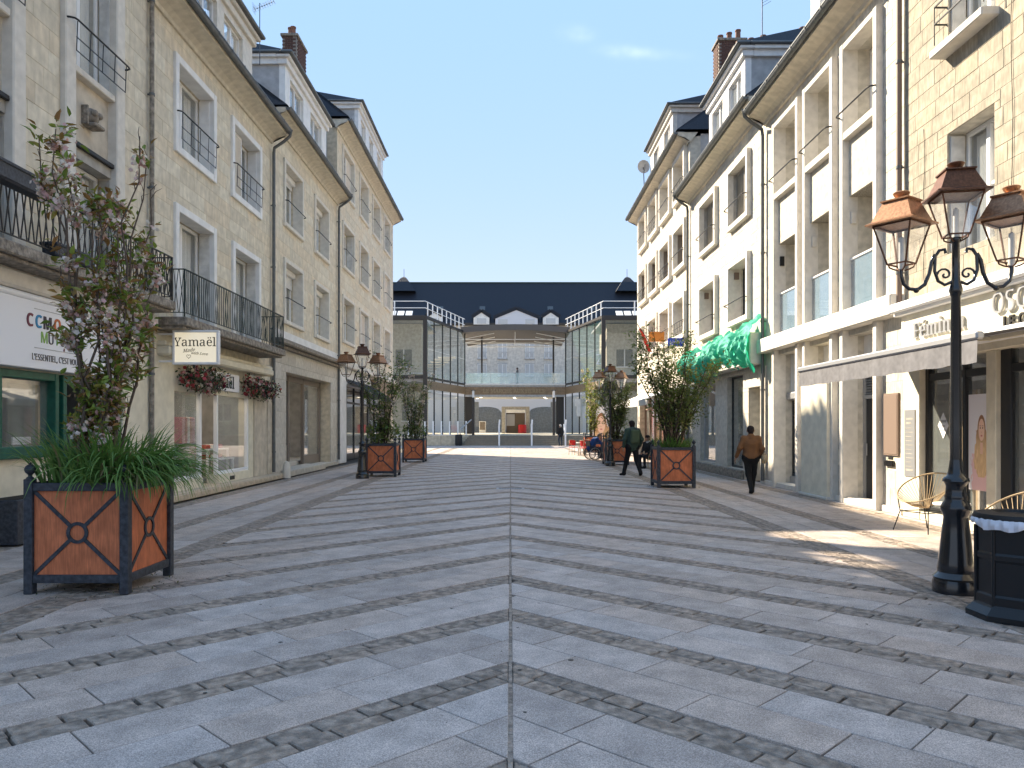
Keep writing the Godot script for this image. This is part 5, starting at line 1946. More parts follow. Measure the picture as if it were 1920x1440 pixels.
	var ds := thing("satellite_dish", "grey satellite dish at the corner house eaves", "dish", Vector3(6.9, 15.0, -40.9))
	b = MB.new()
	for i in 14:
		for j in 4:
			var pt := []
			for e in [[i, j], [i + 1, j], [i + 1, j + 1], [i, j + 1]]:
				var a: float = TAU * e[0] / 14
				var r: float = 0.33 * e[1] / 4
				pt.append(Vector3(7.1 + cos(a) * r, 15.45 + sin(a) * r * 1.1, -40.9 - 0.1 + r * r * 0.9))
			b.quada(pt[0], pt[1], pt[2], pt[3], Vector3.BACK)
	part(ds, "reflector", b, M.dormer_grey)
	b = MB.new()
	b.tube([Vector3(7.1, 15.15, -40.9), Vector3(7.1, 15.2, -40.6), Vector3(7.1, 15.45, -40.5)], 0.015, 5)
	b.tube([Vector3(7.1, 15.45, -41.0), Vector3(7.15, 14.2, -41.0)], 0.025, 5)
	part(ds, "dish_arm", b, M.iron)
	for e in [[13.15, 4.0, 6.7], [10.85, 3.9, 9.5]]:
		var cb := thing("wall_cable", "thin black cable running up the yellow stone wall " + ("beside the window" if e[0] < 12 else "near the brown downpipe"), "cable", fp(S, e[0], e[1], 0))
		b = MB.new()
		var pts := []
		for k in 9: pts.append(fp(S, e[0] + 0.025 * sin(k * 1.7), lerpf(e[1], e[2], k / 8.0), 0.015))
		b.tube(pts, 0.006, 4)
		part(cb, "cable", b, M.black)


# ---------------------------------------------------------------- the market hall and what stands behind it
func wing(n: Node3D, x0: float, s0: float, x1: float, s1: float, far: float, top: float, base: float) -> void:
	# funnel wall of glass from the corner (x0, s0) to the gate (x1, s1); the front runs out to x = far
	var b: MB
	var panes := 5
	var a := Vector3(x0, base, -s0)
	var z := Vector3(x1, base, -s1)
	var dirv := (z - a) / panes
	for k in panes + 1:
		b = MB.new()
		var p := a + dirv * k
		var w := 0.35 if k == 0 else 0.12
		b.bx(p.x - w / 2, p.x + w / 2, base, top, p.z - w / 2, p.z + w / 2, 0.01)
		part(n, "mullion", b, M.hall_frame)
	var lv := [base, base + 3.9, 5.0, 6.1, 8.6, top]
	for k in panes:
		var p := a + dirv * (k + 0.03)
		var q := a + dirv * (k + 0.97)
		for j in lv.size() - 1:
			if j == 1 or j == 2:
				continue
			b = MB.new()
			var u := Vector3.UP
			b.quada(p + u * (lv[j] - base + 0.05), q + u * (lv[j] - base + 0.05), q + u * (lv[j + 1] - base - 0.03), p + u * (lv[j + 1] - base - 0.03), Vector3.BACK)
			part(n, "pane", b, M.hall_glass)
	b = MB.new()
	b.bar(a + Vector3.UP * (top - base), z + Vector3.UP * (top - base), 0.3, 0.22)
	b.bar(a + Vector3.UP * (6.0 - base), z + Vector3.UP * (6.0 - base), 0.16, 0.2)
	part(n, "eaves_beam", b, M.hall_frame)
	b = MB.new()
	b.bar(a + Vector3.UP * (5.36 - base), z + Vector3.UP * (5.36 - base), 0.2, 0.75)
	part(n, "band", b, M.gold)
	# the front
	var dx := signf(far - x0)
	b = MB.new()
	b.bx(x0, far, top - 0.3, top + 0.12, -s0 - 0.15, -s0 + 0.15, 0.02)
	b.bx(x0, far, 5.9, 6.2, -s0 - 0.12, -s0 + 0.1, 0.02)
	part(n, "front_beam", b, M.hall_frame)
	for k in 3:
		var p0 := x0 + dx * (0.2 + k * 2.9)
		for j in lv.size() - 1:
			if j == 1 or j == 2 or j == 4:
				continue
			b = MB.new()
			var t: float = lv[j + 1] if j < 3 else top - 0.3
			b.quada(Vector3(p0, lv[j], -s0), Vector3(p0 + dx * 2.86, lv[j], -s0), Vector3(p0 + dx * 2.86, t, -s0), Vector3(p0, t, -s0), Vector3.BACK)
			part(n, "pane", b, M.hall_glass_clear)
		b = MB.new()
		b.bx(p0 + dx * 2.86, p0 + dx * 2.92, base, top - 0.3, -s0 - 0.06, -s0 + 0.06)
		part(n, "mullion", b, M.hall_frame)
	# pale interior block behind the glass; with its windows it imitates a reflected house
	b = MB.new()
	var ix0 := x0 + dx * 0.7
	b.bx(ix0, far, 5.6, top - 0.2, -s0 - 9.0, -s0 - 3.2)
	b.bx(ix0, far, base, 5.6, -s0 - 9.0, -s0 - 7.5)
	part(n, "inner_house_reflection", b, M.hall_stone)
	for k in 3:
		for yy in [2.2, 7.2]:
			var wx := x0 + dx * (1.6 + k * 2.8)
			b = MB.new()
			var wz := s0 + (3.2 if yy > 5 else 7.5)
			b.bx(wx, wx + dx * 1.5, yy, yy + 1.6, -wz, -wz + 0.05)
			var wn := part(n, "inner_window_reflection", b, M.dark_frame)
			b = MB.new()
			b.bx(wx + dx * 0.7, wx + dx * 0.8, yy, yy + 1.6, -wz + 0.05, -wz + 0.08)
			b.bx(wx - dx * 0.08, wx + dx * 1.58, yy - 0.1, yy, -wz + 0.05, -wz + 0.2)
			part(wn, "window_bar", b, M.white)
	b = MB.new()
	b.bx(x0 + dx * 0.2, far, 5.6, 5.95, -s0 - 9.0, -s0 - 0.3)
	b.bx(x0 + dx * 0.2, far, top - 0.1, top + 0.1, -s0 - 12.0, -s0 - 0.1)
	part(n, "floor_slab", b, M.dormer_grey)
	# stairs seen through the funnel glass
	for k in 9:
		b = MB.new()
		var t := k / 8.0
		var p := a.lerp(z, 0.1 + 0.8 * t) + Vector3(dx * 1.6, 0, -1.5)
		b.bx(p.x - 0.9, p.x + 0.9, 6.2 + t * 2.6, 6.3 + t * 2.6, p.z - 0.8, p.z + 0.8)
		part(n, "stair_tread", b, M.white)
	# white guard rail along the roof edge
	var pts := [Vector3(far, top + 0.15, -s0), Vector3(x0, top + 0.15, -s0), Vector3(x1, top + 0.15, -s1)]
	var rl := MB.new()
	for k in 2:
		for h in [0.65, 1.25]:
			rl.tube([pts[k] + Vector3.UP * h, pts[k + 1] + Vector3.UP * h], 0.035, 6)
	var gr := part(n, "roof_rail", rl, M.white_gloss)
	for k in 2:
		var m := 3 if k == 0 else 9
		for i in m:
			b = MB.new()
			var p: Vector3 = pts[k].lerp(pts[k + 1], (i + 0.5) / m)
			b.bx(p.x - 0.05, p.x + 0.05, p.y, p.y + 1.28, p.z - 0.05, p.z + 0.05)
			part(gr, "rail_post", b, M.white_gloss)
	for k in 5:
		b = MB.new()
		b.box(Vector3(x0 + dx * (1.6 + k * 0.75), top + 0.45, -s0 - 1.2), Vector3(0.3, 0.04, 0.5), 0.0, Basis(Vector3.RIGHT, 0.6))
		part(n, "roof_louvre", b, M.white_gloss)


func back_window(n: Node3D, x: float, y0: float, y1: float, w: float, s: float, rail_to := 0.0, m: Material = null) -> void:
	var b := MB.new()
	for e in [[x - w / 2, x - w / 2 + 0.08, y0, y1], [x + w / 2 - 0.08, x + w / 2, y0, y1], [x - 0.06, x + 0.06, y0, y1], [x - w / 2, x + w / 2, y0, y0 + 0.08], [x - w / 2, x + w / 2, y1 - 0.08, y1]]:
		b.bx(e[0], e[1], e[2], e[3], -s + 0.02, -s + 0.07 + 0.001 * (e[1] - e[0]))
	var f := part(n, "window", b, M.pvc)
	b = MB.new()
	b.bx(x - w / 2 + 0.05, x + w / 2 - 0.05, y0 + 0.05, y1 - 0.05, -s + 0.03, -s + 0.04)
	part(f, "pane", b, m if m else M.window_pale)
	b = MB.new()
	b.bx(x - w / 2 - 0.08, x + w / 2 + 0.08, y0 - 0.14, y0 - 0.01, -s + 0.004, -s + 0.16, 0.01)
	b.bx(x - w / 2 - 0.04, x + w / 2 + 0.04, y1 + 0.01, y1 + 0.1, -s + 0.004, -s + 0.1, 0.01)
	part(f, "sill", b, M.dormer_grey)
	if rail_to > 0.0:
		b = MB.new()
		b.bx(x - w / 2, x + w / 2, rail_to - 0.03, rail_to, -s + 0.1, -s + 0.13)
		b.bar(Vector3(x - w / 2, y0, -s + 0.12), Vector3(x, rail_to, -s + 0.12), 0.03, 0.03)
		b.bar(Vector3(x + w / 2, y0, -s + 0.12), Vector3(x, rail_to, -s + 0.12), 0.03, 0.03)
		b.bar(Vector3(x - w / 2, rail_to, -s + 0.12), Vector3(x, y0, -s + 0.12), 0.03, 0.03)
		b.bar(Vector3(x + w / 2, rail_to, -s + 0.12), Vector3(x, y0, -s + 0.12), 0.03, 0.03)
		part(f, "guard", b, M.dormer_grey)


func build_hall() -> void:
	var b: MB
	# steps and terrace
	var st := Node3D.new()
	st.name = "steps"
	st.set_meta("kind", "structure")
	add_child(st)
	st.position = Vector3(1, 0, -65)
	for k in 5:
		b = MB.new()
		b.bx(-4.1 + (0.12 * k if k < 5 else 0.0), 11.0, k * 0.17 + (0.0 if k == 0 else 0.001), (k + 1) * 0.17, -66.8, -65.0 - k * 0.34, 0.012)
		part(st, "step", b, M.step_stone)
	b = MB.new()
	b.bx(-24, 26, -0.02, 0.846, -104, -66.72)
	struct("terrace", b, M.hall_stone)
	for e in [[-24.0, -4.6]]:
		var lw := thing("low_wall", "low pale stone wall beside the market hall steps", "wall", Vector3((e[0] + e[1]) / 2, 0, -65.5))
		var k: float = e[1]
		while k > e[0]:
			b = MB.new()
			b.bx(k - 1.28, k, 0.0, 0.82, -66.7, -65.1, 0.01)
			part(lw, "stone_block", b, M.hall_stone)
			k -= 1.3
		b = MB.new()
		b.bx(e[0], e[1] + 0.05, 0.82, 0.9, -66.74, -65.05, 0.012)
		part(lw, "coping", b, M.concrete)
	var hw := mat("window_pale", lin(0.5, 0.5, 0.5), 0.15)
	hw.metallic_specular = 0.7
	glass("hall_glass_clear", Color(0.55, 0.6, 0.55), 0.25)
	var n := thing("market_hall", "glazed market hall with two angled wings and a bronze lettered beam", "building", Vector3(0.5, 0.85, -80))
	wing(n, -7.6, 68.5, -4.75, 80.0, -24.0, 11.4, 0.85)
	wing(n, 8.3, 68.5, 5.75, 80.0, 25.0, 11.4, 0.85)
	# the bridge: deck, bronze beam with its letters, glass parapet
	b = MB.new()
	b.bx(-4.7, 5.7, 5.9, 6.08, -86, -79.8)
	part(n, "deck", b, M.white)
	b = MB.new()
	b.bx(-4.7, 5.7, 5.72, 5.9, -86, -79.9)
	b.bx(-4.7, 5.7, 4.7, 4.92, -86, -79.85)
	part(n, "deck_soffit", b, M.dormer_grey)
	b = MB.new()
	b.bx(-4.7, 5.7, 4.92, 5.72, -80.2, -79.85)
	part(n, "sign_beam", b, M.gold)
	words(n, "lettering", "LE MARCHÉ AUX HERBES", 0.52, "Droid Serif", M.gold_letter, Transform3D(Basis.IDENTITY, Vector3(0.35, 5.32, -79.82)), 0.03)
	for k in 4:
		b = MB.new()
		b.bx(-4.68 + k * 2.6, -2.12 + k * 2.6, 6.1, 7.2, -79.93, -79.91)
		part(n, "parapet_pane", b, M.bridge_glass)
	for e in [-4.3, 5.2]:
		b = MB.new()
		b.bx(e - 0.4, e + 0.4, 0.85, 4.72, -81.0, -80.2, 0.02)
		part(n, "pier", b, M.hall_frame)
		b = MB.new()
		b.bx(e - 0.28 + (0.7 if e < 0 else -0.7), e + 0.28 + (0.7 if e < 0 else -0.7), 1.6, 4.2, -80.6, -80.5)
		part(n, "poster_panel", b, M.shutter_grey)
	for e in [[-3.1, 81.0], [0.4, 81.0], [3.6, 81.0], [-3.6, 84.0], [0.5, 84.0], [3.9, 84.0]]:
		b = MB.new()
		b.lathe([Vector2(0.0, 0), Vector2(0.13, 0.0), Vector2(0.15, 0.03)], Vector3(e[0], 4.665, -e[1]), 10)
		var dl := part(n, "downlight", b, M.downlight)
	# the arched canopy over the court
	var cx := 0.5
	for k in 12:
		var t0 := k / 12.0 * 2 - 1
		var t1 := (k + 1) / 12.0 * 2 - 1
		var y0 := 11.85 + 0.3 * (1 - t0 * t0)
		var y1 := 11.85 + 0.3 * (1 - t1 * t1)
		b = MB.new()
		var w := 5.6
		b.quada(Vector3(cx + t0 * w, y0 - 0.6, -79.0), Vector3(cx + t1 * w, y1 - 0.6, -79.0), Vector3(cx + t1 * w, y1, -79.0), Vector3(cx + t0 * w, y0, -79.0), Vector3.BACK)
		b.quada(Vector3(cx + t0 * w, y0, -79.0), Vector3(cx + t1 * w, y1, -79.0), Vector3(cx + t1 * w, y1, -92.0), Vector3(cx + t0 * w, y0, -92.0), Vector3.UP)
		part(n, "canopy_panel", b, M.canopy_brown)
		b = MB.new()
		b.quada(Vector3(cx + t0 * w, y0 - 0.6, -79.0), Vector3(cx + t1 * w, y1 - 0.6, -79.0), Vector3(cx + t1 * w, y1 - 0.6, -92.0), Vector3(cx + t0 * w, y0 - 0.6, -92.0), Vector3.DOWN)
		part(n, "canopy_soffit", b, M.canopy_brown)
	b = MB.new()
	for z in [-80.5, -84.0, -88.0]:
		b.tube([Vector3(-5.0, 10.75, z), Vector3(6.0, 10.75, z)], 0.045, 6)
		b.tube([Vector3(cx, 10.75, z), Vector3(cx, 11.6, z)], 0.05, 6)
		b.tube([Vector3(-5.0, 10.75, z), Vector3(cx - 2.2, 11.4, z)], 0.04, 6)
		b.tube([Vector3(6.0, 10.75, z), Vector3(cx + 2.2, 11.4, z)], 0.04, 6)
	part(n, "tie_rods", b, M.white_gloss)
	for x in [-3.05, 4.6]:
		b = MB.new()
		b.bx(x - 0.09, x + 0.09, 6.0, 11.2, -82.2, -82.0)
		part(n, "canopy_post", b, M.hall_frame)
	words(n, "lettering", "Z", 1.3, "Droid Sans", M.sign_white, Transform3D(Basis(Vector3.UP, 1.3 - PI / 2 + 0.05), Vector3(8.08, 7.7, -69.7)), 0.02)
	# kiosk in the passage, with the red drum beside it
	var ks := thing("kiosk", "grey portal kiosk with a white fascia in the hall passage", "kiosk", Vector3(0.6, 0.85, -88))
	b = MB.new()
	b.bx(-1.0, -0.55, 0.85, 3.9, -89.5, -88, 0.02)
	b.bx(1.75, 2.2, 0.85, 3.9, -89.5, -88, 0.02)
	b.bx(-0.55, 1.75, 3.6, 3.9, -89.5, -88.01)
	part(ks, "portal", b, M.shutter_grey)
	b = MB.new()
	b.bx(-0.5, 1.7, 3.2, 3.55, -88.3, -88.05, 0.01)
	part(ks, "fascia", b, M.white)
	b = MB.new()
	b.bx(-0.5, 1.7, 0.85, 3.2, -89.4, -89.3)
	part(ks, "back_panel", b, M.taupe)
	b = MB.new()
	b.bx(-0.45, 0.5, 1.7, 3.05, -89.28, -89.25)
	part(ks, "screen", b, M.window_pale)
	var dm := thing("red_drum", "bright red round drum in front of the passage kiosk", "drum", Vector3(1.35, 0.85, -87.5))
	b = MB.new()
	b.lathe([Vector2(0.4, 0), Vector2(0.47, 0.06), Vector2(0.47, 0.9), Vector2(0.4, 0.98), Vector2(0, 0.98)], Vector3(1.35, 0.85, -87.5), 18)
	part(dm, "drum", b, M.red)
	var af := thing("pavement_sign", "white framed A-board in the hall's arched passage", "sign", Vector3(-3.1, 0.85, -86))
	b = MB.new()
	b.bx(-3.5, -2.75, 0.9, 2.2, -86.05, -86.0)
	part(af, "frame", b, M.white)
	b = MB.new()
	b.bx(-3.42, -2.83, 1.25, 2.12, -86.0, -85.98)
	part(af, "poster_sheet", b, M.taupe)
	# inner wall with arches, further in
	var wl := thing("arcade_wall", "pale wall with wide arches beyond the hall passage", "wall", Vector3(0, 0.85, -98))
	b = MB.new()
	for c in [-3.2, 4.4]:
		var rr := 2.1
		var segs := 10
		for k in segs:
			var t0 := -1.0 + 2.0 * k / segs
			var t1 := -1.0 + 2.0 * (k + 1) / segs
			var ya := 3.4 + 0.75 * sqrt(maxf(0, 1 - t0 * t0))
			var yb := 3.4 + 0.75 * sqrt(maxf(0, 1 - t1 * t1))
			b.quada(Vector3(c + t0 * rr, ya, -98), Vector3(c + t1 * rr, yb, -98), Vector3(c + t1 * rr, 5.9, -98), Vector3(c + t0 * rr, 5.9, -98), Vector3.BACK)
			b.quada(Vector3(c + t0 * rr, ya, -98), Vector3(c + t1 * rr, yb, -98), Vector3(c + t1 * rr, yb, -98.5), Vector3(c + t0 * rr, ya, -98.5), Vector3.DOWN)
	b.bx(-12, -5.3, 0.85, 5.9, -98.5, -98)
	b.bx(-1.1, 2.3, 0.85, 5.9, -98.5, -98)
	b.bx(6.5, 14, 0.85, 5.9, -98.5, -98)
	part(wl, "masonry", b, M.facade_pale)
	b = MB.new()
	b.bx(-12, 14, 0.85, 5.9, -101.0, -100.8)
	part(wl, "back_wall", b, M.shutter_grey)  # grey wall added behind the arches so that they look dark inside
	# long house behind
	var s := 108.0
	n = thing("long_house", "long grey house with a steep slate roof, dormers and a gable behind the hall", "building", Vector3(0.8, 0, -s))
	b = MB.new()
	b.bx(-24, 26, 0, 16.0, -s - 10, -s)
	part(n, "wall", b, M.pink_wall)
	b = MB.new()
	b.bx(-24.2, 26.2, 15.8, 16.15, -s - 0.1, -s + 0.5, 0.05)
	part(n, "cornice", b, M.hall_frame)
	b = MB.new()
	b.quada(Vector3(-24.4, 16.1, -s + 0.45), Vector3(26.4, 16.1, -s + 0.45), Vector3(21, 22.85, -s - 5.5), Vector3(-19.5, 22.85, -s - 5.5), Vector3.BACK)
	b.quada(Vector3(-24.4, 16.1, -s - 11), Vector3(26.4, 16.1, -s - 11), Vector3(21, 22.85, -s - 5.5), Vector3(-19.5, 22.85, -s - 5.5), Vector3.FORWARD)
	b.quada(Vector3(-24.4, 16.1, -s + 0.45), Vector3(-24.4, 16.1, -s - 11), Vector3(-19.5, 22.85, -s - 5.5), Vector3(-19.5, 22.85, -s - 5.5), Vector3.LEFT)
	b.quada(Vector3(26.4, 16.1, -s + 0.45), Vector3(26.4, 16.1, -s - 11), Vector3(21, 22.85, -s - 5.5), Vector3(21, 22.85, -s - 5.5), Vector3.RIGHT)
	part(n, "roof", b, M.slate)
	b = MB.new()
	b.tube([Vector3(-19.5, 22.87, -s - 5.5), Vector3(21, 22.87, -s - 5.5)], 0.12, 6)
	part(n, "ridge", b, M.slate_green)
	for x in [-15.6, 17.1]:      # little turret roofs that break the ridge line
		b = MB.new()
		b.lathe([Vector2(2.6, 21.2), Vector2(1.25, 22.7), Vector2(0.55, 23.35), Vector2(0.0, 23.6)], Vector3(x, 0, -s - 4.6), 4, PI / 4, true)
		var tu := part(n, "turret_roof", b, M.slate)
		b = MB.new()
		b.tube([Vector3(x, 23.5, -s - 4.6), Vector3(x, 24.7, -s - 4.6)], 0.035, 5)
		part(tu, "finial", b, M.slate)
	for e in [-3.97, -1.13, 2.7, 5.4]:
		back_window(n, e, 11.2, 13.4, 1.3, s, 12.1)
		back_window(n, e, 8.7, 10.45, 1.3, s, 0.0)
	for e in [-10.6, -4.05, 5.65]:
		b = MB.new()
		b.bx(e - 1.1, e + 1.1, 15.9, 17.1, -s - 1.5, -s + 0.6)
		b.tri(Vector3(e - 1.1, 17.1, -s + 0.6), Vector3(e + 1.1, 17.1, -s + 0.6), Vector3(e, 17.75, -s + 0.6), Vector3.BACK)
		var dn := part(n, "dormer", b, M.white)
		b = MB.new()
		for k in [-1.0, 1.0]:
			b.bar(Vector3(e + k * 1.3, 17.0, -s + 0.6), Vector3(e, 17.85, -s + 0.6), 0.14, 0.5)
			b.quada(Vector3(e + k * 1.3, 17.0, -s + 0.7), Vector3(e, 17.85, -s + 0.7), Vector3(e, 17.85, -s - 2.5), Vector3(e + k * 1.3, 17.0, -s - 2.5), Vector3.UP)
		part(dn, "dormer_roof", b, M.slate)
		b = MB.new()
		b.bx(e - 0.65, e + 0.65, 16.0, 16.75, -s + 0.6, -s + 0.63)
		part(dn, "window", b, M.window_pale)
	b = MB.new()
	b.bx(-2.1, 3.8, 15.9, 16.9, -s - 1.5, -s + 0.8)
	b.tri(Vector3(-2.1, 16.9, -s + 0.8), Vector3(3.8, 16.9, -s + 0.8), Vector3(0.85, 18.05, -s + 0.8), Vector3.BACK)
	var gb := part(n, "gable", b, M.facade_pale)
	b = MB.new()
	for k in [-1.0, 1.0]:
		b.bar(Vector3(0.85 + k * 3.2, 16.85, -s + 0.8), Vector3(0.85, 18.15, -s + 0.8), 0.16, 0.5)
		b.quada(Vector3(0.85 + k * 3.2, 16.85, -s + 0.9), Vector3(0.85, 18.15, -s + 0.9), Vector3(0.85, 18.15, -s - 2.6), Vector3(0.85 + k * 3.2, 16.85, -s - 2.6), Vector3.UP)
	part(gb, "gable_roof", b, M.slate)
	for e in [-1.05, 2.75]:
		b = MB.new()
		b.bx(e - 0.65, e + 0.65, 15.95, 16.6, -s + 0.8, -s + 0.83)
		part(gb, "window", b, M.window_pale)
	for e in [-10.0, -4.0, 5.7, 11.6]:
		b = MB.new()
		var up := Vector3(0, 6.75, -5.95).normalized()
		var ctr := Vector3(e, 18.5, -s - 1.7 + 0.05)
		b.box(ctr, Vector3(0.4, 0.42, 0.04), 0.01, Basis(Vector3.RIGHT, up, Vector3.RIGHT.cross(up)))
		part(n, "roof_light", b, M.zinc)
	# things on the steps
	for e in [[-0.95, "on the litter bin's side"], [1.8, "the middle one of three"], [4.65, "by the person with pale hair"]]:
		var hr := thing("stair_handrail", "tall white handrail post at the foot of the steps, " + e[1], "handrail", Vector3(e[0], 0, -64.9), "white handrail posts on the hall steps")
		b = MB.new()
		b.bx(e[0] - 0.07, e[0] + 0.07, 0, 1.7, -64.95, -64.85, 0.01)
		b.box(Vector3(e[0] + 0.02, 1.92, -64.9), Vector3(0.07, 0.28, 0.05), 0.01, Basis(Vector3.BACK, -0.09))
		part(hr, "post", b, M.white_gloss)
		b = MB.new()
		b.bar(Vector3(e[0], 0.95, -65.0), Vector3(e[0], 1.8, -66.9), 0.06, 0.05)
		b.bx(e[0] - 0.03, e[0] + 0.03, 0.85, 1.8, -66.95, -66.9)
		part(hr, "rail", b, M.white_gloss)
	var tr := thing("terrace_railing", "low railing with white posts and thin wires on the terrace wall", "railing", Vector3(-5.5, 0.85, -67))
	for k in 8:
		b = MB.new()
		var x := -8.9 + k * 0.72
		b.bx(x - 0.055, x + 0.055, 0.85, 2.08, -67.05, -66.95, 0.008)
		part(tr, "post", b, M.white_gloss)
	b = MB.new()
	for y in [1.3, 1.72, 2.02]: b.tube([Vector3(-8.9, y, -67.0), Vector3(-3.86, y, -67.0)], 0.014, 5)
	part(tr, "wires", b, M.metal_grey)
	var sr := thing("sloping_handrail", "blue grey sloping handrail beside the dark litter bin", "handrail", Vector3(-4.2, 0, -65.5))
	b = MB.new()
	b.bar(Vector3(-4.25, 1.35, -65.0), Vector3(-3.4, 2.2, -66.8), 0.09, 0.07)
	b.bx(-4.3, -4.22, 0.2, 1.36, -65.06, -64.98)
	part(sr, "rail", b, M.metal_grey)
	for e in [-3.25, 3.8]:
		var lc := thing("light_column", "slim dark light column with a white lantern on the terrace, " + ("by the sloping handrail" if e < 0 else "by the wing with the white letter"), "lamp", Vector3(e, 0.85, -67.2))
		b = MB.new()
		b.tube([Vector3(e, 0.85, -67.2), Vector3(e, 4.15, -67.2)], 0.12, 10)
		part(lc, "column", b, M.hall_frame)
		b = MB.new()
		b.tube([Vector3(e, 4.15, -67.2), Vector3(e, 4.75, -67.2)], 0.1, 10)
		part(lc, "lantern", b, M.white)
		b = MB.new()
		b.lathe([Vector2(0.2, 0), Vector2(0.2, 0.06), Vector2(0.0, 0.09)], Vector3(e, 4.75, -67.2), 12)
		part(lc, "cap", b, M.hall_frame)
	var bn := thing("litter_bin", "black cylindrical litter bin against the low stone wall", "bin", Vector3(-4.35, 0, -64.6))
	b = MB.new()
	b.lathe([Vector2(0.27, 0), Vector2(0.3, 0.1), Vector2(0.3, 0.85), Vector2(0.26, 0.95), Vector2(0.0, 0.95)], Vector3(-4.35, 0, -64.6), 16)
	part(bn, "body", b, M.black)
	var wd := thing("white_display", "white shirt shaped display behind the hall's dark glass", "display", Vector3(6.9, 2.4, -75))
	b = MB.new()
	b.bx(6.5, 7.0, 2.6, 3.6, -75.1, -75.0, 0.02)
	b.bx(6.3, 7.3, 3.6, 4.3, -75.1, -75.0, 0.02)
	part(wd, "sheet", b, M.white)


# ---------------------------------------------------------------- plants
var cached := {}


func leaf_mesh() -> ArrayMesh:
	if not cached.has("leaf"):
		var b := MB.new()
		var l := [Vector3(0, 0, 0), Vector3(-0.22, 0.08, 0.35), Vector3(0, -0.02, 0.4), Vector3(0.22, 0.08, 0.35), Vector3(-0.17, 0.02, 0.7), Vector3(0, -0.05, 0.75), Vector3(0.17, 0.02, 0.7), Vector3(0, -0.14, 1.1)]
		for f in [[0, 1, 2], [0, 2, 3], [1, 4, 5], [1, 5, 2], [2, 5, 6], [2, 6, 3], [4, 7, 5], [5, 7, 6]]:
			var nn: Vector3 = (l[f[1]] - l[f[0]]).cross(l[f[2]] - l[f[0]]).normalized()
			b.tri(l[f[0]], l[f[1]], l[f[2]], nn if nn.y > 0 else -nn)
		cached.leaf = b.mesh()
	return cached.leaf


func flower_mesh() -> ArrayMesh:
	if not cached.has("flower"):
		var b := MB.new()
		for ring in 2:
			for k in 5:
				var a := TAU * (k + ring * 0.5) / 5
				var up := 0.25 + ring * 0.35
				var d := Vector3(cos(a), 0, sin(a))
				var w := Vector3(-sin(a), 0, cos(a)) * (0.42 - ring * 0.1)
				var r := 1.0 - ring * 0.3
				var p0 := Vector3(0, 0, 0)
				var p1 := d * 0.6 * r + w + Vector3.UP * up * 0.6
				var p2 := d * 0.6 * r - w + Vector3.UP * up * 0.6
				var p3 := d * r + Vector3.UP * up
				b.tri(p0, p1, p2, Vector3.UP)
				b.tri(p1, p3, p2, (Vector3.UP + d * 0.4).normalized())
		cached.flower = b.mesh()
	return cached.flower


func scatter(parent: Node3D, called: String, mesh: Mesh, tr: Array, cl: Array, m: Material) -> void:
	var mm := MultiMesh.new()
	mm.transform_format = MultiMesh.TRANSFORM_3D
	mm.use_colors = true
	mm.mesh = mesh
	mm.instance_count = tr.size()
	for i in tr.size():
		mm.set_instance_transform(i, tr[i])
		mm.set_instance_color(i, cl[i])
	var o := MultiMeshInstance3D.new()
	o.name = called
	o.multimesh = mm
	o.material_override = m
	o.set_meta("kind", "stuff")
	parent.add_child(o, true)


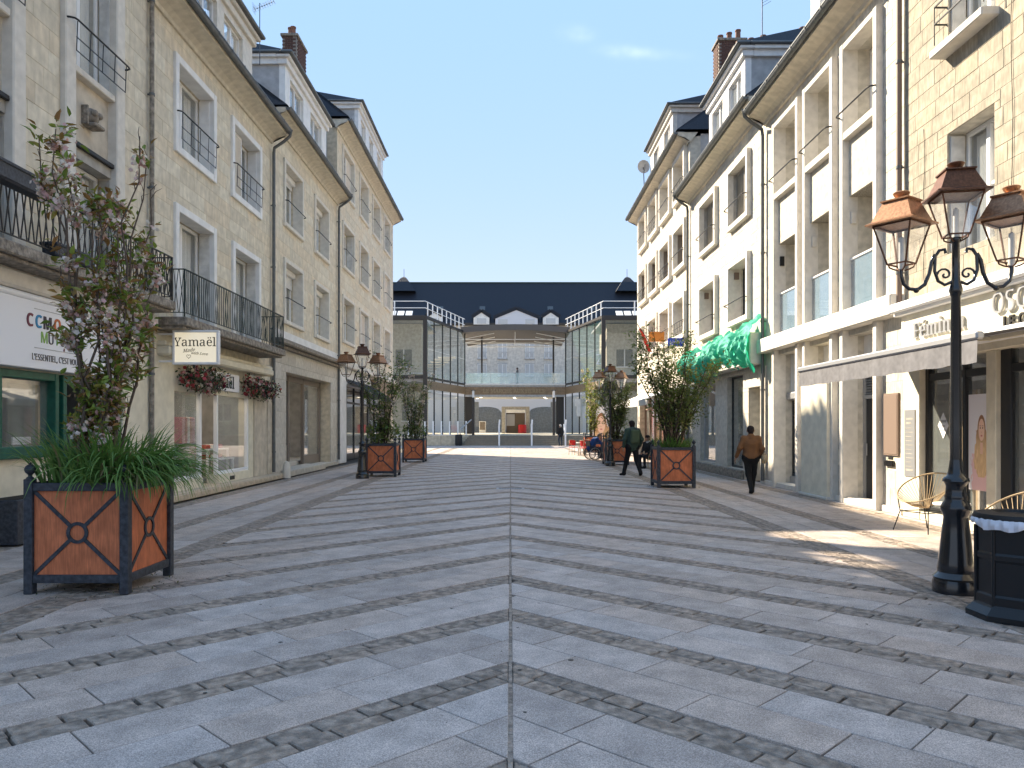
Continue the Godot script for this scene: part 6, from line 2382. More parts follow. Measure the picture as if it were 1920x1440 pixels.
# a shrub of upright stems: o = {h, spread, stems, leaf, leaves, cols, blossoms, bcols, bark}
func shrub(called: String, label: String, category: String, at: Vector3, sd: int, o: Dictionary) -> void:
	var rng := RandomNumberGenerator.new()
	rng.seed = sd
	var t := thing(called, label, category, at, "trees in the planters")
	var b := MB.new()
	var tips := []     # points where leaves grow, with the direction of the twig
	var h: float = o.h
	for k in o.stems:
		var a: float = TAU * (k + rng.randf() * 0.7) / o.stems
		var r0: float = 0.04 + 0.12 * rng.randf()
		var p := Vector3(cos(a) * r0, 0, sin(a) * r0)
		var pts := [p]
		var lean: float = o.spread * rng.randf_range(0.25, 1.0)
		var hh := h * rng.randf_range(0.62, 1.0)
		var segs := 8
		for i in segs:
			var f := (i + 1.0) / segs
			pts.append(Vector3(cos(a) * (r0 + lean * pow(f, o.get("flare", 1.5))), hh * f, sin(a) * (r0 + lean * pow(f, o.get("flare", 1.5)))) + Vector3(rng.randfn(), 0, rng.randfn()) * 0.035)
		var rad := []
		for i in pts.size(): rad.append(lerpf(o.get("thick", 0.022), 0.005, float(i) / segs))
		b.tube(pts, rad, 6)
		for i in range(2, segs + 1):
			for q in o.get("twigs", 3):
				if i < segs * o.get("bare", 0.2): continue
				var base: Vector3 = pts[i - 1].lerp(pts[i], rng.randf())
				var ta := rng.randf() * TAU
				var up: float = o.get("twig_up", 0.9)
				var d := Vector3(cos(ta), up + rng.randf() * 0.6, sin(ta)).normalized()
				var ln: float = rng.randf_range(0.2, 0.55) * o.get("twig", 0.6) * (1.15 - 0.4 * i / segs)
				var e1 := base + d * ln * 0.5 + Vector3(rng.randfn(), rng.randfn(), rng.randfn()) * 0.02
				var e2 := base + d * ln + Vector3(rng.randfn(), rng.randfn() + o.get("droop", 0.0), rng.randfn()) * 0.04
				b.tube([base, e1, e2], [0.006, 0.004, 0.002], 4, false)
				for u in 5: tips.append([base.lerp(e1, u / 5.0) if u < 2 else e1.lerp(e2, (u - 2) / 2.5), d])
			tips.append([pts[i], Vector3.UP])
	lpart(t, "trunk", b, o.get("bark", M.bark))
	if o.has("clump"):       # leaves crowd on some shoots and leave others bare
		var keep := []
		var gap := FastNoiseLite.new()
		gap.seed = sd
		gap.frequency = 1.6
		for q in tips:
			if gap.get_noise_3dv(q[0]) > lerpf(0.35, -0.45, o.clump): keep.append(q)
		tips = keep
	var tr := []
	var cl := []
	for i in o.leaves:
		var tip: Array = tips[rng.randi() % tips.size()]
		var pos: Vector3 = tip[0] + Vector3(rng.randfn(), rng.randfn(), rng.randfn()) * o.get("fuzz", 0.035)
		var d: Vector3 = (tip[1] * 0.6 + Vector3(rng.randfn(), rng.randfn() * 0.6 - 0.1, rng.randfn())).normalized()
		var x := d.cross(Vector3.UP).normalized()
		var bs := Basis(x, d.cross(x) * -1.0, d).rotated(d, rng.randf_range(-0.9, 0.9))
		tr.append(Transform3D(bs.scaled(Vector3.ONE * o.leaf * rng.randf_range(0.6, 1.25)), pos))
		var c: Color = o.cols[rng.randi() % o.cols.size()]
		cl.append(c * rng.randf_range(0.75, 1.2))
	scatter(t, "crown", leaf_mesh(), tr, cl, M.leaf)
	if o.get("blossoms", 0) > 0:
		tr = []
		cl = []
		var centres := []
		for i in int(o.blossoms / 9.0) + 1:
			var tip: Array = tips[rng.randi() % tips.size()]
			if tip[0].y > h * 0.1: centres.append(tip[0])
		for i in o.blossoms:
			var ctr: Vector3 = centres[rng.randi() % centres.size()]
			var dv := Vector3(rng.randfn(), rng.randfn(), rng.randfn())
			var bs := Basis.from_euler(Vector3(rng.randf() * TAU, rng.randf() * TAU, rng.randf() * TAU)).scaled(Vector3.ONE * o.get("bsize", 0.024) * rng.randf_range(0.7, 1.2))
			tr.append(Transform3D(bs, ctr + dv * 0.034))
			cl.append(o.bcols[rng.randi() % o.bcols.size()] * rng.randf_range(0.85, 1.1))
		scatter(t, "blossoms", flower_mesh(), tr, cl, M.blossom)


func blade_mesh(bend: float) -> ArrayMesh:
	var key := "blade%d" % int(bend * 100)
	if not cached.has(key):
		var b := MB.new()
		var n := 7
		var p := Vector3.ZERO
		var ang := 0.12
		var prev := []
		for i in n + 1:
			var f := float(i) / n
			var w := 0.011 * sin(PI * clampf(0.25 + f * 0.75, 0, 1)) + 0.001
			var fold := Vector3(0, sin(ang), -cos(ang)) * w * 0.5
			var row := [p + Vector3(-w, 0, 0) + fold, p, p + Vector3(w, 0, 0) + fold]
			if i > 0:
				var up := Vector3(0, sin(ang), -cos(ang))
				for k in 2:
					b.quada(prev[k], prev[k + 1], row[k + 1], row[k], up + Vector3(0.4 if k == 0 else -0.4, 0, 0))
			prev = row
			p += Vector3(0, cos(ang), sin(ang)) / n
			ang += bend / n * (0.4 + 1.2 * f)
		cached[key] = b.mesh()
	return cached[key]


func strap_leaves(label: String, at: Vector3, half: float, ln: float, count: int, sd: int, spill := Vector3.ZERO) -> void:
	var rng := RandomNumberGenerator.new()
	rng.seed = sd
	var t := thing("strap_leaved_plant", label, "plant", at, "strap leaved plants in the planters")
	for kind in 3:
		var tr := []
		var cl := []
		for i in int(count / 3.0):
			var x := rng.randf_range(-half, half)
			var z := rng.randf_range(-half, half)
			var a := atan2(x, z) + rng.randfn() * 0.7
			var sp := spill != Vector3.ZERO and kind > 0 and rng.randf() < 0.72
			if sp:
				a = atan2(spill.x, spill.z) + rng.randfn() * 0.6
				x = lerpf(x, half * signf(spill.x), 0.6)
			var s := ln * rng.randf_range(0.55, 1.15) * ((1.4 if kind == 2 else 1.15) if sp else 1.0)
			var bs := Basis(Vector3.UP, a) * Basis(Vector3.RIGHT, rng.randf_range(-0.15, 0.35) + (0.5 if sp else 0.0))
			tr.append(Transform3D(bs.scaled_local(Vector3(rng.randf_range(0.7, 1.3), s, s)), Vector3(x, 0, z)))
			var k := rng.randf()
			var c := Color(0.09, 0.19, 0.045).lerp(Color(0.17, 0.29, 0.08), k)
			if rng.randf() < 0.06: c = Color(0.2, 0.18, 0.09)
			cl.append(c)
		scatter(t, "leaves", blade_mesh([1.1, 1.9, 2.6][kind]), tr, cl, M.strap)


func bedding(label: String, at: Vector3, half: float, h: float, count: int, sd: int, cols: Array) -> void:
	var rng := RandomNumberGenerator.new()
	rng.seed = sd
	var t := thing("bedding_plant", label, "plant", at, "low plants in the planters")
	var tr := []
	var cl := []
	for i in count:
		var p := Vector3(rng.randf_range(-half, half), h * pow(rng.randf(), 0.7), rng.randf_range(-half, half))
		p.x *= 1.0 + 0.25 * p.y / h
		var bs := Basis.from_euler(Vector3(rng.randf_range(-1.2, 0.4), rng.randf() * TAU, rng.randf_range(-0.5, 0.5))).scaled(Vector3.ONE * rng.randf_range(0.08, 0.19))
		tr.append(Transform3D(bs, p))
		cl.append(cols[rng.randi() % cols.size()] * rng.randf_range(0.7, 1.25))
	scatter(t, "leaves", leaf_mesh(), tr, cl, M.leaf)


# ---------------------------------------------------------------- planters, lamps, bin, chairs
func make_planter() -> Node3D:
	var t := thing("street_planter", "", "planter", Vector3.ZERO, "square planters down the street")
	var h := 0.5
	var p := 0.0425
	var b: MB
	for x in [-1.0, 1.0]:
		for z in [-1.0, 1.0]:
			b = MB.new()
			var o := Vector3(x * (h - p), 0, z * (h - p))
			b.box(o + Vector3(0, 0.55, 0), Vector3(p, 0.55, p), 0.006)
			b.lathe([Vector2(0.038, 1.1), Vector2(0.03, 1.115), Vector2(0.018, 1.125), Vector2(0.018, 1.14), Vector2(0.03, 1.145)], o, 12)
			b.ball(o + Vector3(0, 1.19, 0), Vector3.ONE * 0.05, 14, 10)
			b.ball(o + Vector3(0, 1.245, 0), Vector3(0.012, 0.012, 0.012), 8, 6)
			lpart(t, "post", b, M.planter_metal)
	for f in 4:
		var bs := Basis(Vector3.UP, f * PI / 2)
		for y in [[0.105, 0.185], [0.985, 1.062]]:
			b = MB.new()
			b.box(bs * Vector3(0, (y[0] + y[1]) / 2, h - 0.038), Vector3(h - 2 * p, (y[1] - y[0]) / 2, 0.026), 0.005, bs)
			lpart(t, "rail", b, M.planter_metal)
		b = MB.new()
		b.box(bs * Vector3(0, 0.585, h - 0.05), Vector3(h - 2 * p, 0.4, 0.011), 0.0, bs)
		lpart(t, "panel", b, M.planter_wood)
		b = MB.new()
		for sx in [-1.0, 1.0]:
			for sy in [-1.0, 1.0]:
				var c := Vector2(sx * (h - 2 * p), sy * 0.4)
				var d := c.normalized()
				var a3 := bs * Vector3(d.x * 0.085, 0.585 + d.y * 0.085, h - 0.033)
				var e3 := bs * Vector3(c.x, 0.585 + c.y, h - 0.033)
				b.bar(a3, e3, 0.012, 0.034, bs * Vector3(-d.y, d.x, 0))
		lpart(t, "brace", b, M.planter_metal)
		b = MB.new()
		var pts := []
		for k in 24:
			var u0 := TAU * k / 24
			var u1 := TAU * (k + 1) / 24
			var q := []
			for e in [[u0, 0.072], [u0, 0.104], [u1, 0.104], [u1, 0.072]]:
				q.append([bs * Vector3(cos(e[0]) * e[1], 0.585 + sin(e[0]) * e[1], h - 0.024), bs * Vector3(cos(e[0]) * e[1], 0.585 + sin(e[0]) * e[1], h - 0.039)])
			b.quad(q[0][0], q[1][0], q[2][0], q[3][0], bs * Vector3.BACK)
			b.quada(q[1][0], q[2][0], q[2][1], q[1][1], bs * Vector3(cos(u0), sin(u0), 0))
			b.quada(q[0][0], q[3][0], q[3][1], q[0][1], bs * Vector3(-cos(u0), -sin(u0), 0))
		lpart(t, "ring", b, M.planter_metal)
	b = MB.new()
	b.bx(-h + 0.07, h - 0.07, 0.14, 0.97, -h + 0.07, h - 0.07)
	lpart(t, "soil", b, M.soil)
	return t


func lantern(parent: Node3D, o: Vector3, turn: float, roof_m: Material, k: float) -> void:
	# o: middle of the lantern's foot
	var hold := Node3D.new()
	hold.name = "lantern"
	parent.add_child(hold, true)
	hold.transform = Transform3D(Basis(Vector3.UP, turn).scaled(Vector3.ONE * k), o)
	var b := MB.new()
	var r2 := sqrt(2.0)
	b.lathe([Vector2(0.26 * r2, 0.42), Vector2(0.26 * r2, 0.435), Vector2(0.215 * r2, 0.46), Vector2(0.135 * r2, 0.66), Vector2(0.15 * r2, 0.67), Vector2(0.15 * r2, 0.685), Vector2(0.0, 0.7)], Vector3.ZERO, 4, PI / 4, true)
	b.lathe([Vector2(0.0, 0.42), Vector2(0.26 * r2, 0.42)], Vector3.ZERO, 4, PI / 4, true)
	lpart(hold, "lantern_roof", b, roof_m)
	b = MB.new()
	b.lathe([Vector2(0.06, 0.69), Vector2(0.05, 0.71), Vector2(0.075, 0.74), Vector2(0.085, 0.765), Vector2(0.075, 0.775), Vector2(0.0, 0.78)], Vector3.ZERO, 14)
	lpart(hold, "finial", b, roof_m)
	b = MB.new()
	for x in [-1.0, 1.0]:
		for z in [-1.0, 1.0]:
			b.bar(Vector3(x * 0.1, 0.0, z * 0.1), Vector3(x * 0.2, 0.42, z * 0.2), 0.014, 0.014, Vector3.RIGHT)
	for f in 4:
		var bs := Basis(Vector3.UP, f * PI / 2)
		b.bar(bs * Vector3(-0.105, 0.0, 0.1), bs * Vector3(0.105, 0.0, 0.1), 0.014, 0.016)
		b.bar(bs * Vector3(-0.205, 0.41, 0.2), bs * Vector3(0.205, 0.41, 0.2), 0.014, 0.016)
	for f in 4:
		var bs := Basis(Vector3.UP, f * PI / 2 + PI / 4)
		b.tube([bs * Vector3(0, 0.0, 0.13), bs * Vector3(0, -0.035, 0.12), bs * Vector3(0, -0.055, 0.08), bs * Vector3(0, -0.07, 0.03)], 0.009, 5)
	lpart(hold, "lantern_frame", b, M.copper_brown)
	for f in 4:
		var bs := Basis(Vector3.UP, f * PI / 2)
		b = MB.new()
		b.quada(bs * Vector3(-0.095, 0.01, 0.098), bs * Vector3(0.095, 0.01, 0.098), bs * Vector3(0.192, 0.405, 0.197), bs * Vector3(-0.192, 0.405, 0.197), bs * Vector3.BACK)
		lpart(hold, "pane", b, M.lantern_glass)
	b = MB.new()
	b.lathe([Vector2(0.03, -0.06), Vector2(0.035, 0.0), Vector2(0.028, 0.05), Vector2(0.028, 0.28), Vector2(0.0, 0.3)], Vector3.ZERO, 10)
	lpart(hold, "bulb", b, M.pale_glass_insert)


func make_lamp() -> Node3D:
	var t := thing("street_lamp", "", "street lamp", Vector3.ZERO, "three lantern street lamps")
	var b := MB.new()
	b.lathe([Vector2(0.205, 0), Vector2(0.205, 0.1), Vector2(0.195, 0.13), Vector2(0.205, 0.15), Vector2(0.175, 0.18), Vector2(0.16, 0.2), Vector2(0.165, 0.23), Vector2(0.155, 0.3), Vector2(0.125, 0.57), Vector2(0.108, 0.73), Vector2(0.112, 0.76), Vector2(0.132, 0.8), Vector2(0.135, 0.83), Vector2(0.12, 0.87), Vector2(0.1, 0.9), Vector2(0.096, 0.92), Vector2(0.102, 0.94), Vector2(0.092, 0.96), Vector2(0.088, 1.04), Vector2(0.1, 1.07), Vector2(0.118, 1.09), Vector2(0.112, 1.12), Vector2(0.085, 1.14), Vector2(0.07, 1.18), Vector2(0.06, 1.24), Vector2(0.053, 1.3)], Vector3.ZERO, 18)
	lpart(t, "base", b, M.lamp_black)
	b = MB.new()
	b.lathe([Vector2(0.053, 1.3), Vector2(0.052, 1.6), Vector2(0.044, 2.9), Vector2(0.05, 2.92), Vector2(0.062, 2.96), Vector2(0.055, 3.0), Vector2(0.044, 3.03), Vector2(0.036, 3.1), Vector2(0.034, 3.42), Vector2(0.05, 3.45), Vector2(0.045, 3.48)], Vector3.ZERO, 14)
	lpart(t, "shaft", b, M.lamp_black)
	lantern(t, Vector3(0, 3.5, 0), 0.0, M.copper_brown, 0.92)
	for sx in [-1.0, 1.0]:
		b = MB.new()
		var p := []
		for q in [[0.03, 3.05], [0.10, 3.02], [0.16, 3.06], [0.19, 3.16], [0.185, 3.3], [0.15, 3.36], [0.10, 3.37], [0.09, 3.33]]:
			p.append(Vector3(q[0] * sx, q[1], 0))
		b.tube(p, 0.016, 7)
		p = []
		for q in [[0.185, 3.32], [0.22, 3.25], [0.24, 3.13], [0.28, 3.03], [0.345, 2.98], [0.42, 2.99], [0.47, 3.04], [0.49, 3.12], [0.49, 3.18]]:
			p.append(Vector3(q[0] * sx, q[1], 0))
		b.tube(p, 0.019, 7)
		b.ball(Vector3(0.355 * sx, 2.975, 0), Vector3.ONE * 0.028, 8, 6)
		p = []
		for k in 14:
			var a := k * 0.55
			p.append(Vector3((0.1 + cos(a) * 0.005 * (14 - k)) * sx, 3.12 + sin(a) * 0.005 * (14 - k), 0))
		b.tube(p, 0.011, 6)
		lpart(t, "arm", b, M.lamp_black)
		lantern(t, Vector3(0.49 * sx, 3.24, 0), PI / 4, M.copper, 0.92)
	return t


func acapulco_chair(label: String, at: Vector3, turn: float) -> void:
	var t := thing("string_chair", label, "chair", at, "string chairs outside the hairdresser's", turn)
	var ring := []
	var m := 40
	for k in m + 1:
		var a := TAU * k / m
		# a big tilted oval: low at the front, high behind
		var y := 0.46 + 0.2 * (1 - cos(a)) * 1.05
		var z := cos(a) * 0.36 - 0.05
		ring.append(Vector3(sin(a) * 0.37 * (1.0 + 0.12 * (1 - cos(a)) * 0.5), y, z))
	var b := MB.new()
	b.tube(ring, 0.012, 6, false)
	lpart(t, "hoop", b, M.rattan)
	var c := Vector3(0, 0.34, -0.08)
	for k in m:
		b = MB.new()
		var p: Vector3 = ring[k]
		var hub := c + Vector3(sin(TAU * k / m) * 0.05, 0.02, cos(TAU * k / m) * 0.05)
		b.tube([p, p.lerp(hub, 0.5) + Vector3(0, -0.03, 0), hub], 0.0045, 4, false)
		lpart(t, "string", b, M.rattan)
	b = MB.new()
	var hp := []
	for k in 13: hp.append(c + Vector3(sin(TAU * k / 12) * 0.05, 0.02, cos(TAU * k / 12) * 0.05))
	b.tube(hp, 0.008, 5, false)
	lpart(t, "hub_ring", b, M.rattan)
	for e in [[-0.3, 0.26, 12], [0.3, 0.26, 28], [-0.22, -0.4, 16], [0.22, -0.4, 24]]:
		b = MB.new()
		var near: Vector3 = ring[6] if e[0] > 0 and e[1] > 0 else ring[m - 6] if e[1] > 0 else ring[15] if e[0] > 0 else ring[m - 15]
		b.tube([Vector3(e[0], 0.0, e[1]), Vector3(e[0] * 0.8, 0.3, e[1] * 0.7), near], 0.009, 5)
		lpart(t, "leg", b, M.iron)
	b = MB.new()
	b.tube([Vector3(-0.24, 0.3, 0.18), Vector3(0.24, 0.3, 0.18), Vector3(0.18, 0.3, -0.28), Vector3(-0.18, 0.3, -0.28), Vector3(-0.24, 0.3, 0.18)], 0.008, 5)
	lpart(t, "brace", b, M.iron)


func litter_bin(at: Vector3) -> void:
	var t := thing("street_bin", "large black octagonal litter bin with a white bag folded over its rim", "bin", at)
	t.scale = Vector3(0.93, 0.96, 0.93)
	var b := MB.new()
	b.lathe([Vector2(0.42, 0.0), Vector2(0.42, 0.05), Vector2(0.36, 0.11), Vector2(0.345, 0.13), Vector2(0.345, 0.2), Vector2(0.33, 0.22), Vector2(0.33, 0.5), Vector2(0.34, 0.52), Vector2(0.34, 0.56), Vector2(0.33, 0.58), Vector2(0.335, 0.8), Vector2(0.30, 0.82)], Vector3.ZERO, 8, PI / 8, true)
	lpart(t, "body", b, M.black_gloss)
	for k in 8:
		b = MB.new()
		var a := TAU * k / 8 + PI / 8
		b.tube([Vector3(cos(a), 0, sin(a)) * 0.335 + Vector3.UP * 0.12, Vector3(cos(a), 0, sin(a)) * 0.338 + Vector3.UP * 0.8], 0.016, 6)
		lpart(t, "corner_strip", b, M.black_gloss)
	b = MB.new()
	var n := 64
	for i in n:
		for j in 5:
			var q := []
			for e in [[i, j], [i + 1, j], [i + 1, j + 1], [i, j + 1]]:
				var a: float = TAU * e[0] / n
				var v: float = e[1] / 5.0
				var r: float = 0.36 + 0.012 * sin(v * PI) + 0.007 * sin(a * 23 + v * 3) + 0.005 * sin(a * 41)
				q.append(Vector3(cos(a) * r, 0.872 - v * (0.075 + 0.022 * sin(a * 3.0) + 0.012 * sin(a * 9)), sin(a) * r))
			b.quada(q[0], q[1], q[2], q[3], Vector3(cos(TAU * i / n), 0, sin(TAU * i / n)))
	lpart(t, "bag", b, M.bag)
	b = MB.new()
	b.lathe([Vector2(0.36, 0.85), Vector2(0.365, 0.88), Vector2(0.35, 0.91), Vector2(0.24, 0.925), Vector2(0.2, 0.922), Vector2(0.19, 0.9), Vector2(0.0, 0.89)], Vector3.ZERO, 28)
	lpart(t, "lid", b, M.black)


func cafe_chair(label: String, at: Vector3, turn: float, m: Material) -> void:
	var t := thing("cafe_chair", label, "chair", at, "red cafe chairs on the terrace", turn)
	var b := MB.new()
	b.box(Vector3(0, 0.45, 0), Vector3(0.2, 0.02, 0.2), 0.012)
	lpart(t, "seat", b, m)
	b = MB.new()
	for k in 8:
		var a0 := -0.9 + 1.8 * k / 8
		var a1 := -0.9 + 1.8 * (k + 1) / 8
		b.quada(Vector3(sin(a0) * 0.24, 0.55, -cos(a0) * 0.24 + 0.03), Vector3(sin(a1) * 0.24, 0.55, -cos(a1) * 0.24 + 0.03), Vector3(sin(a1) * 0.25, 0.84, -cos(a1) * 0.26 + 0.02), Vector3(sin(a0) * 0.25, 0.84, -cos(a0) * 0.26 + 0.02), Vector3.FORWARD)
	lpart(t, "backrest", b, m)
	b = MB.new()
	var p := []
	for k in 11:
		var a := -1.5 + 3.0 * k / 10
		p.append(Vector3(sin(a) * 0.255, 0.86 - 0.18 * pow(absf(a) / 1.5, 3), -cos(a) * 0.265 + 0.02))
	b.tube(p, 0.013, 5)
	lpart(t, "back_frame", b, M.rattan)
	for e in [[-0.19, 0.19], [0.19, 0.19], [-0.17, -0.19], [0.17, -0.19]]:
		b = MB.new()
		b.tube([Vector3(e[0] * 1.08, 0, e[1] * 1.1), Vector3(e[0], 0.45, e[1])] + ([Vector3(e[0] * 1.25, 0.68, e[1] * 0.6)] if e[1] > 0 else [Vector3(e[0], 0.84, e[1] * 1.15)]), 0.013, 5)
		lpart(t, "leg", b, M.rattan)
	b = MB.new()
	b.tube([Vector3(-0.2, 0.2, 0.2), Vector3(0.2, 0.2, 0.2), Vector3(0.18, 0.2, -0.2), Vector3(-0.18, 0.2, -0.2), Vector3(-0.2, 0.2, 0.2)], 0.008, 4)
	lpart(t, "stretcher", b, M.iron)


func round_table(label: String, at: Vector3, r: float, h: float) -> void:
	var t := thing("cafe_table", label, "table", at)
	var b := MB.new()
	b.lathe([Vector2(0, h - 0.03), Vector2(r, h - 0.03), Vector2(r + 0.008, h - 0.015), Vector2(r, h), Vector2(0, h)], Vector3.ZERO, 20)
	lpart(t, "table_top", b, M.white)
	for k in 3:
		b = MB.new()
		var a := TAU * k / 3 + 0.4
		b.tube([Vector3(cos(a) * r * 0.9, 0, sin(a) * r * 0.9), Vector3(cos(a) * r * 0.5, h - 0.03, sin(a) * r * 0.5)], 0.011, 5)
		lpart(t, "leg", b, M.iron)


func build_furniture() -> void:
	var pl := make_planter()
	var spots := [
		[Vector3(-4.14, 0, -7.81), "wood panelled planter holding the pink blossom tree and strap leaves, beside the insurance office"],
		[Vector3(-4.14, 0, -25.0), "wood panelled planter just behind the lamp at the empty beige shop"],
		[Vector3(-4.35, 0, -34.9), "wood panelled planter with white blossom by the corner house's dark awning"],
		[Vector3(4.33, 0, -20.5), "wood panelled planter holding the bushy tree near the brown jacketed pedestrian"],
		[Vector3(4.45, 0, -32.5), "wood panelled planter just beyond the green jacketed pedestrian"],
		[Vector3(4.75, 0, -44.5), "wood panelled planter with yellow green bush behind the cafe chairs"]]
	for i in spots.size():
		var o: Node3D = pl if i == 0 else copy(pl, Transform3D.IDENTITY)
		o.position = spots[i][0]
		o.set_meta("label", spots[i][1])
	var lp := make_lamp()
	var lamps := [
		[Vector3(4.31, 0, -7.43), -0.18, "three lantern black street lamp beside the octagonal litter bin"],
		[Vector3(-4.57, 0, -23.7), 0.35, "three lantern black street lamp at the planter by the empty beige shop"],
		[Vector3(4.06, 0, -31.2), 0.3, "three lantern black street lamp at the planter beside the cafe chairs"]]
	for i in lamps.size():
		var o: Node3D = lp if i == 0 else copy(lp, Transform3D.IDENTITY)
		o.transform = Transform3D(Basis(Vector3.UP, lamps[i][1]).scaled(Vector3(1, 0.985, 1)), lamps[i][0])
		o.set_meta("label", lamps[i][2])
	litter_bin(Vector3(4.27, 0, -6.45))
	acapulco_chair("tan string chair with an oval hoop by the cream pier", Vector3(6.3, 0, -11.75), -1.15)
	acapulco_chair("tan string chair tucked behind the octagonal litter bin", Vector3(5.6, 0, -8.6), -1.5)
	round_table("small round white table by the hairdresser's portrait poster", Vector3(6.35, 0, -11.05), 0.24, 0.5)
	for e in [[Vector3(3.55, 0, -43.2), 0.4, "red cafe chair at the terrace's outer edge"], [Vector3(4.0, 0, -41.5), 2.2, "red cafe chair beside the wheelchair"], [Vector3(5.3, 0, -29.6), -0.84, "red cafe chair under the person in the dark coat"], [Vector3(4.25, 0, -43.6), -0.6, "red cafe chair in front of the yellow green planter"]]:
		cafe_chair(e[2], e[0], e[1], M.red)
	round_table("small cafe table between the red chairs", Vector3(3.95, 0, -42.6), 0.3, 0.72)
	# plants
	var G := func(r, g, b): return Color(r, g, b)
	shrub("cherry_tree", "slender many stemmed cherry tree with pink blossom and bronze leaves", "tree", Vector3(-4.14, 0.96, -7.81), 5, {"h": 3.6, "spread": 0.52, "flare": 1.15, "stems": 13, "thick": 0.019, "twigs": 2, "twig": 0.6, "twig_up": 1.5, "bare": 0.22, "leaf": 0.1, "leaves": 2700, "fuzz": 0.05, "clump": 0.5, "cols": [G.call(0.19, 0.27, 0.05), G.call(0.23, 0.30, 0.06), G.call(0.29, 0.18, 0.06), G.call(0.27, 0.15, 0.06), G.call(0.25, 0.23, 0.06), G.call(0.16, 0.23, 0.05)], "blossoms": 2600, "bsize": 0.027, "bcols": [G.call(0.84, 0.64, 0.63), G.call(0.87, 0.76, 0.74), G.call(0.76, 0.48, 0.48), G.call(0.86, 0.81, 0.77)], "bark": M.bark_pale})
	strap_leaves("thick clump of strap shaped green leaves spilling over the planter with the cherry", Vector3(-4.14, 0.96, -7.81), 0.42, 0.72, 1000, 8, Vector3(1, 0, 0.5))
	var gr := [G.call(0.11, 0.17, 0.045), G.call(0.14, 0.21, 0.055), G.call(0.08, 0.13, 0.035), G.call(0.17, 0.19, 0.06)]
	shrub("flowering_shrub", "open branched shrub with dark twigs in the planter behind the lamp", "shrub", Vector3(-4.14, 0.96, -25.0), 15, {"h": 3.1, "spread": 1.1, "stems": 11, "thick": 0.02, "twigs": 4, "twig": 0.8, "bare": 0.1, "leaf": 0.095, "leaves": 2300, "fuzz": 0.09, "clump": 0.6, "cols": gr, "blossoms": 350, "bsize": 0.03, "bcols": [G.call(0.75, 0.66, 0.66), G.call(0.7, 0.6, 0.6)]})
	bedding("low leafy bedding in the planter behind the lamp", Vector3(-4.14, 0.96, -25.0), 0.45, 0.65, 420, 16, gr)
	shrub("flowering_shrub", "shrub covered in small whitish blossom by the corner house", "shrub", Vector3(-4.35, 0.96, -34.9), 25, {"h": 3.0, "spread": 0.9, "stems": 10, "twigs": 5, "twig": 0.75, "bare": 0.15, "leaf": 0.09, "leaves": 2600, "fuzz": 0.08, "cols": gr, "blossoms": 1500, "bsize": 0.034, "bcols": [G.call(0.78, 0.72, 0.70), G.call(0.72, 0.62, 0.62)]})
	bedding("low leafy bedding beneath the whitish blossom shrub", Vector3(-4.35, 0.96, -34.9), 0.45, 0.6, 380, 26, gr)
	var mg := [G.call(0.12, 0.17, 0.045), G.call(0.15, 0.21, 0.055), G.call(0.09, 0.13, 0.04), G.call(0.18, 0.18, 0.06)]
	shrub("bushy_tree", "bushy small tree with fine dull green leaves near the brown jacketed pedestrian", "tree", Vector3(4.33, 0.96, -20.5), 35, {"h": 3.2, "spread": 1.15, "flare": 1.25, "stems": 14, "thick": 0.03, "twigs": 5, "twig": 0.85, "twig_up": 0.6, "bare": 0.3, "leaf": 0.095, "leaves": 6200, "fuzz": 0.1, "clump": 0.6, "cols": mg})
	strap_leaves("strap leaved clump under the bushy tree", Vector3(4.33, 0.96, -20.5), 0.4, 0.5, 300, 36)
	shrub("bushy_tree", "dense green small tree beyond the green jacketed pedestrian", "tree", Vector3(4.45, 0.96, -32.5), 45, {"h": 3.0, "spread": 0.85, "flare": 1.3, "stems": 11, "thick": 0.03, "twigs": 5, "twig": 0.85, "twig_up": 0.6, "bare": 0.3, "leaf": 0.1, "leaves": 3800, "clump": 0.6, "fuzz": 0.08, "cols": mg})
	bedding("brownish grass tuft beneath the dense green tree", Vector3(4.45, 0.96, -32.5), 0.42, 0.4, 300, 46, [G.call(0.13, 0.12, 0.05), G.call(0.08, 0.10, 0.03)])
	shrub("flowering_shrub", "yellow green shrub with cream blossom behind the cafe chairs", "shrub", Vector3(4.75, 0.96, -44.5), 55, {"h": 3.9, "spread": 0.75, "stems": 9, "twigs": 5, "twig": 0.8, "bare": 0.1, "leaf": 0.12, "leaves": 2200, "fuzz": 0.1, "cols": [G.call(0.2, 0.24, 0.04), G.call(0.13, 0.19, 0.04), G.call(0.25, 0.27, 0.07)], "blossoms": 500, "bsize": 0.05, "bcols": [G.call(0.8, 0.72, 0.6), G.call(0.8, 0.7, 0.68)]})
	# weeds in the joints round the planters, fallen petals and scraps on the paving
	var rng := RandomNumberGenerator.new()
	rng.seed = 77
	var tr := []
	var cl := []
	for i in 700:
		var q: Vector3 = spots[rng.randi() % 5][0]
		var a := rng.randf() * TAU
		var edge := Vector3(cos(a), 0, sin(a)) * rng.randf_range(0.35, 0.75)
		tr.append(Transform3D(Basis.from_euler(Vector3(rng.randf_range(-1.4, -0.2), rng.randf() * TAU, 0)).scaled(Vector3.ONE * rng.randf_range(0.012, 0.035)), q + edge + Vector3(0, 0.003, 0)))
		cl.append(Color(0.09, 0.10, 0.035) * rng.randf_range(0.6, 1.3))
	var wd := Node3D.new()
	wd.name = numbered("weeds")
	add_child(wd)
	tag(wd, "tiny weeds and moss in the paving joints round the planters", "weeds", "", "stuff")
	scatter(wd, "leaves", leaf_mesh(), tr, cl, M.leaf)
	tr = []
	cl = []
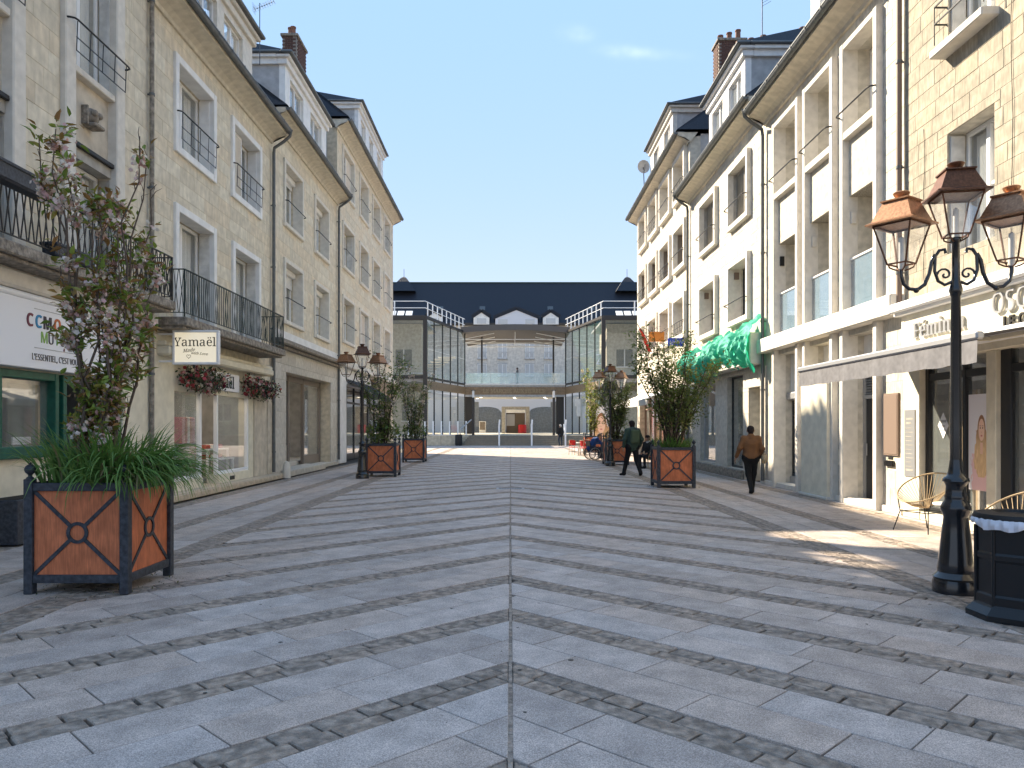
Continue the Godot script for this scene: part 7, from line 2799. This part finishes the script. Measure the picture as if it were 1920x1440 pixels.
	for i in 260:
		var p := Vector3(rng.randf_range(-6.4, 6.4), 0.004, -rng.randf_range(3.5, 24.0))
		if i < 90: p = Vector3(-4.14 + rng.randfn() * 0.9, 0.004, -7.6 + rng.randfn() * 0.8)
		tr.append(Transform3D(Basis.from_euler(Vector3(rng.randf_range(-0.2, 0.2), rng.randf() * TAU, rng.randf_range(-0.2, 0.2))).scaled(Vector3.ONE * rng.randf_range(0.008, 0.02)), p))
		cl.append([Color(0.6, 0.5, 0.48), Color(0.5, 0.47, 0.42), Color(0.2, 0.14, 0.08), Color(0.03, 0.03, 0.03)][rng.randi() % 4])
	var gd := MB.new()
	gd.lathe([Vector2(1.0, 0.0), Vector2(0.9, 0.1), Vector2(0.0, 0.12)], Vector3.ZERO, 9)
	var gt := []
	var gc := []
	for i in 420:
		var p := Vector3(rng.randf_range(-6.4, 6.4), 0.002, -rng.randf_range(3.4, 26.0))
		var r := rng.randf_range(0.006, 0.017)
		gt.append(Transform3D(Basis(Vector3.UP, rng.randf() * TAU).scaled(Vector3(r * rng.randf_range(0.7, 1.3), 0.008, r)), p))
		gc.append(Color(0.13, 0.12, 0.11) * rng.randf_range(0.4, 1.5))
	var gm := Node3D.new()
	gm.name = numbered("gum_spots")
	add_child(gm)
	tag(gm, "dark trodden gum spots dotted over the paving slabs", "gum spots", "", "stuff")
	scatter(gm, "spots", gd.mesh(), gt, gc, M.leaf)
	var lt := Node3D.new()
	lt.name = numbered("litter")
	add_child(lt)
	tag(lt, "fallen petals and small scraps scattered over the paving", "litter", "", "stuff")
	scatter(lt, "scraps", leaf_mesh(), tr, cl, M.leaf)
	# advertising panel with a printed face
	var ap := thing("advertising_panel", "free standing advertising panel with a large printed face", "panel", Vector3(5.4, 0, -47))
	var b := MB.new()
	b.bx(4.85, 6.25, 0.5, 2.95, -47.12, -47.0, 0.02)
	part(ap, "panel", b, M.dark_frame)
	b = MB.new()
	b.bx(5.45, 5.65, 0.0, 0.5, -47.1, -47.02)
	part(ap, "foot", b, M.dark_frame)
	b = MB.new()
	b.quad(Vector3(4.92, 0.58, -46.995), Vector3(6.18, 0.58, -46.995), Vector3(6.18, 2.88, -46.995), Vector3(4.92, 2.88, -46.995), Vector3.BACK)
	for p in b.v: b.uv.append(Vector2((p.x - 4.92) / 1.26 * 0.7 + 0.25, (1.0 - (p.y - 0.58) / 2.3) * 0.5 + 0.12))
	var pm := StandardMaterial3D.new()
	pm.albedo_texture = portrait(180, 440)
	part(ap, "poster_sheet", b, pm)


# ---------------------------------------------------------------- people
# bones: [a, b, radius at a, radius at b, colour]; joined with a smooth minimum and meshed as surface nets
func cap_dist(p: Vector3, a: Vector3, b: Vector3, ra: float, rb: float) -> float:
	var ab := b - a
	var t := clampf((p - a).dot(ab) / maxf(ab.length_squared(), 1e-9), 0.0, 1.0)
	return p.distance_to(a + ab * t) - lerpf(ra, rb, t)


func flesh(mb: MB, bones: Array, cell: float, blend: float) -> void:
	var lo := Vector3.INF
	var hi := -Vector3.INF
	for q in bones:
		var r := Vector3.ONE * (maxf(q[2], q[3]) + cell * 3 + blend)
		lo = lo.min(q[0] - r).min(q[1] - r)
		hi = hi.max(q[0] + r).max(q[1] + r)
	var nx := int((hi.x - lo.x) / cell) + 2
	var ny := int((hi.y - lo.y) / cell) + 2
	var nz := int((hi.z - lo.z) / cell) + 2
	var f := PackedFloat32Array()
	f.resize(nx * ny * nz)
	f.fill(1.0)
	for q in bones:
		var r := Vector3.ONE * (maxf(q[2], q[3]) + cell * 2 + blend)
		var a: Vector3 = ((q[0].min(q[1]) - r) - lo) / cell
		var e: Vector3 = ((q[0].max(q[1]) + r) - lo) / cell
		var pa: Vector3 = q[0]
		var ab: Vector3 = q[1] - pa
		var l2 := maxf(ab.length_squared(), 1e-9)
		var ra: float = q[2]
		var rb: float = q[3]
		for z in range(maxi(0, int(a.z)), mini(nz, int(e.z) + 2)):
			for y in range(maxi(0, int(a.y)), mini(ny, int(e.y) + 2)):
				var base := (z * ny + y) * nx
				for x in range(maxi(0, int(a.x)), mini(nx, int(e.x) + 2)):
					var p := lo + Vector3(x, y, z) * cell - pa
					var t := clampf(p.dot(ab) / l2, 0.0, 1.0)
					var d := p.distance_to(ab * t) - ra - (rb - ra) * t
					var o := f[base + x]
					var h := maxf(blend - absf(o - d), 0.0) / blend
					f[base + x] = minf(o, d) - h * h * blend * 0.25
	var ids := {}
	var vs := PackedVector3Array()
	var ns := PackedVector3Array()
	var cs := PackedColorArray()
	var ox := [0, 1, 0, 1, 0, 1, 0, 1]
	var oy := [0, 0, 1, 1, 0, 0, 1, 1]
	var oz := [0, 0, 0, 0, 1, 1, 1, 1]
	var off := []
	for k in 8: off.append((oz[k] * ny + oy[k]) * nx + ox[k])
	for z in nz - 1:
		for y in ny - 1:
			for x in nx - 1:
				var i := (z * ny + y) * nx + x
				var v0 := f[i] < 0.0
				var same := true
				for k in range(1, 8):
					if (f[i + off[k]] < 0.0) != v0:
						same = false
						break
				if same: continue
				var s := Vector3.ZERO
				var n := 0
				for e in [[0, 1], [2, 3], [4, 5], [6, 7], [0, 2], [1, 3], [4, 6], [5, 7], [0, 4], [1, 5], [2, 6], [3, 7]]:
					var fa := f[i + off[e[0]]]
					var fb := f[i + off[e[1]]]
					if (fa < 0.0) == (fb < 0.0): continue
					var t := fa / (fa - fb)
					s += Vector3(lerpf(ox[e[0]], ox[e[1]], t), lerpf(oy[e[0]], oy[e[1]], t), lerpf(oz[e[0]], oz[e[1]], t))
					n += 1
				var p := lo + (Vector3(x, y, z) + s / n) * cell
				ids[i] = vs.size()
				vs.append(p)
				ns.append(Vector3(f[i + off[1]] + f[i + off[3]] + f[i + off[5]] + f[i + off[7]] - f[i] - f[i + off[2]] - f[i + off[4]] - f[i + off[6]], f[i + off[2]] + f[i + off[3]] + f[i + off[6]] + f[i + off[7]] - f[i] - f[i + off[1]] - f[i + off[4]] - f[i + off[5]], f[i + off[4]] + f[i + off[5]] + f[i + off[6]] + f[i + off[7]] - f[i] - f[i + off[1]] - f[i + off[2]] - f[i + off[3]]).normalized())
				var best := 9.0
				var c := Color.WHITE
				for q in bones:
					var d := cap_dist(p, q[0], q[1], q[2], q[3])
					if d < best:
						best = d
						c = q[4]
				cs.append(c)
	var st := [1, nx, nx * ny]
	for i in ids:
		for ax in 3:
			var a: int = st[(ax + 1) % 3]
			var b: int = st[(ax + 2) % 3]
			var j: int = i + st[ax]
			if j >= f.size() or (f[i] < 0.0) == (f[j] < 0.0): continue
			if not (ids.has(i - a) and ids.has(i - b) and ids.has(i - a - b)): continue
			var q := [ids[i], ids[i - a], ids[i - a - b], ids[i - b]]
			for t in [[0, 1, 2], [0, 2, 3]]:
				var k := mb.c.size()
				mb.tris(vs[q[t[0]]], ns[q[t[0]]], vs[q[t[1]]], ns[q[t[1]]], vs[q[t[2]]], ns[q[t[2]]])
				mb.c[k] = cs[q[t[0]]]
				mb.c[k + 1] = cs[q[t[0]]]
				mb.c[k + 2] = cs[q[t[0]]]


func hand_bones(w: Vector3, dirv: Vector3, palm: Vector3, thumb_side: Vector3, col: Color, curl: float) -> Array:
	var d := dirv.normalized()
	var s := thumb_side.normalized()
	var out := [[w, w + d * 0.04, 0.026, 0.028, col], [w + d * 0.03 + s * 0.02, w + d * 0.085 + s * 0.03, 0.018, 0.015, col], [w + d * 0.03 - s * 0.015, w + d * 0.08 - s * 0.03, 0.018, 0.014, col], [w + d * 0.04, w + d * 0.085, 0.02, 0.016, col]]
	var ln := [0.075, 0.085, 0.08, 0.062]
	for k in 4:
		var a: Vector3 = w + d * 0.085 + s * (0.032 - k * 0.021)
		var m: Vector3 = a + (d * cos(curl) + palm * sin(curl)) * ln[k] * 0.55
		var e: Vector3 = m + (d * cos(curl * 2.2) + palm * sin(curl * 2.2)) * ln[k] * 0.5
		out.append([a, m, 0.0095, 0.0088, col])
		out.append([m, e, 0.0088, 0.0075, col])
	var ta := w + d * 0.025 + s * 0.03
	var tm := ta + (s * 0.6 + d * 0.75 + palm * 0.25).normalized() * 0.042
	out.append([ta, tm, 0.014, 0.011, col])
	out.append([tm, tm + (s * 0.15 + d * 0.9 + palm * 0.35).normalized() * 0.034, 0.011, 0.009, col])
	return out


# o: joints in metres for a figure 1.75 m tall facing -z; missing ones stand at ease
func person(label: String, at: Vector3, turn: float, tall: float, o: Dictionary, cell := 0.018) -> Node3D:
	var k := tall / 1.75
	var J := {"hip": Vector3(0, 0.93, 0), "chest": Vector3(0, 1.3, 0.0), "neck": Vector3(0, 1.47, 0.015), "head": Vector3(0, 1.62, -0.015),
		"sl": Vector3(-0.18, 1.41, 0.01), "sr": Vector3(0.18, 1.41, 0.01), "el": Vector3(-0.25, 1.14, 0.03), "er": Vector3(0.25, 1.14, 0.03), "wl": Vector3(-0.27, 0.9, -0.03), "wr": Vector3(0.27, 0.9, -0.03),
		"hl": Vector3(-0.09, 0.92, 0), "hr": Vector3(0.09, 0.92, 0), "kl": Vector3(-0.1, 0.5, -0.01), "kr": Vector3(0.1, 0.5, -0.01), "al": Vector3(-0.1, 0.085, 0.03), "ar": Vector3(0.1, 0.085, 0.03), "tl": Vector3(-0.11, 0.035, -0.13), "tr": Vector3(0.11, 0.035, -0.13), "face": Vector3(0, 0, -1)}
	for q in o.get("joints", {}): J[q] = o.joints[q]
	for q in J:
		if q != "face": J[q] *= k
	var ja: Color = o.jacket
	var tr: Color = o.trousers
	var sk: Color = o.get("skin", Color(0.42, 0.25, 0.17))
	var ha: Color = o.get("hair", Color(0.02, 0.015, 0.012))
	var sh: Color = o.get("shoes", Color(0.015, 0.014, 0.014))
	var fat: float = o.get("fat", 1.0) * k
	var hp: Vector3 = J.hip
	var ch: Vector3 = J.chest
	var b := []
	b.append([J.hl, J.hr, 0.125 * fat, 0.125 * fat, tr])
	var long: float = o.get("jacket_length", 0.06)
	var down := (hp - ch).normalized()
	b.append([hp + down * long + Vector3(-0.045, 0, 0) * k, ch + Vector3(-0.07, 0, 0) * k, 0.125 * fat, 0.13 * fat, ja])
	b.append([hp + down * long + Vector3(0.045, 0, 0) * k, ch + Vector3(0.07, 0, 0) * k, 0.125 * fat, 0.13 * fat, ja])
	b.append([hp + down * long + Vector3(-0.06, 0.03, 0) * k, hp + down * long + Vector3(0.06, 0.03, 0) * k, 0.132 * fat, 0.132 * fat, ja])
	b.append([ch, J.neck - Vector3(0, 0.06, 0) * k, 0.145 * fat, 0.08 * fat, ja])
	b.append([J.sl, J.sr, 0.072 * fat, 0.072 * fat, ja])
	b.append([J.neck - Vector3(0, 0.05, 0) * k, J.neck + Vector3(0, 0.01, 0) * k, 0.078 * k, 0.07 * k, o.get("collar", ja)])
	b.append([J.neck, J.head, 0.052 * k, 0.055 * k, sk])
	for s in ["l", "r"]:
		b.append([J["s" + s], J["e" + s], 0.066 * fat, 0.055 * fat, ja])
		b.append([J["e" + s], J["w" + s].lerp(J["e" + s], 0.08), 0.053 * fat, 0.042 * fat, ja])
		b.append([J["h" + s], J["k" + s], 0.096 * fat, 0.066 * fat, tr])
		b.append([J["k" + s], J["a" + s] + Vector3(0, 0.0, 0), 0.064 * fat, 0.052 * fat, tr])
		b.append([J["a" + s] - Vector3(0, 0.035, 0) * k, J["t" + s], 0.046 * k, 0.038 * k, sh])
		b.append([J["a" + s] - Vector3(0, 0.04, 0) * k, J["a" + s].lerp(J["t" + s], -0.3) - Vector3(0, 0.045, 0) * k, 0.042 * k, 0.038 * k, sh])
	if o.has("hood"):
		b.append([J.neck + Vector3(-0.07, -0.02, 0.06) * k, J.neck + Vector3(0.07, -0.02, 0.06) * k, 0.06 * k, 0.06 * k, o.hood])
	var mb := MB.new()
	flesh(mb, b, cell, 0.04)
	# head
	var f: Vector3 = J.face.normalized()
	var up := Vector3.UP
	var rt := f.cross(up).normalized()
	up = rt.cross(f)
	var h: Vector3 = J.head
	var hb := [[h + up * 0.03 * k, h + up * 0.035 * k + f * 0.015 * k, 0.088 * k, 0.085 * k, sk], [h - up * 0.02 * k + f * 0.025 * k, h - up * 0.075 * k + f * 0.05 * k, 0.07 * k, 0.042 * k, sk], [J.neck, h - up * 0.04 * k, 0.05 * k, 0.055 * k, sk],
		[h + f * 0.098 * k + up * 0.012 * k, h + f * 0.112 * k - up * 0.018 * k, 0.01 * k, 0.016 * k, sk], [h + f * 0.088 * k - up * 0.055 * k - rt * 0.018 * k, h + f * 0.088 * k - up * 0.055 * k + rt * 0.018 * k, 0.009 * k, 0.009 * k, Color(0.36, 0.13, 0.11)]]
	for s in [-1.0, 1.0]:
		hb.append([h + rt * 0.088 * s * k + up * 0.015 * k, h + rt * 0.09 * s * k - up * 0.03 * k, 0.014 * k, 0.01 * k, sk])
		hb.append([h + rt * 0.033 * s * k + f * 0.087 * k + up * 0.018 * k, h + rt * 0.04 * s * k + f * 0.085 * k + up * 0.018 * k, 0.009 * k, 0.009 * k, Color(0.04, 0.03, 0.025)])
	flesh(mb, hb, 0.01 if cell < 0.02 else 0.016, 0.02)
	for s in [-1.0, 1.0]:
		var c := "l" if s < 0 else "r"
		var w: Vector3 = J["w" + c]
		var d: Vector3 = (w - J["e" + c]).normalized()
		flesh(mb, hand_bones(w, d, Vector3(-s, 0, 0) - d * (-s * d.x), Vector3(0, 0, -1), sk, 0.35), 0.006 if cell < 0.02 else 0.012, 0.006)
	var t := thing("person", label, "person", at, "", turn)
	lpart(t, "body", mb, M.people)
	var hm := MB.new()
	var hl: float = o.get("hair_length", 0.0)
	var hs := [[h + up * 0.045 * k - f * 0.012 * k, h + up * 0.05 * k + f * 0.02 * k, 0.093 * k, 0.088 * k, ha], [h + up * 0.02 * k - f * 0.035 * k, h - up * (0.02 + hl) * k - f * 0.04 * k, 0.082 * k, 0.068 * k, ha]]
	flesh(hm, hs, 0.011 if cell < 0.02 else 0.018, 0.02)
	lpart(t, "hair", hm, M.people)
	return t


func wheelchair(at: Vector3, turn: float) -> void:
	var t := thing("wheelchair", "black wheelchair with a large spoked wheel at the cafe tables", "wheelchair", at, "", turn)
	for s in [-1.0, 1.0]:
		var x: float = 0.28 * s
		var b := MB.new()
		var p := []
		for k in 33: p.append(Vector3(x, 0.32 + sin(TAU * k / 32) * 0.3, cos(TAU * k / 32) * 0.3))
		b.tube(p, 0.02, 7, false)
		var w := lpart(t, "wheel", b, M.black)
		b = MB.new()
		p = []
		for k in 33: p.append(Vector3(x + 0.035 * s, 0.32 + sin(TAU * k / 32) * 0.26, cos(TAU * k / 32) * 0.26))
		b.tube(p, 0.009, 5, false)
		lpart(w, "hand_rim", b, M.metal_grey)
		b = MB.new()
		for k in 12: b.tube([Vector3(x, 0.32, 0), Vector3(x, 0.32 + sin(TAU * k / 12) * 0.29, cos(TAU * k / 12) * 0.29)], 0.004, 4, false)
		b.ball(Vector3(x, 0.32, 0), Vector3.ONE * 0.03, 8, 6)
		lpart(w, "spokes", b, M.metal_grey)
		b = MB.new()
		p = []
		for k in 17: p.append(Vector3(x * 0.9, 0.09 + sin(TAU * k / 16) * 0.075, -0.42 + cos(TAU * k / 16) * 0.075))
		b.tube(p, 0.015, 6, false)
		lpart(t, "caster", b, M.black)
		b = MB.new()
		b.tube([Vector3(x * 0.9, 0.16, -0.42), Vector3(x * 0.88, 0.46, -0.3), Vector3(x * 0.88, 0.46, 0.18), Vector3(x * 0.88, 0.95, 0.26), Vector3(x * 0.88, 0.96, 0.38)], 0.013, 6)
		b.tube([Vector3(x * 0.88, 0.46, -0.22), Vector3(x * 0.88, 0.68, -0.2), Vector3(x * 0.88, 0.68, 0.2)], 0.013, 6)
		b.tube([Vector3(x * 0.88, 0.46, -0.3), Vector3(x * 0.6, 0.12, -0.55)], 0.012, 6)
		lpart(t, "frame", b, M.iron)
	var b := MB.new()
	b.box(Vector3(0, 0.47, -0.05), Vector3(0.24, 0.025, 0.22), 0.012)
	lpart(t, "seat", b, M.black)
	b = MB.new()
	b.box(Vector3(0, 0.73, 0.22), Vector3(0.235, 0.2, 0.015), 0.01, Basis(Vector3.RIGHT, 0.15))
	lpart(t, "backrest", b, M.black)


func build_people() -> void:
	var pm := mat("people", Color.WHITE, 0.85, noise_tex(61, 0.05, 0.8, 1.0, 4), Vector3.ONE * 3.0)
	pm.vertex_color_use_as_albedo = true
	var V := func(x, y, z): return Vector3(x, y, z)
	# brown jacket, walking away
	var wp := Vector3(5.76, 0, -18.4)
	person("person in a brown jacket and black trousers walking away", wp, -0.12, 1.63, {"jacket": Color(0.20, 0.095, 0.04), "trousers": Color(0.012, 0.012, 0.014), "fat": 1.12, "hair_length": 0.03, "jacket_length": 0.0,
		"joints": {"el": V.call(-0.29, 1.16, 0.05), "wl": V.call(-0.36, 0.93, -0.04), "er": V.call(0.27, 1.15, 0.08), "wr": V.call(0.25, 0.95, -0.1), "kl": V.call(-0.06, 0.5, 0.0), "al": V.call(-0.02, 0.1, 0.2), "tl": V.call(-0.03, 0.035, 0.06), "kr": V.call(0.09, 0.52, -0.1), "ar": V.call(0.05, 0.085, -0.12), "tr": V.call(0.05, 0.035, -0.28), "head": V.call(0.0, 1.61, -0.04)}})
	var bg := thing("handbag", "tan shoulder bag at the hip of the person in brown", "bag", wp + Vector3(0.28, 0.78, 0.02))
	var b := MB.new()
	b.ball(wp + Vector3(0.3, 0.84, 0.06), Vector3(0.07, 0.13, 0.15), 14, 10)
	part(bg, "pouch", b, M.rattan)
	b = MB.new()
	b.tube([wp + Vector3(0.3, 0.93, 0.16), wp + Vector3(0.24, 1.2, 0.12), wp + Vector3(0.19, 1.36, 0.04), wp + Vector3(0.24, 1.2, -0.05), wp + Vector3(0.3, 0.93, -0.05)], 0.011, 5)
	part(bg, "strap", b, M.taupe)
	# green jacket
	var gp := Vector3(3.97, 0, -25.0)
	person("person in a dark green jacket and black trousers walking away", gp, 0.25, 1.82, {"jacket": Color(0.045, 0.075, 0.06), "trousers": Color(0.011, 0.011, 0.012), "hood": Color(0.06, 0.085, 0.075), "fat": 1.16, "jacket_length": 0.02, "hair_length": 0.05,
		"joints": {"kl": V.call(-0.14, 0.5, -0.12), "al": V.call(-0.2, 0.09, -0.2), "tl": V.call(-0.26, 0.035, -0.34), "kr": V.call(0.12, 0.5, 0.04), "ar": V.call(0.17, 0.11, 0.25), "tr": V.call(0.2, 0.035, 0.12), "wl": V.call(-0.29, 0.9, -0.02), "el": V.call(-0.28, 1.14, 0.05), "wr": V.call(0.28, 0.92, -0.06), "er": V.call(0.29, 1.14, 0.06), "head": V.call(0, 1.6, -0.04)}})
	var bp := thing("backpack", "slack green backpack on the back of the person in dark green", "bag", gp + Vector3(0.03, 1.05, 0.2))
	b = MB.new()
	b.box(gp + Vector3(0.05, 1.28, 0.21), Vector3(0.15, 0.22, 0.07), 0.05, Basis(Vector3.UP, 0.25))
	part(bp, "pack", b, mat("pack_green", lin(0.055, 0.08, 0.05), 0.85))
	for s in [-1.0, 1.0]:
		b = MB.new()
		b.tube([gp + Vector3(0.04 + 0.1 * s, 1.48, 0.2), gp + Vector3(0.02 + 0.12 * s, 1.56, 0.06), gp + Vector3(0.14 * s, 1.5, -0.08)], 0.016, 5)
		part(bp, "strap", b, M.black)
	# far figures
	person("person with pale hair in a dark jacket at the foot of the steps", Vector3(4.2, 0, -64.2), 0.6, 1.78, {"jacket": Color(0.012, 0.012, 0.015), "trousers": Color(0.03, 0.045, 0.07), "hair": Color(0.5, 0.48, 0.45), "joints": {"kl": V.call(-0.12, 0.5, -0.1), "al": V.call(-0.14, 0.09, 0.05)}}, 0.03)
	person("person in a grey jacket on the glass railed bridge", Vector3(0.73, 6.08, -80.6), 1.4, 1.72, {"jacket": Color(0.16, 0.16, 0.17), "trousers": Color(0.05, 0.055, 0.06), "joints": {"el": V.call(-0.26, 1.14, -0.05), "wl": V.call(-0.2, 1.12, -0.28)}}, 0.03)
	# seated: blue jacket bent forward in the wheelchair, dark coat on a cafe chair
	var seat := {"hip": V.call(0, 0.58, 0.1), "chest": V.call(0, 0.9, -0.1), "neck": V.call(0, 1.03, -0.24), "head": V.call(0, 1.14, -0.34), "sl": V.call(-0.18, 1.0, -0.18), "sr": V.call(0.18, 1.0, -0.18), "el": V.call(-0.25, 0.8, -0.35), "er": V.call(0.25, 0.8, -0.35), "wl": V.call(-0.18, 0.78, -0.58), "wr": V.call(0.18, 0.78, -0.58), "hl": V.call(-0.09, 0.56, 0.08), "hr": V.call(0.09, 0.56, 0.08), "kl": V.call(-0.11, 0.55, -0.36), "kr": V.call(0.11, 0.55, -0.36), "al": V.call(-0.11, 0.14, -0.42), "ar": V.call(0.11, 0.14, -0.42), "tl": V.call(-0.11, 0.1, -0.58), "tr": V.call(0.11, 0.1, -0.58), "face": V.call(0, -0.5, -1)}
	wheelchair(Vector3(3.95, 0, -37.0), -1.25)
	person("person in a blue jacket bent forward in the wheelchair", Vector3(3.95, 0, -37.0), -1.25, 1.75, {"jacket": Color(0.022, 0.06, 0.19), "trousers": Color(0.03, 0.045, 0.09), "hair": Color(0.16, 0.11, 0.08), "fat": 1.1, "joints": seat}, 0.024)
	var s2 := seat.duplicate()
	for q in s2:
		if q != "face": s2[q] -= V.call(0, 0.07, 0)
	for e in [["chest", V.call(0, 0.86, 0.05)], ["neck", V.call(0, 1.03, 0.02)], ["head", V.call(0, 1.17, -0.02)], ["sl", V.call(-0.18, 0.97, 0.02)], ["sr", V.call(0.18, 0.97, 0.02)], ["el", V.call(-0.25, 0.72, 0.0)], ["er", V.call(0.25, 0.72, 0.0)], ["wl", V.call(-0.15, 0.6, -0.22)], ["wr", V.call(0.15, 0.6, -0.22)], ["face", V.call(0, 0, -1)], ["al", V.call(-0.11, 0.09, -0.34)], ["ar", V.call(0.11, 0.09, -0.34)], ["tl", V.call(-0.11, 0.035, -0.5)], ["tr", V.call(0.11, 0.035, -0.5)]]:
		s2[e[0]] = e[1]
	person("person in a dark coat seated on a red cafe chair", Vector3(5.3, 0, -29.6), 2.3, 1.72, {"jacket": Color(0.02, 0.02, 0.022), "trousers": Color(0.02, 0.02, 0.025), "collar": Color(0.5, 0.48, 0.45), "joints": s2}, 0.022)


func _ready() -> void:
	var cam := Camera3D.new()
	cam.name = "camera"
	cam.projection = Camera3D.PROJECTION_FRUSTUM
	cam.near = 0.1
	cam.far = 1500.0
	cam.size = 0.1 * 1440.0 / F
	cam.frustum_offset = Vector2(3.0 / F * 0.1, 80.0 / F * 0.1)
	cam.position = Vector3(0, EYE, 0)
	add_child(cam)
	cam.current = true
	var we := WorldEnvironment.new()
	we.name = "world_environment"
	var env := Environment.new()
	env.background_mode = Environment.BG_SKY
	env.sky = Sky.new()
	var sky := ProceduralSkyMaterial.new()
	sky.sky_top_color = lin(0.078, 0.126, 0.20)
	sky.sky_horizon_color = lin(0.19, 0.193, 0.2)
	sky.sky_curve = 0.12
	sky.sky_energy_multiplier = 1.0
	sky.ground_bottom_color = Color(0.3, 0.29, 0.27)
	sky.ground_horizon_color = Color(0.6, 0.62, 0.64)
	# two thin wisps of cloud
	var im := Image.create(2048, 1024, false, Image.FORMAT_RGBA8)
	var cn := FastNoiseLite.new()
	cn.seed = 2
	cn.frequency = 0.06
	for e in [[28.0, 358.0, 6.0, 2.4], [48.0, 365.0, 9.0, 2.0], [56.0, 366.0, 14.0, 1.4]]:
		for y in range(-14, 15):
			for x in range(-60, 61):
				var d := Vector2(x / e[2], (y - x * 0.12) / e[3]).length_squared()
				var px := posmod(int(e[0]) + x, 2048)
				var py := int(e[1]) + y
				var a := im.get_pixel(px, py).a + 0.22 * exp(-d) * (0.6 + 0.6 * cn.get_noise_2d(px * 1.5, py * 4.0))
				im.set_pixel(px, py, Color(1, 1, 1, clampf(a, 0, 1)))
	sky.sky_cover = ImageTexture.create_from_image(im)
	sky.sky_cover_modulate = Color(0.42, 0.4, 0.38)
	env.sky.sky_material = sky
	env.tonemap_mode = Environment.TONE_MAPPER_LINEAR
	env.tonemap_exposure = 5.9
	env.sdfgi_enabled = true
	env.ssao_enabled = true
	env.ssil_enabled = true
	we.environment = env
	add_child(we)
	var sun := DirectionalLight3D.new()
	sun.name = "sun"
	sun.light_color = Color(1.0, 0.935, 0.83)
	sun.light_energy = 0.87
	sun.light_angular_distance = 0.5
	sun.shadow_enabled = true
	sun.sky_mode = DirectionalLight3D.SKY_MODE_LIGHT_ONLY
	var az := deg_to_rad(45.0)
	var el := deg_to_rad(36.0)
	add_child(sun)
	sun.look_at_from_position(Vector3.ZERO, Vector3(sin(az) * cos(el), -sin(el), cos(az) * cos(el)))
	make_materials()
	build_ground()
	build_left()
	build_right()
	build_hall()
	build_furniture()
	build_people()
